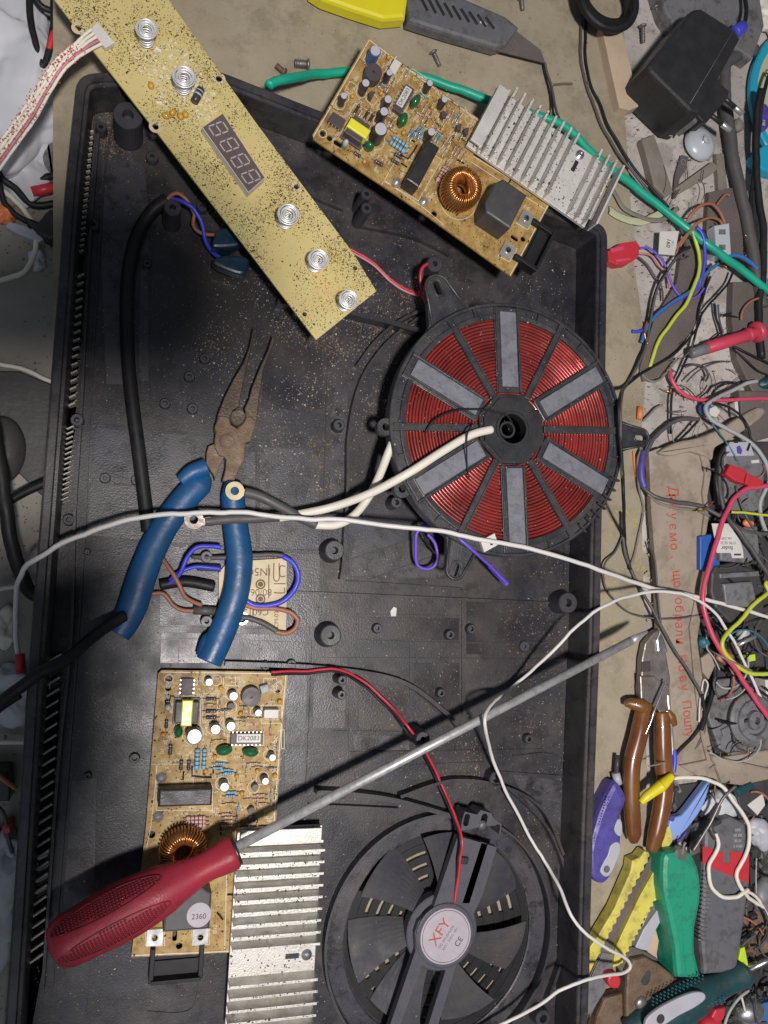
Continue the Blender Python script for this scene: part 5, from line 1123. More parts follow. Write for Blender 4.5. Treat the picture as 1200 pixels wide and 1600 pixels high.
for pts, r_, m, lb in (
 ([(1000, 388, 5), (1015, 388, 6), (1032, 402, 6), (1040, 416, 5), (1048, 440, 4), (1058, 458, 4), (1075, 466, 4), (1090, 462, 5), (1100, 450, 6)], 1.0, 'purple', 'violet wire leaving the red connector and looping over the plate'),
 ([(998, 396, 4), (1018, 400, 3), (1030, 415, 3), (1042, 428, 3), (1046, 450, 3)], .9, 'palepink', 'dull mauve wire running beside the violet one'),
 ([(998, 402, 3), (1012, 415, 2), (1022, 430, 2), (1034, 448, 2), (1036, 470, 2)], .8, 'greycable', 'grey brown wire leaving the red connector downwards'),
 ([(1088, 355, 16), (1098, 366, 16), (1101, 385, 14), (1101, 410, 12), (1096, 435, 10), (1090, 450, 8), (1070, 462, 6), (1050, 475, 5), (1028, 490, 4), (1014, 505, 3), (1005, 516, 2), (987, 518, 1)], 1.5, 'bluew', 'bright blue wire bending down from the green cable to the bench'),
 ([(1122, 412, 10), (1105, 425, 10), (1092, 438, 9), (1078, 455, 7), (1055, 470, 6), (1030, 488, 5), (1010, 512, 4), (1002, 535, 4)], 1.5, 'blue2', 'duller blue wire leaving the black joint at the green cable'),
 ([(1200, 445, 8), (1185, 422, 9), (1165, 405, 10), (1145, 400, 10), (1128, 408, 10)], 1.9, 'blue2', 'blue wire running right from the black joint'),
 ([(1082, 362, 12), (1088, 380, 10), (1092, 400, 9), (1092, 425, 9), (1084, 450, 9), (1072, 475, 8), (1052, 500, 7), (1034, 525, 6), (1022, 550, 5), (1016, 575, 3)], 1.55, 'ygw', 'yellow green earth wire curving down over the plate'),
 ([(1072, 348, 8), (1080, 335, 12), (1094, 322, 14), (1110, 318, 12), (1122, 328, 10), (1130, 345, 8), (1132, 358, 8)], 1.3, 'brownw', 'brown wire arching over the stained plate below the tab'),
 ([(1062, 385, 8), (1078, 360, 12), (1095, 345, 14), (1112, 340, 12), (1125, 346, 9), (1130, 358, 8)], 1.2, 'brownw', 'second brown wire arching under the first one'),
 ([(1090, 352, 14), (1074, 365, 12), (1062, 380, 10), (1055, 402, 8)], 1.0, 'brownw', 'short copper brown wire beside the white tag'),
 ([(1120, 320, 6), (1132, 305, 6), (1140, 305, 6)], 1.0, 'brownw', 'short brown wire end above the grey terminal block'),
 ([(1078, 386, 13), (1065, 392, 12), (1050, 412, 10), (1036, 432, 8), (1025, 455, 6), (1018, 480, 5), (1012, 520, 4), (1004, 550, 4), (990, 580, 4), (975, 605, 6), (968, 622, 48), (967, 660, 50), (970, 700, 50), (973, 740, 50), (974, 780, 48), (976, 840, 4), (978, 860, 3), (985, 890, 3)], 1.35, 'rubber', 'black double wire running down beside the coil from the white tag'),
 ([(1074, 392, 12), (1058, 402, 12), (1042, 425, 9), (1028, 450, 7), (1020, 480, 6), (1014, 520, 5), (1007, 548, 5), (993, 578, 5), (978, 603, 7), (971, 622, 48), (970, 700, 50), (974, 770, 50)], 1.1, 'greycable', 'dark grey wire paired with the black wire beside the coil'),
 ([(1110, 432, 8), (1100, 460, 6), (1092, 485, 5), (1088, 515, 5), (1080, 545, 5), (1064, 580, 4), (1052, 605, 4), (1049, 630, 4), (1048, 660, 3), (1048, 678, 2)], 1.0, 'rubber', 'thin black wire ending in bare strands above the cardboard'),
 ([(1145, 425, 6), (1138, 442, 5), (1125, 458, 5), (1108, 475, 5), (1096, 492, 5), (1090, 510, 6), (1075, 530, 6), (1055, 552, 6), (1030, 568, 5), (1005, 582, 5), (985, 598, 5), (975, 606, 5)], 1.0, 'rubber', 'thin black wire crossing diagonally from the plate to the coil edge'),
 ([(1118, 425, 8), (1108, 445, 6), (1098, 465, 5), (1094, 482, 5)], .8, 'lightgrey', 'short pale grey wire left of the cardboard edge'),
 ([(1116, 474, 2), (1118, 495, 2), (1124, 512, 3), (1128, 524, 4)], 1.0, 'rubber', 'short black wire stub above the red probe'),
 ([(1122, 476, 2), (1124, 500, 2), (1130, 520, 3)], .8, 'greycable', 'short grey wire stub above the red probe'),
 ([(1140, 538, 4), (1160, 548, 8), (1185, 560, 9), (1215, 575, 9)], 1.0, 'rubber', 'black wire passing under the probe towards the right edge'),
 ([(1145, 545, 3), (1165, 562, 8), (1185, 580, 8), (1210, 590, 8)], .8, 'rubber', 'thinner black wire fanning out below the probe'),
 ([(1047, 580, 5), (1050, 592, 6), (1060, 608, 6), (1075, 618, 6), (1095, 625, 6), (1130, 625, 7), (1175, 622, 8), (1220, 624, 8)], 1.7, 'pink', 'pink red wire curving right below the red probe'),
 ([(1000, 580, 2), (1010, 592, 2), (1022, 596, 3), (1035, 590, 3), (1045, 578, 3), (1060, 560, 4)], .9, 'drift', 'olive stripped wire strand below the yellow green wire end'),
 ([(1183, 596, 10), (1165, 600, 10), (1145, 610, 10), (1125, 620, 10), (1108, 630, 12), (1104, 640, 12), (1112, 656, 13), (1130, 668, 14), (1155, 680, 15), (1178, 696, 16), (1193, 716, 17), (1202, 745, 17), (1196, 765, 16), (1188, 785, 14), (1188, 805, 12), (1196, 830, 10), (1210, 850, 8)], 1.75, 'greyw', 'pale grey cable curving over the relay at the right'),
 ([(974, 835, 4), (962, 860, 3), (946, 880, 6), (944, 910, 4), (953, 930, 4), (975, 952, 3), (1000, 963, 3), (1040, 967, 9), (1080, 963, 9), (1120, 955, 10), (1170, 942, 10), (1210, 930, 12)], .75, 'greycable', 'thin dark wire sweeping from the tray edge below the white cord'),
 ([(972, 800, 5), (973, 835, 4), (978, 870, 3), (992, 905, 3), (1006, 930, 8), (1018, 950, 11), (1036, 985, 12), (1060, 1025, 12), (1085, 1065, 12), (1098, 1090, 12), (1102, 1120, 10), (1097, 1150, 8), (1080, 1175, 6), (1060, 1195, 5)], 1.25, 'greycable', 'dark wire running down over the cardboard to the cutter handle'),
 ([(1012, 848, 2), (1022, 870, 8), (1026, 900, 9), (1029, 940, 9), (1032, 975, 9)], .8, 'greycable', 'thin brown wire lying along the left cardboard edge'),
 ([(1097, 1085, 14), (1100, 1110, 12), (1098, 1130, 10), (1080, 1155, 9), (1062, 1172, 9), (1055, 1180, 9)], 1.3, 'rubber', 'black wire bending below the cardboard towards the blue mark'),
 ([(985, 885, 2), (995, 850, 2), (1005, 800, 2), (1003, 780, 2), (998, 760, 4), (996, 720, 5), (1003, 700, 6)], .9, 'brownw' if 0 else 'drift', 'bare copper coloured strand along the bench by the blue sleeve'),
 ([(1092, 655, 8), (1070, 654, 8), (1050, 660, 7), (1030, 675, 6), (1018, 690, 6), (1008, 712, 6), (1003, 735, 6), (1003, 755, 6), (1012, 768, 6), (1028, 778, 9), (1060, 785, 11), (1090, 789, 12), (1105, 795, 12), (1135, 812, 16), (1165, 830, 16), (1210, 835, 16)], 1.75, 'greycable', 'grey flat cable curving round the cardboard and across the relay'),
 ([(1012, 772, 6), (1030, 786, 9), (1060, 794, 10), (1090, 798, 11), (1108, 806, 12)], 1.1, 'drift', 'thin grey wire below the flat cable on the cardboard'),
 ([(1092, 656, 8), (1080, 668, 7), (1070, 680, 6), (1060, 690, 5)], 1.1, 'rubber', 'short black wire under the flat cable near the blue plug'),
 ([(1005, 658, 1), (1015, 648, 2), (1025, 638, 2), (1035, 633, 2)], .9, 'drift', 'thin brown stalk beside the orange cap'),
 ): wire(pts, r_, m, lb, 'wire')
wire([(1006, 705, 6.5), (1003, 722, 6.5), (1002, 745, 6.5), (1006, 762, 6.5)], 2.9, 'violet', 'dark blue sleeve on the flat cable beside the cardboard', 'sleeve', 'blue_sleeve', n=14)
wire([(1000, 636, 2.5), (999, 655, 2.5)], 2.3, 'orange', 'small orange cap standing near the coil lug', 'plug', 'orange_plug', n=14)
wire([(990, 705, 1.2), (991, 720, 1.2), (994, 745, 1.2)], .9, 'orange', 'thin orange splinter below the coil lug', 'splinter', 'orange_splinter')
tg = slab('white_tag', [(1031, 362), (1061, 361), (1054, 399), (1029, 397)], 9, 9.6, 'white', 'small white paper tag with black digits above the red connector', 'tag', 0)
text('tag_digits', '091', .0052, tm(P(1045, 380, .0097), .0097, R(82)), 'inkd', tg); text('tag_digits', '1 61', .0026, tm(P(1051, 380, .0097), .0097, R(82)), 'midgrey', tg)
TBk = thing('terminal_block', 'translucent grey terminal block where the brown wires end', 'terminal block', P(1130, 375, 0))
slab('block_body', [(1117, 352), (1140, 348), (1143, 396), (1138, 400), (1120, 398)], 0, 12, 'clear', ch=.001, parent=TBk)
for v in (362, 386): slab('block_screw', [(1124, v-4), (1134, v-4), (1134, v+4), (1124, v+4)], 11.8, 12.6, 'midgrey', ch=.0003, parent=TBk)
lump('black_joint', P(1132, 412, 0), .008, .006, .007, 'rubber', 'black taped joint where blue wires meet the green cable', 'joint', 6, .4, 90, 4)
# red probe
PR = thing('test_probe', 'red capped test probe with a grey body pointing left', 'test probe', P(1130, 530, 0))
a = P(1078, 553, .008); b = P(1100, 545, .009); c = P(1112, 542, .009); d = P(1180, 520, .012); e = P(1187, 517, .012)
mk('grey_body', G().rod(a, c, .0045, 20, .001), 'midgrey', PR); mk('red_cap', G().rod(b + (c-b)*.3, d, .0052, 24, .0006), 'probe', PR); mk('flange', G().rod(d - (d-c)*.02, e, .0090, 28, .0015), 'probe', PR); mk('flange_ring', G().rod(d - (d-c)*.20, d - (d-c)*.1, .0060, 24, .0006), 'probe', PR)
mat_b = 'blue2'
lump('blue_plug', P(1100, 640, .003), .006, .005, .005, 'blue2', 'small blue plug under the pink wire', 'plug', 3, .3, 120, 4)
slab('white_clip', [(1110, 638), (1118, 634), (1126, 642), (1120, 652), (1108, 648)], 5, 11, 'white', 'small white plastic clip beside the pale grey cable', 'clip', .0004)
slab('white_stub', [(1148, 628), (1153, 627), (1155, 650), (1150, 650)], 2, 8, 'white', 'thin white upright piece below the pink wire', 'stub', .0003)
slab('grey_bracket', [(1155, 610), (1215, 612), (1215, 680), (1180, 690), (1160, 660)], -3, 8, 'plate', 'brownish metal bracket half hidden by the pink wire at the right edge', 'bracket', .001)
lump('blue_clamp', P(1205, 600, .004), .014, .008, .007, 'teal', 'dark blue clamp at the right edge above the pink wire', 'clamp', 5, .4, 80, 4)
# cardboard box with red print
CB = thing('cardboard_box', 'torn cardboard box flap with red Cyrillic printing down its length', 'cardboard', P(1055, 950, 0))
cbp = [(1014, 706), (1030, 700), (1080, 694), (1104, 704), (1108, 735), (1100, 765), (1104, 800), (1098, 840), (1092, 862), (1102, 884), (1098, 910), (1086, 935), (1082, 965), (1080, 1000), (1088, 1050), (1092, 1100), (1100, 1150), (1112, 1200), (1116, 1216), (1055, 1212), (1040, 1170), (1034, 1100), (1030, 1000), (1026, 900), (1018, 800)]
fl1 = slab('top_flap', cbp, 2, 7.5, 'card', ch=.0006, parent=CB)
slab('edge_flap', [(1078, 980), (1086, 940), (1098, 905), (1106, 880), (1112, 905), (1098, 950), (1090, 1000), (1098, 1060), (1106, 1140), (1122, 1212), (1112, 1216), (1096, 1150), (1086, 1070)], 5, 9.5, 'card', ch=.0008, parent=CB)
slab('fold', [(1030, 706), (1060, 690), (1090, 684), (1130, 668), (1150, 655), (1185, 636), (1196, 646), (1165, 672), (1135, 690), (1118, 700), (1114, 718), (1100, 712), (1080, 706), (1050, 712)], 5, 12, 'card', ch=.002, parent=CB, smooth=3)
slab('fold', [(1094, 706), (1106, 712), (1112, 740), (1106, 775), (1108, 810), (1100, 850), (1096, 846), (1102, 800), (1098, 770), (1102, 740)], 6, 10, 'card', ch=.001, parent=CB, smooth=2)
slab('bottom_flap', [(1062, 1196), (1112, 1186), (1200, 1172), (1260, 1168), (1260, 1195), (1200, 1208), (1150, 1222), (1120, 1226), (1090, 1212)], -1, 10, 'card', ch=.0015, parent=CB, smooth=0)
slab('bottom_fold', [(1112, 1180), (1200, 1200), (1260, 1190), (1260, 1206), (1160, 1228), (1128, 1224)], 9, 13, 'card', ch=.002, parent=CB)
word = 'Дякуємо, що обрали Нову Пошту'; n = len(word)
pth = cat([Vector((1051, 768, 0)), Vector((1053, 850, 0)), Vector((1060, 930, 0)), Vector((1062, 1000, 0)), Vector((1070, 1080, 0)), Vector((1077, 1148, 0))], 40)
for i, ch in enumerate(word):
    if ch == ' ': continue
    t = i/(n-1); k = min(int(t*(len(pth)-1)), len(pth)-2); p = pth[k]; q = pth[k+1]; A = P(p.x, p.y, .0076); B = P(q.x, q.y, .0076); dd = B - A
    text('printed_letter', ch, .0116 if i else .0135, tm(A, .00755, math.atan2(dd.y, dd.x)), 'ink', fl1, False, .00003, sx=.86, bold=.00008)
# electronics at the right
slab('mounting_board', [(1098, 690), (1260, 690), (1260, 1190), (1120, 1190), (1096, 1060), (1092, 950), (1104, 870)], -2.5, 0.5, 'dark', 'dark oily base board carrying the relays at the right edge', 'board', .0005)
RB = thing('relay_box', 'grey plastic relay housing crossed by two red crimp connectors', 'relay', P(1160, 730, 0))
slab('relay_body', [(1131, 712), (1140, 702), (1185, 704), (1194, 720), (1196, 790), (1180, 800), (1140, 800), (1132, 780)], 0, 14, 'midgrey', ch=.002, parent=RB)
slab('relay_lid', [(1136, 698), (1142, 690), (1172, 690), (1180, 712), (1136, 713)], 10, 16, 'lightgrey', ch=.001, parent=RB)
slab('relay_slot', [(1151, 698), (1156, 696), (1160, 704), (1158, 710), (1152, 708)], 15.9, 16.2, 'violet', ch=0, parent=RB); slab('relay_tab', [(1174, 719), (1186, 718), (1187, 723), (1175, 724)], 13.8, 15, 'white', ch=.0002, parent=RB)
slab('crimp_connector', [(1134, 740), (1142, 725), (1168, 735), (1164, 748), (1163, 756), (1150, 752)], 15, 21, 'red', 'left red crimp sleeve on the grey relay', 'connector', .0012); slab('crimp_connector', [(1164, 756), (1168, 738), (1192, 750), (1194, 760), (1180, 762)], 15, 20, 'red', 'right red crimp sleeve nearer the edge of the photo', 'connector', .0012)
for pts, r_, m, lb in (
 ([(1215, 758, 18), (1190, 760, 18), (1165, 764, 18), (1148, 778, 18), (1138, 795, 18), (1130, 810, 19), (1124, 830, 19), (1112, 870, 19), (1104, 900, 19), (1098, 935, 19), (1102, 962, 19), (1112, 990, 19), (1125, 1015, 20), (1145, 1040, 20), (1165, 1070, 20), (1190, 1105, 20), (1220, 1150, 18)], 2.0, 'pink', 'long pink red cable winding down past the relays'),
 ([(1126, 720, 12), (1124, 750, 12), (1126, 775, 13), (1132, 798, 14), (1140, 812, 20), (1155, 830, 24), (1175, 860, 24), (1195, 890, 24), (1215, 925, 20)], 1.7, 'greycable', 'dark grey wire crossing the pink cable beside the relay label'),
 ([(1150, 690, 14), (1132, 702, 12), (1122, 725, 10), (1119, 755, 10), (1124, 790, 10)], 2.6, 'rubber', 'black cable curling round the left of the grey relay'),
 ([(1143, 800, 18), (1160, 801, 18), (1180, 803, 18), (1210, 806, 18)], 1.1, 'ygw', 'short yellow green wire below the grey relay'),
 ([(1205, 908, 16), (1196, 912, 17), (1200, 925, 18), (1190, 935, 20), (1175, 948, 20), (1160, 965, 20), (1140, 985, 20), (1130, 1000, 22), (1130, 1016, 22), (1140, 1030, 21), (1160, 1046, 19), (1180, 1052, 18), (1210, 1052, 18)], 1.7, 'ygw', 'yellow green wire looping round behind the white cord at the right'),
 ([(1108, 1015, 10), (1125, 1025, 22), (1150, 1036, 22), (1175, 1048, 18)], .8, 'drift', 'thin tan wire crossing the pink cable'),
 ([(1116, 1020, 6), (1117, 1050, 6), (1114, 1080, 8), (1105, 1110, 10), (1095, 1140, 12)], 2.0, 'rubber', 'black cable dropping along the torn cardboard edge'),
 ([(1165, 985, 12), (1155, 1000, 12), (1148, 1010, 12)], 1.6, 'white', 'white sleeved lead inside the dark electronics'),
 ([(1150, 760, 16), (1158, 790, 17), (1170, 815, 18), (1190, 840, 18)], 1.0, 'greycable', 'thin grey wire over the lower part of the grey relay'),
 ([(1092, 1128, 11), (1093, 1105, 11), (1096, 1078, 11), (1100, 1062, 11), (1106, 1070, 11), (1101, 1090, 11), (1098, 1110, 11)], .7, 'white', 'thin white wire bent into a narrow loop at the cardboard edge'),
 ): wire(pts, r_, m, lb, 'wire')
wire([(1153, 1008, 18), (1180, 994, 18)], 1.6, 'tin', 'bright metal rod end inside the dark electronics', 'rod', 'metal_rod')
FR_ = thing('blue_relay', 'blue and grey relay with a white printed label', 'relay', P(1140, 860, 0))
slab('blue_body', [(1094, 838), (1122, 832), (1124, 876), (1128, 890), (1112, 896), (1094, 890)], 0, 12, 'lblue', ch=.0008, parent=FR_)
slab('clear_cover', [(1122, 826), (1184, 822), (1188, 870), (1166, 880), (1126, 876)], 0, 17, 'midgrey', ch=.0015, parent=FR_)
lbp = slab('white_label', [(1112, 818), (1143, 818), (1146, 830), (1156, 842), (1161, 860), (1162, 872), (1144, 872), (1142, 864), (1120, 864), (1118, 848)], 17.1, 17.5, 'white', ch=0, parent=FR_)
text('label_name', 'finder', .0048, tm(P(1136, 856, .0176), .01755, R(181)), 'inkd', lbp, sx=1.0); text('label_type', 'TYPE 55.32', .0032, tm(P(1138, 848, .0176), .01755, R(181)), 'midgrey', lbp); text('label_line', '10A 250V~', .0026, tm(P(1134, 841, .0176), .01755, R(181)), 'midgrey', lbp)
slab('label_bar', [(1147, 865), (1158, 865), (1158, 868), (1147, 868)], 17.5, 17.6, 'inkd', ch=0, parent=lbp)
lump('orange_core', P(1166, 818, .013), .006, .004, .004, 'orange', 'orange blob above the relay label', 'blob', 8, .3, 150, 3)
TR = thing('contactor', 'dark grey moulded contactor block below the relay label', 'contactor', P(1155, 920, 0))
slab('block_body', [(1112, 895), (1118, 884), (1150, 878), (1186, 892), (1196, 930), (1192, 975), (1150, 982), (1118, 950), (1110, 925)], 0, 14, 'dark', ch=.002, parent=TR)
slab('block_top', [(1130, 912), (1176, 908), (1182, 936), (1176, 950), (1134, 946)], 13.5, 18, 'midgrey', ch=.0015, parent=TR); slab('block_bar', [(1124, 896), (1186, 892), (1188, 900), (1126, 904)], 13.5, 16.5, 'midgrey', ch=.001, parent=TR)
slab('cream_part', [(1096, 1028), (1110, 1018), (1118, 1040), (1108, 1062), (1098, 1050)], 0, 8, 'card', 'small cream block beside the cardboard edge', 'block', .001)
lump('green_part', P(1096, 1003, .004), .007, .005, .005, 'teal2', 'small green teal part at the torn cardboard edge', 'part', 12, .3, 100, 4)
lump('red_brown_part', P(1128, 1025, .004), .010, .007, .008, 'brownw', 'rust coloured coil end beside the pink cable', 'part', 13, .4, 100, 4)
slab('lime_part', [(1168, 1024), (1180, 1022), (1181, 1032), (1172, 1034)], 5, 11, 'lime', 'small lime green plug in the dark electronics', 'plug', .0004)
lump('blue_grey_knob', P(1158, 992, .006), .006, .006, .006, 'lightgrey', 'blue grey round knob behind the yellow green wire', 'knob', 3, .1, 60, 4)
slab('pale_block', [(1196, 1062), (1230, 1062), (1230, 1092), (1198, 1090)], 2, 14, 'white', 'white block cut by the right edge', 'block', .0006)
MD = thing('motor_housing', 'dark grey stepped round motor housing at the right edge', 'motor', P(1170, 1125, 0))
c = P(1178, 1125, .014)
slab('motor_base', [(1120, 1062), (1160, 1058), (1200, 1080), (1240, 1100), (1240, 1180), (1150, 1184), (1124, 1170), (1106, 1120), (1108, 1085)], 0, 8, 'midgrey', ch=.0015, parent=MD)
mk('motor_disc', G().lathe((c.x, c.y, 0), [(.0215, .006), (.0215, .0125), (.0195, .0140), (.0165, .0142), (.0160, .0160), (.0120, .0165), (.0112, .0140), (.0080, .0140), (.0072, .0175), (.003, .0178), (.003, .013), (0, .013)], 48, None, False), 'midgrey', MD)
mk('dark_band', G().lathe((c.x, c.y, 0), [(.0217, .0072), (.0219, .0118), (.0205, .0122)], 48, None, False, False), 'dark', MD)
for a_ in (200, 235, 270): mk('motor_lug', G().box((c.x + .024*math.cos(R(a_)), c.y + .024*math.sin(R(a_)), .007), (.010, .006, .006), R(a_), .001), 'midgrey', MD)
# odds and ends among the electronics
rr_ = random.Random(17); g = G()
for _ in range(70):
    u = rr_.uniform(1110, 1205); v = rr_.uniform(800, 1180); p = P(u, v, 0)
    g.box(p + Vector((0, 0, rr_.uniform(.001, .006))), (rr_.uniform(.002, .008), rr_.uniform(.001, .004), rr_.uniform(.001, .006)), rr_.uniform(0, 3), .0003)
tag(mk('metal_scraps', g, 'dark'), 'dark metal scraps between the relays', 'scrap', kind='stuff')

# ================================================================ tools, lower right
DC = thing('diagonal_cutters', 'side cutters with amber dipped handles on the bench', 'cutters', P(1025, 1150, 0))
slab('jaw', [(1030, 983), (1022, 988), (1008, 1005), (1003, 1030), (1002, 1055), (1000, 1075), (1001, 1092), (1030, 1098), (1046, 1090), (1048, 1060), (1042, 1025), (1036, 1000)], 3, 9, 'dsteel', ch=.0012, parent=DC)
slab('jaw', [(1032, 984), (1040, 1005), (1044, 1018), (1040, 1022), (1028, 1018), (1026, 1000)], 8, 11, 'steel', ch=.0010, parent=DC)
slab('joint', [(1000, 1056), (1022, 1056), (1030, 1062), (1046, 1070), (1050, 1120), (1040, 1128), (1026, 1106), (1002, 1100)], 7, 10.5, 'dsteel', ch=.001, parent=DC)
slab('joint_step', [(1004, 1034), (1016, 1033), (1017, 1049), (1003, 1050)], 8.8, 9.6, 'dark', ch=.0002, parent=DC)
mk('handle', G().tube(PM([(1008, 1098, 9), (1005, 1115, 10), (998, 1150, 11), (988, 1190, 11), (986, 1230, 11), (988, 1270, 11), (990, 1300, 10), (990, 1316, 9)]), [.0058, .0068, .0072, .0070, .0068, .0066, .0064, .0060, .003], 24, .85), 'orangeh', DC)
mk('handle_flange', G().tube(PM([(976, 1100, 9), (985, 1099, 10), (1003, 1104, 12), (1018, 1112, 10), (1022, 1114, 9)]), [.002, .0042, .0060, .0042, .002], 16, .8), 'orangeh', DC)
mk('handle', G().tube(PM([(1034, 1112, 9), (1035, 1140, 9), (1036, 1180, 9), (1038, 1220, 9), (1034, 1260, 9), (1026, 1300, 9), (1018, 1330, 8)]), [.0055, .0068, .0072, .0072, .0074, .0074, .0068, .0045], 24, .85), 'orangeh', DC)
mk('handle_flange', G().tube(PM([(1040, 1108, 10), (1048, 1120, 10), (1052, 1132, 9)]), [.002, .0040, .0035], 12, .9), 'orangeh', DC)
mk('bright_tang', G().tube(PM([(1044, 1085, 10), (1046, 1110, 11), (1050, 1150, 10), (1052, 1180, 9)]), .0016, 8, .5), 'tin', DC)
wire([(1040, 1064, 16), (1034, 1080, 17), (1022, 1112, 18), (1016, 1130, 17), (1000, 1165, 15)], .9, 'steel', 'thin bright needle lying across the amber cutters', 'needle', 'needle')
# violet screwdriver
VS = thing('screwdriver', 'small violet screwdriver with a grey oval, tucked under the amber handle', 'screwdriver', P(950, 1310, 0))
slab('handle', [(962, 1222), (974, 1232), (980, 1250), (972, 1275), (973, 1300), (970, 1330), (960, 1362), (950, 1378), (940, 1382), (924, 1370), (920, 1330), (930, 1290), (936, 1270), (950, 1240)], 0, 15, 'violet', ch=.004, parent=VS, smooth=3)
slab('grip_inlay', [(962, 1316), (968, 1318), (969, 1330), (962, 1350), (954, 1366), (946, 1370), (938, 1362), (942, 1350), (950, 1336), (954, 1322)], 14.2, 15.5, 'lightgrey', ch=.0006, parent=VS, smooth=3)
slab('grip_inlay', [(966, 1280), (972, 1285), (972, 1304), (966, 1306), (960, 1296)], 14.2, 15.5, 'lightgrey', ch=.0006, parent=VS, smooth=3)
g = G()
for i in range(14):
    for j in range(6):
        u, v = 948 - i*1.2 + j*4, 1246 + i*4.2
        if i > 10: continue
        c = P(u, v, .0148); g.lathe((c.x, c.y, .0146), [(.0006, 0), (.0003, .0005), (0, .0005)], 6)
for i in range(12):
    for j in range(4):
        c = P(924 + j*4.2 + (1 if i < 6 else 0), 1310 + i*4.4, .0148); g.lathe((c.x, c.y, .0146), [(.0006, 0), (.0003, .0005), (0, .0005)], 6)
mk('grip_dots', g, 'inkd' if 0 else 'violet', VS)['kind'] = 'stuff'
wire([(962, 1208, 7), (966, 1225, 7)], 3.2, 'lightgrey', parent=VS, name='ferrule', n=14); wire([(965, 1180, 7), (963, 1208, 7)], 1.8, 'dark', parent=VS, name='shank', n=10)
q = mk('hole_plug', G().lathe(tuple(P(948, 1358, .0155)), [(.0026, 0), (.0026, .0002), (0, .0002)], 20), 'grey', VS)
YC = thing('yellow_wire_cap', 'yellow tapered plastic cap lying across the amber handles', 'cap', P(1025, 1230, .016))
pp = PM([(1001, 1254, 17), (1012, 1243, 18), (1030, 1230, 19), (1034, 1227, 19), (1050, 1212, 18)])
mk('cap_body', G().tube(pp, [.0022, .0036, .0040, .0047, .0042, .0028], 20, 1), 'yellow', YC)
wire([(1001, 1255, 17), (990, 1200, 8), (1010, 1198, 17), (1030, 1194, 18), (1040, 1191, 17)][2:], .5, 'tin', 'hair thin bright wire over the right amber handle', name='thin_wire')
wire([(1053, 1172, 9), (1054, 1190, 9), (1052, 1206, 9)], 2.0, 'bluew', 'blue scuffed sleeve beside the right amber handle', 'sleeve', 'blue_sleeve', n=12)
# yellow measuring tool with notched edges
YK = thing('yellow_saw_guide', 'two scuffed yellow strips with notched edges holding a brown channel', 'tool', P(970, 1430, 0))
def edge(u0, v0, u1, v1, n, amp, sq=False):
    out = []; dx, dy = u1-u0, v1-v0; L_ = math.hypot(dx, dy); nx, ny = -dy/L_, dx/L_
    for i in range(n*4+1):
        t = i/(n*4); a_ = (amp*math.sin(t*n*2*math.pi)) if not sq else (amp if (i//2) % 2 else 0)
        out.append((u0+dx*t+nx*a_, v0+dy*t+ny*a_))
    return out
slab('channel', [(1022, 1330), (1040, 1336), (1010, 1400), (960, 1500), (945, 1545), (922, 1590), (918, 1560), (920, 1530), (940, 1480), (985, 1395)], 1, 7, 'plate', ch=.0004, parent=YK)
slab('yellow_strip', [(1014, 1332), (1008, 1330), (1000, 1340), (988, 1345), (986, 1360), (960, 1420), (935, 1462), (922, 1480), (921, 1522)] + edge(936, 1492, 1016, 1338, 13, 1.6), 2, 12, 'yellow2', ch=.0008, parent=YK)
slab('yellow_strip', [(1046, 1290), (1036, 1300), (1034, 1340), (1000, 1400), (962, 1480), (958, 1512)] + edge(968, 1508, 1034, 1384, 14, 3, True) + [(1040, 1350), (1052, 1310)], 2, 10.5, 'yellow2', ch=.0004, parent=YK)
slab('grey_blade', [(942, 1488), (960, 1492), (954, 1530), (945, 1550), (924, 1582), (914, 1590), (918, 1540)], 3, 8, 'midgrey', ch=.0004, parent=YK)
slab('steel_ruler', [(1040, 1360), (1034, 1400), (1000, 1468), (992, 1490), (988, 1488), (1020, 1405)], 1, 5, 'dsteel', 'thin steel ruler edge showing right of the yellow strips', 'ruler', .0003)
slab('grey_blade_tool', [(1036, 1410), (1038, 1430), (1020, 1462), (1012, 1486), (992, 1482), (1006, 1452)], 1, 8, 'lightgrey', 'flat grey blue blade beside the green handle', 'blade', .0006)
slab('wood_wedge', [(1022, 1440), (1030, 1470), (1026, 1498), (1012, 1488), (1012, 1470)], 0, 6, 'wood', 'pale wooden wedge under the rusty clamp jaw', 'wedge', .0008)
GS = slab('green_scraper', [(1037, 1342), (1046, 1332), (1072, 1330), (1086, 1340), (1096, 1372), (1096, 1410), (1088, 1450), (1088, 1490), (1096, 1524), (1088, 1530), (1064, 1530), (1058, 1524), (1054, 1480), (1044, 1430), (1036, 1390)], 0, 22, 'green', 'chunky green plastic handle standing between yellow strips and black grip', 'handle', .004, smooth=2)
mk('mould_seam', G().tube(PM([(1066, 1345, 22.1), (1070, 1400, 22.1), (1066, 1450, 22.1), (1072, 1520, 22.1)]), .00025, 6), 'green', GS)
c = P(1064, 1334, .021); mk('collar', G().lathe((c.x, c.y, .018), [(.0055, 0), (.0055, .003), (.004, .0045), (0, .0045)], 20), 'dsteel'); tag(bpy.data.objects['collar.001'] if 'collar.001' in bpy.data.objects else bpy.data.objects['collar'], 'small metal collar on top of the green handle', 'collar')
wire([(1066, 1334, 22), (1068, 1322, 23), (1071, 1316, 23)], 1.0, 'drift', 'thin brass stud standing at the green handle top', 'stud', 'stud')
PG = thing('blue_pliers', 'light blue plastic tweezers with a dark rivet', 'tweezers', P(1075, 1270, 0))
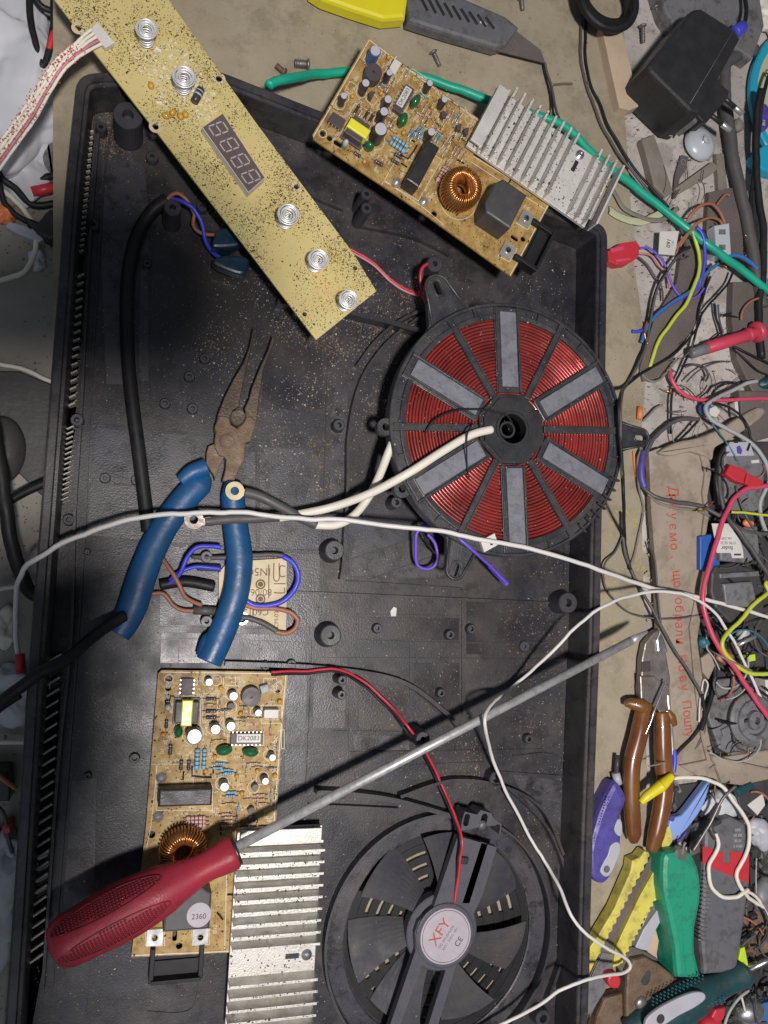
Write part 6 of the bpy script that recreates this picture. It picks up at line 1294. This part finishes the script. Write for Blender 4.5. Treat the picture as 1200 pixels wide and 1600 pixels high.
slab('blue_arm', [(1110, 1222), (1104, 1226), (1084, 1252), (1066, 1274), (1048, 1280), (1045, 1300), (1052, 1314), (1064, 1306), (1082, 1286), (1098, 1262), (1106, 1240)], 3, 10, 'skyblue', ch=.0015, parent=PG, smooth=2)
c = P(1050, 1279, .0105); mk('rivet', G().lathe((c.x, c.y, .010), [(.0022, 0), (.0022, .0008), (0, .001)], 16), 'violet', PG)
wire([(1050, 1316, 8), (1062, 1312, 8), (1072, 1300, 8)], 1.6, 'violet', parent=PG, name='spring_arm')
BK = thing('box_handle', 'black ribbed tool handle with a red band and white print', 'tool handle', P(1140, 1400, 0))
slab('handle_body', [(1100, 1330), (1102, 1300), (1118, 1284), (1142, 1276), (1164, 1286), (1172, 1310), (1172, 1380), (1164, 1440), (1152, 1520), (1100, 1524), (1096, 1480), (1094, 1450), (1098, 1400)], 0, 18, 'grey', ch=.003, parent=BK)
rb_ = slab('red_band', [(1098, 1322), (1126, 1332), (1130, 1330), (1130, 1348), (1140, 1350), (1142, 1330), (1171, 1334), (1170, 1380), (1140, 1368), (1112, 1356), (1098, 1348)], 17.8, 18.3, 'red', ch=0, parent=BK)
for i in range(17):
    v = 1362 + i*6.6; a = P(1099 - i*.5, v, .0182); b = P(1112 - i*.5, v + 3, .0182); d_ = b - a
    mk('grip_rib', G().box((a+b)/2, (d_.length, .0013, .0010), math.atan2(d_.y, d_.x), .0003), 'lightgrey' if 0 else 'midgrey', BK)
for i, s_ in enumerate(('1005', 'EB 305', '30-3V', 'E 4150')): text('printed_line', s_, .0030, tm(P(1153, 1297 + i*8.5, .0182), .01805, R(-4)), 'lightgrey', BK)
wire([(1118, 1310, 20), (1110, 1292, 19), (1124, 1283, 18)], 2.2, 'dark', parent=BK, name='metal_eyelet')
wire([(1052, 1216, 4), (1080, 1215, 8), (1106, 1217, 14), (1128, 1228, 20), (1145, 1250, 22), (1160, 1272, 22), (1170, 1294, 22), (1170, 1320, 21), (1160, 1345, 20.5), (1152, 1362, 20.5), (1152, 1378, 20.5), (1160, 1392, 20.5), (1168, 1390, 21), (1160, 1396, 22), (1148, 1402, 21), (1130, 1402, 20.5), (1116, 1390, 20.5), (1108, 1370, 20.5), (1108, 1350, 20.5), (1116, 1335, 20.5), (1122, 1318, 21), (1118, 1302, 21)], 1.55, 'creamw', 'cream cord looped over the black handle with the red band', 'cord', 'cream_loop_cable', n=12)
wire([(1164, 1392, 22), (1170, 1404, 18), (1182, 1412, 14), (1190, 1416, 12), (1200, 1432, 10), (1220, 1450, 8)], 1.55, 'creamw', 'cream cord tail knotted at the right edge', 'cord', 'cream_loop_cable', n=12)
wire([(1166, 1392, 20), (1176, 1398, 16), (1186, 1408, 13), (1190, 1416, 12)], 1.3, 'creamw', 'short cream strand beside the knot', 'cord', 'cream_loop_cable', n=12)
wire([(1150, 1228, 24), (1132, 1244, 23), (1124, 1256, 22), (1112, 1282, 20), (1098, 1305, 18), (1082, 1330, 15)], 1.1, 'dsteel', 'long steel rod slanting above the green handle', 'rod', 'steel_rod')
slab('steel_strip', [(1124, 1256), (1128, 1260), (1114, 1300), (1094, 1332), (1080, 1338), (1078, 1328), (1100, 1296)], 10, 13, 'dsteel', 'flat steel blade beside the black handle', 'blade', .0004)
lump('white_rag', P(1122, 1258, 0), .020, .012, .009, 'cloth', 'white crumpled rag behind the black handle', 'rag', 11, .4, 60)
lump('grey_junk', P(1092, 1296, 0), .012, .010, .009, 'midgrey', 'grey crumpled metal piece beside the blue tweezers', 'scrap', 12, .5, 80)
DKB = slab('dark_box', [(1150, 1232), (1192, 1216), (1198, 1250), (1180, 1276), (1156, 1262)], 0, 12, 'dark', 'dark box with a white face above the cream cord', 'box', .001); slab('white_face', [(1168, 1258), (1192, 1240), (1196, 1258), (1184, 1274)], 12.2, 13, 'white', ch=.0004, parent=DKB)
slab('green_bottle', [(1150, 1234), (1176, 1222), (1182, 1232), (1156, 1246)], 10, 15, 'teal', 'dark green glass piece under the cardboard flap', 'glass', .002)
lump('grey_bag', P(1185, 1300, 0), .016, .014, .008, 'lightgrey', 'grey translucent crumple right of the cream cord', 'bag', 15, .4, 60)
lump('grey_junk', P(1196, 1395, 0), .016, .020, .009, 'midgrey', 'smooth grey round part below the crumple at the right edge', 'part', 16, .15, 40)
lump('grey_junk', P(1180, 1460, 0), .018, .022, .008, 'rust', 'dusty brown rubble below the knotted cord', 'rubble', 17, .55, 90)
lump('grey_junk', P(1195, 1345, 0), .010, .016, .006, 'dark', 'dark scrap between the cord and the right edge', 'scrap', 18, .5, 90)
slab('lime_strip', [(1158, 1482), (1164, 1480), (1170, 1510), (1160, 1526), (1150, 1520)], 2, 14, 'lime', 'lime strip wedged beside the black handle', 'strip', .0006)
CJ = thing('rusty_clamp', 'rusty locking clamp jaw with a round rivet at the bottom', 'clamp', P(1005, 1560, 0))
slab('jaw_plate', [(990, 1500), (1010, 1496), (1032, 1508), (1060, 1530), (1040, 1545), (1020, 1556), (1016, 1590), (1016, 1640), (980, 1640), (978, 1560), (980, 1520)], 4, 16, 'rust', ch=.002, parent=CJ)
slab('jaw_arm', [(974, 1484), (988, 1479), (1010, 1488), (1032, 1502), (1010, 1500), (984, 1512), (972, 1520), (962, 1508)], 2, 10, 'plate', ch=.001, parent=CJ)
slab('jaw_arm', [(945, 1560), (975, 1552), (980, 1580), (980, 1640), (925, 1640), (932, 1590)], 2, 11, 'rust', ch=.002, parent=CJ)
slab('rivet_slot', [(1002, 1532), (1012, 1517), (1017, 1520), (1014, 1536), (1006, 1540)], 15.9, 16.2, 'dark', ch=0, parent=CJ, smooth=3)
c = P(1001, 1567, .016); mk('rivet', G().lathe((c.x, c.y, .0155), [(.0050, 0), (.0050, .0012), (.0035, .0026), (.0015, .0031), (0, .0032)], 24, None, True), 'dsteel', CJ)
slab('red_button', [(953, 1524), (966, 1522), (971, 1535), (966, 1545), (955, 1544), (950, 1534)], 5, 16, 'red', 'small red knob beside the rusty clamp', 'knob', .0015, smooth=2)
# teal screwdriver
TS = thing('screwdriver', 'large dark teal screwdriver with a pale oval at the bottom right', 'screwdriver', P(1080, 1560, 0))
hp = PM([(1168, 1516, 16), (1160, 1522, 16), (1140, 1532, 16), (1115, 1545, 16), (1085, 1560, 17), (1050, 1578, 17), (1015, 1596, 17), (980, 1615, 16)])
mk('handle', G().tube(hp, [.0060, .0105, .0095, .0098, .0130, .0150, .0152, .0140, .0100], 36, .85), 'teal', TS)
slab('grip_inlay', [(1010, 1594), (1030, 1576), (1060, 1560), (1085, 1551), (1100, 1552), (1102, 1562), (1085, 1575), (1060, 1588), (1035, 1604), (1012, 1612)], 28.6, 31, 'lightgrey', ch=.0008, parent=TS, smooth=3)
c = P(1032, 1592, .031); mk('hanging_hole', G().lathe((c.x, c.y, .0309), [(.0034, 0), (.0034, .0003), (0, .0003)], 20), 'dark', TS)
g = G()
for i in range(14):
    for j in range(3):
        c = P(1020 + i*6 + j*2, 1570 - i*3.1 - j*4, .028); g.lathe((c.x, c.y, .0275 - j*.0013), [(.0007, 0), (.0004, .0012), (0, .0012)], 6)
        c = P(1052 + i*6 + j*2.5, 1600 - i*3.2 + j*4.5, .028); g.lathe((c.x, c.y, .0278 - j*.0011), [(.0007, 0), (.0004, .0012), (0, .0012)], 6)
mk('grip_dots', g, 'teal2', TS)['kind'] = 'stuff'
mk('shaft', G().rod(P(1166, 1517, .016), P(1250, 1476, .014), .0022, 14), 'steel', TS)
wire([(1158, 1555, 10), (1163, 1575, 10), (1172, 1610, 8)], .9, 'white', 'thin white stick below the teal screwdriver', 'stick', 'white_stick')
slab('red_bead', [(1118, 1578), (1134, 1575), (1132, 1592), (1122, 1600), (1112, 1590)], 22, 31, 'red', 'red faceted bead touching the teal screwdriver', 'bead', .0012); lump('red_ball', P(1105, 1600, .014), .010, .009, .008, 'red', 'red round knob cut by the bottom edge', 'knob', 21, .05, 40, 4)
lump('chrome_ball', P(1165, 1575, 0), .014, .010, .010, 'steel', 'shiny metal knob under the teal screwdriver', 'knob', 22, .08, 40, 4)
slab('blue_scrap', [(1180, 1570), (1240, 1560), (1240, 1640), (1178, 1640)], -3, 6, 'blue2', 'dull blue sheet in the lower right corner', 'sheet', .001)
rr_ = random.Random(23)
for m_, k_, sd_ in (('dark', 130, 1), ('dsteel', 60, 2)):
    rr_ = random.Random(sd_); g = G()
    for _ in range(k_):
        u = rr_.uniform(1040, 1210); v = rr_.uniform(1225, 1620)
        if u < 1095 and v > 1325: continue
        g.box(P(u, v, 0) + Vector((0, 0, rr_.uniform(.001, .007))), (rr_.uniform(.003, .012), rr_.uniform(.001, .004), rr_.uniform(.001, .005)), rr_.uniform(0, 3), .0004, rot=(Matrix.Rotation(rr_.uniform(0, 3), 3, 'Z') @ Matrix.Rotation(rr_.uniform(-.5, .5), 3, 'X')))
    tag(mk('tool_scraps', g, m_), 'mixed dark scraps under the tools' if m_ == 'dark' else 'mixed steel bits under the tools', 'scrap', kind='stuff')
slab('scrap_tray', [(1058, 1228), (1260, 1200), (1260, 1640), (1100, 1640), (1096, 1400), (1090, 1330), (1050, 1290)], -2.6, 0.2, 'dark', 'dark tray bottom under the tools at lower right', 'tray', .0003)
# tangles of thin leads round the relays and behind the tools
for m_, sd__, n_, lb_ in (('rubber', 71, 26, 'tangle of thin black leads among the relays and tools'), ('greycable', 72, 16, 'tangle of thin grey leads among the relays and tools'), ('greyw', 73, 7, 'a few pale leads among the relays and tools'), ('brownw', 74, 7, 'a few brown leads among the relays and tools'), ('teal2', 75, 4, 'a few teal leads among the relays and tools')):
    rr_ = random.Random(sd__); g = G()
    for _ in range(n_):
        q_ = rr_.random()
        if q_ < .62: u, v, zz = rr_.uniform(1115, 1200), rr_.uniform(700, 1180), rr_.uniform(7, 17)
        elif q_ < .88: u, v, zz = rr_.uniform(1160, 1200), rr_.uniform(1230, 1600), rr_.uniform(8, 16)
        else: u, v, zz = rr_.uniform(1080, 1200), rr_.uniform(290, 660), rr_.uniform(2, 9)
        a_ = rr_.uniform(0, 6.28); L_ = rr_.uniform(30, 90); k_ = rr_.uniform(-2.2, 2.2); pts = []
        for t in range(7): pts.append((max(1104 if q_ < .88 else 1070, u + L_*t/6*math.cos(a_ + k_*t/6)), v + L_*t/6*math.sin(a_ + k_*t/6), zz + rr_.uniform(-1, 2)))
        g.tube(PM(pts), rr_.uniform(.0005, .0012), 8, segs=5)
    tag(mk('lead_tangle', g, m_), lb_, 'leads', kind='stuff')
# short wire ends and threads lying everywhere between the things on the right
for m_, sd__, n_, lb_ in (('rubber', 61, 16, 'short black wire ends strewn on the bench at the right'), ('drift', 62, 18, 'short brown strands strewn on the bench at the right'), ('greycable', 63, 12, 'short grey wire ends strewn on the bench at the right'), ('goldcu', 64, 16, 'bare copper strands strewn on the bench at the right')):
    rr_ = random.Random(sd__); g = G()
    for _ in range(n_):
        if rr_.random() < .72: u, v = rr_.uniform(1010, 1190), rr_.uniform(230, 690)
        else: u, v = rr_.uniform(1110, 1200), rr_.uniform(700, 1190)
        a_ = rr_.uniform(0, 6.28); L_ = rr_.uniform(14, 48); k_ = rr_.uniform(-.8, .8); pts = []
        zz = rr_.uniform(1, 7) if v < 690 else rr_.uniform(8, 18)
        for t in range(5): pts.append((u + L_*t/4*math.cos(a_ + k_*t/4), v + L_*t/4*math.sin(a_ + k_*t/4), zz + rr_.uniform(-.5, 1)))
        g.tube(PM(pts), rr_.uniform(.00025, .0007), 6, segs=3)
    tag(mk('wire_ends', g, m_), lb_, 'wire ends', kind='stuff')
tag(mk('bench_grit', flakes([(975, 150), (1200, 150), (1200, 690), (1010, 690), (990, 420)], 0.0, 900, .0003, .0016, seed=47, dens=30), 'grime'), 'tan grit between the wires at the right', 'debris', kind='stuff')
# dust on the bench
tag(mk('bench_crumbs', flakes([(975, 0), (1200, 0), (1200, 600), (1010, 690), (960, 700), (950, 380)], 0.0, 420, .0003, .0011, seed=41, dens=25), 'crumb2'), 'brown crumbs on the bench right of the tray', 'debris', kind='stuff')
tag(mk('bench_crumbs', flakes([(945, 640), (1010, 640), (1010, 1340), (935, 1340)], 0.0, 240, .0003, .0012, seed=42, dens=25), 'crumb'), 'pale crumbs on the bench strip beside the tray', 'debris', kind='stuff')
tag(mk('bench_crumbs', flakes([(270, 0), (960, 0), (960, 160), (350, 110)], 0.0, 160, .0003, .0010, seed=43, dens=25), 'crumb2'), 'dark crumbs on the bench above the tray', 'debris', kind='stuff')
tag(mk('insulation_shreds', flakes([(945, 800), (1020, 780), (1020, 1000), (940, 1010)], 0.0, 150, .001, .003, 6, .4, 44, dens=25), 'shred'), 'yellow green shreds of stripped insulation on the bench', 'shreds', kind='stuff')

# ================================================================ left of the bench (lower shelf)
ZL = -46
lump('white_bag', P(22, 130, -.05), .045, .075, .022, 'cloth', 'white crumpled bag on the shelf at the upper left', 'bag', 31, .40, 22, 6)
lump('white_bag', P(38, 262, -.05), .022, .030, .012, 'cloth', 'lower corner of white crumpled cloth above the red pen cap', 'bag', 33, .45, 40, 5)
lump('white_bag', P(12, 1085, -.05), .020, .022, .014, 'cloth', 'white paper scrap under the black cable at the left edge', 'paper', 35, .4, 50, 5)
wire([(44, -20, -20), (50, 40, -20), (60, 90, -22), (64, 104, -22), (76, 80, -22), (84, 40, -20), (86, -20, -20)], 2.3, 'rubber', 'black loop of cable hanging at the top left', 'cable', 'loop_cable', n=14)
wire([(50, -10, -18), (65, 10, -20), (84, 18, -22)], 2.2, 'rubber', 'short black cable crossing the top of the loop', 'cable', 'loop_cable', n=14)
wire([(62, 94, -24), (35, 115, -26), (10, 145, -30), (-6, 180, -34), (-10, 240, -36), (2, 275, -38), (25, 295, -40), (50, 320, -42), (85, 318, -42)], 2.4, 'rubber', 'black cable sagging from the loop past the white bag', 'cable', 'sag_cable', n=14)
wire([(-4, 270, -36), (5, 310, -38), (20, 332, -40), (42, 345, -42)], 2.0, 'rubber', 'black cable curving down to the black clip', 'cable', 'clip_cable', n=14)
wire([(58, 300, -40), (62, 285, -40), (75, 276, -40), (90, 275, -42)], 2.6, 'rubber', 'short black arc of cable above the red pen cap', 'cable', 'arc_cable', n=14)
slab('grey_hose', [(52, 120), (62, 110), (84, 150), (90, 250), (84, 285), (66, 250), (56, 190)], -50, -40, 'midgrey', 'grey curved hose between bag and bench edge', 'hose', .003, smooth=3)
wire([(50, 300, -38), (88, 292, -38)], 3.6, 'red', 'red pen cap lying by the bench edge at left', 'cap', 'pen_cap', n=16)
slab('black_clip', [(36, 336), (60, 345), (70, 332), (86, 326), (86, 372), (66, 368), (50, 354)], -50, -36, 'black', 'black spring clip below the red pen cap', 'clip', .002, smooth=2)
lump('copper_wool', P(8, 335, -.045), .008, .008, .006, 'orange', 'orange copper scrap at the left edge', 'scrap', 38, .5, 120, 4)
slab('grey_lever', [(12, 345), (40, 352), (70, 372), (62, 378), (30, 366), (8, 354)], -50, -42, 'lightgrey', 'pale grey lever below the orange scrap', 'lever', .001)
wire([(5, 298, -44), (30, 320, -44), (50, 350, -44), (56, 380, -44), (48, 408, -44), (30, 428, -44), (-10, 440, -44)], 1.9, 'creamw', 'cream cable curving down at the left edge', 'cable', 'cream_cable', n=12)
wire([(-10, 566, -44), (20, 572, -44), (50, 582, -44), (90, 600, -44)], 1.6, 'creamw', 'cream cable crossing above the dark round shadowed part', 'cable', 'cream_cable', n=12)
slab('shade_patch', [(-60, 578), (30, 580), (90, 604), (100, 800), (60, 770), (30, 740), (-60, 760)], -50, -46, 'dark', 'dark patch standing in for the shadow below the cream cable at left', 'sheet', .001)  # dark slab laid where only shadow falls on the shelf
lump('grey_ball', P(2, 705, -.046), .016, .024, .012, 'dark', 'dark round lump at the left edge', 'lump', 39, .08, 30, 5)
wire([(-20, 640, -10), (-4, 710, -12), (6, 780, -12), (16, 840, -14), (30, 890, -14), (44, 920, -14), (70, 934, -14)], 4.6, 'rubber', 'thick black cable sagging beside the tray at the left edge', 'cable', 'thick_cable', n=18)
wire([(12, 784, -30), (40, 768, -28), (80, 750, -26)], 3.2, 'rubber', 'black cable branching towards the tray at left', 'cable', 'branch_cable', n=14)
wire([(-20, 1120, 30), (0, 1098, 36), (30, 1075, 42), (62, 1052, 44), (100, 1032, 42), (140, 1000, 32), (165, 980, 24), (195, 962, 18)], [3.6][0], 'rubber', 'black cable rising over the tray rim at the lower left', 'cable', 'rim_cable', n=16)
wire([(-20, 1125, 25), (0, 1105, 30), (30, 1085, 32)], 2.8, 'rubber', 'second black cable beside the one over the rim', 'cable', 'rim_cable', n=14)
wire([(-10, 926, -40), (8, 920, -40), (30, 916, -40), (60, 916, -42)], 1.5, 'creamw', 'short cream cable left of the tray', 'cable', 'cream_cable', n=12)
wire([(-10, 1160, -40), (15, 1160, -40), (45, 1160, -42)], 1.5, 'creamw', 'short cream cable below the white paper scrap', 'cable', 'cream_cable', n=12)
slab('black_box', [(-30, 1202), (12, 1200), (16, 1240), (14, 1252), (-30, 1254)], -50, -30, 'black', 'black box with a red wire at the left edge', 'box', .001)
wire([(-5, 1210, -26), (8, 1220, -26), (25, 1232, -30)], 1.6, 'brownw', 'reddish wire coming out of the black box', 'wire')
wire([(-5, 1260, -30), (6, 1270, -32), (12, 1300, -36), (20, 1340, -40)], 1.4, 'greycable', 'thin grey wire under the black box', 'wire')
lump('white_bag', P(-5, 1400, -.05), .022, .05, .012, 'cloth', 'whitish crumpled scrap at the lower left edge', 'paper', 37, .4, 40, 5)
wire([(84, 50, -20), (80, 62, -20), (76, 80, -22)], 2.2, 'red', 'red stick behind the black loop', 'stick', 'red_stick')

lump('crumpled_wrapper', P(12, 1330, -.05), .018, .020, .012, 'lightgrey', 'grey crumpled wrapper below the black box at the left edge', 'wrapper', 52, .5, 60, 5)
lump('crumpled_wrapper', P(4, 980, -.05), .014, .016, .008, 'creamw', 'cream crumpled scrap above the short cream cable at left', 'wrapper', 53, .5, 60, 5)
lump('crumpled_wrapper', P(60, 410, -.05), .008, .010, .005, 'cloth', 'small white scrap beside the cream cable curve', 'wrapper', 54, .5, 90, 4)
slab('red_chip', [(2, 1290), (14, 1286), (18, 1300), (6, 1306)], -50, -34, 'red', 'red plastic chip beside the grey crumpled wrapper', 'chip', .001)
slab('yellow_chip', [(38, 236), (52, 230), (60, 246), (46, 254)], -50, -40, 'palegreen', 'pale green chip under the white bag', 'chip', .001)
tag(mk('shelf_grit', flakes([(0, 300), (84, 300), (70, 800), (40, 1200), (10, 1600), (-60, 1600), (-60, 300)], -.05, 700, .0004, .0020, seed=48, dens=20), 'grime'), 'tan grit on the shelf left of the tray', 'debris', kind='stuff')
# ================================================================ unseen blockers added above the lens to shade the left of the tray
def shade_at(u, v, z, zs=.003):
    """point at height z on the line from the lamp to the tray floor spot seen at (u, v)"""
    s = P(u, v, zs); return s + (LAMP - s) * ((z - s.z) / (LAMP.z - s.z))
zp = .575
PH = thing('shade_blocker', 'unseen blockers added above the tray to shade its left side', 'shade blocker', shade_at(100, 1200, zp))
q = [shade_at(*p, zp).xy for p in ((250, 835), (236, 1240), (120, 1500), (60, 1900), (-500, 1900), (-500, 835))]
mk('sleeve', G().prism([v.xy for v in cat([Vector((p.x, p.y, 0)) for p in q], 1, True)], zp, zp + .05, .006, .006), 'black', PH)  # added blocker, outlined from the lower dark area on the floor
q2 = [shade_at(*p, zp).xy for p in ((40, 250), (220, 262), (360, 350), (405, 480), (355, 600), (230, 640), (40, 630), (-400, 620), (-400, 340), (0, 320))]
mk('upper_blocker', G().prism([v.xy for v in q2], zp + .002, zp + .011, .002, .002), 'black', PH)  # added blocker, outlined from the upper dark area on the floor
a = shade_at(-300, 500, zp + .012); b = shade_at(-400, 1000, zp + .02); mk('blocker_arm', G().tube([a, (a+b)/2 + Vector((-.02, 0, .01)), b], .006, 16), 'black', PH)  # unseen arm added along with the two blockers
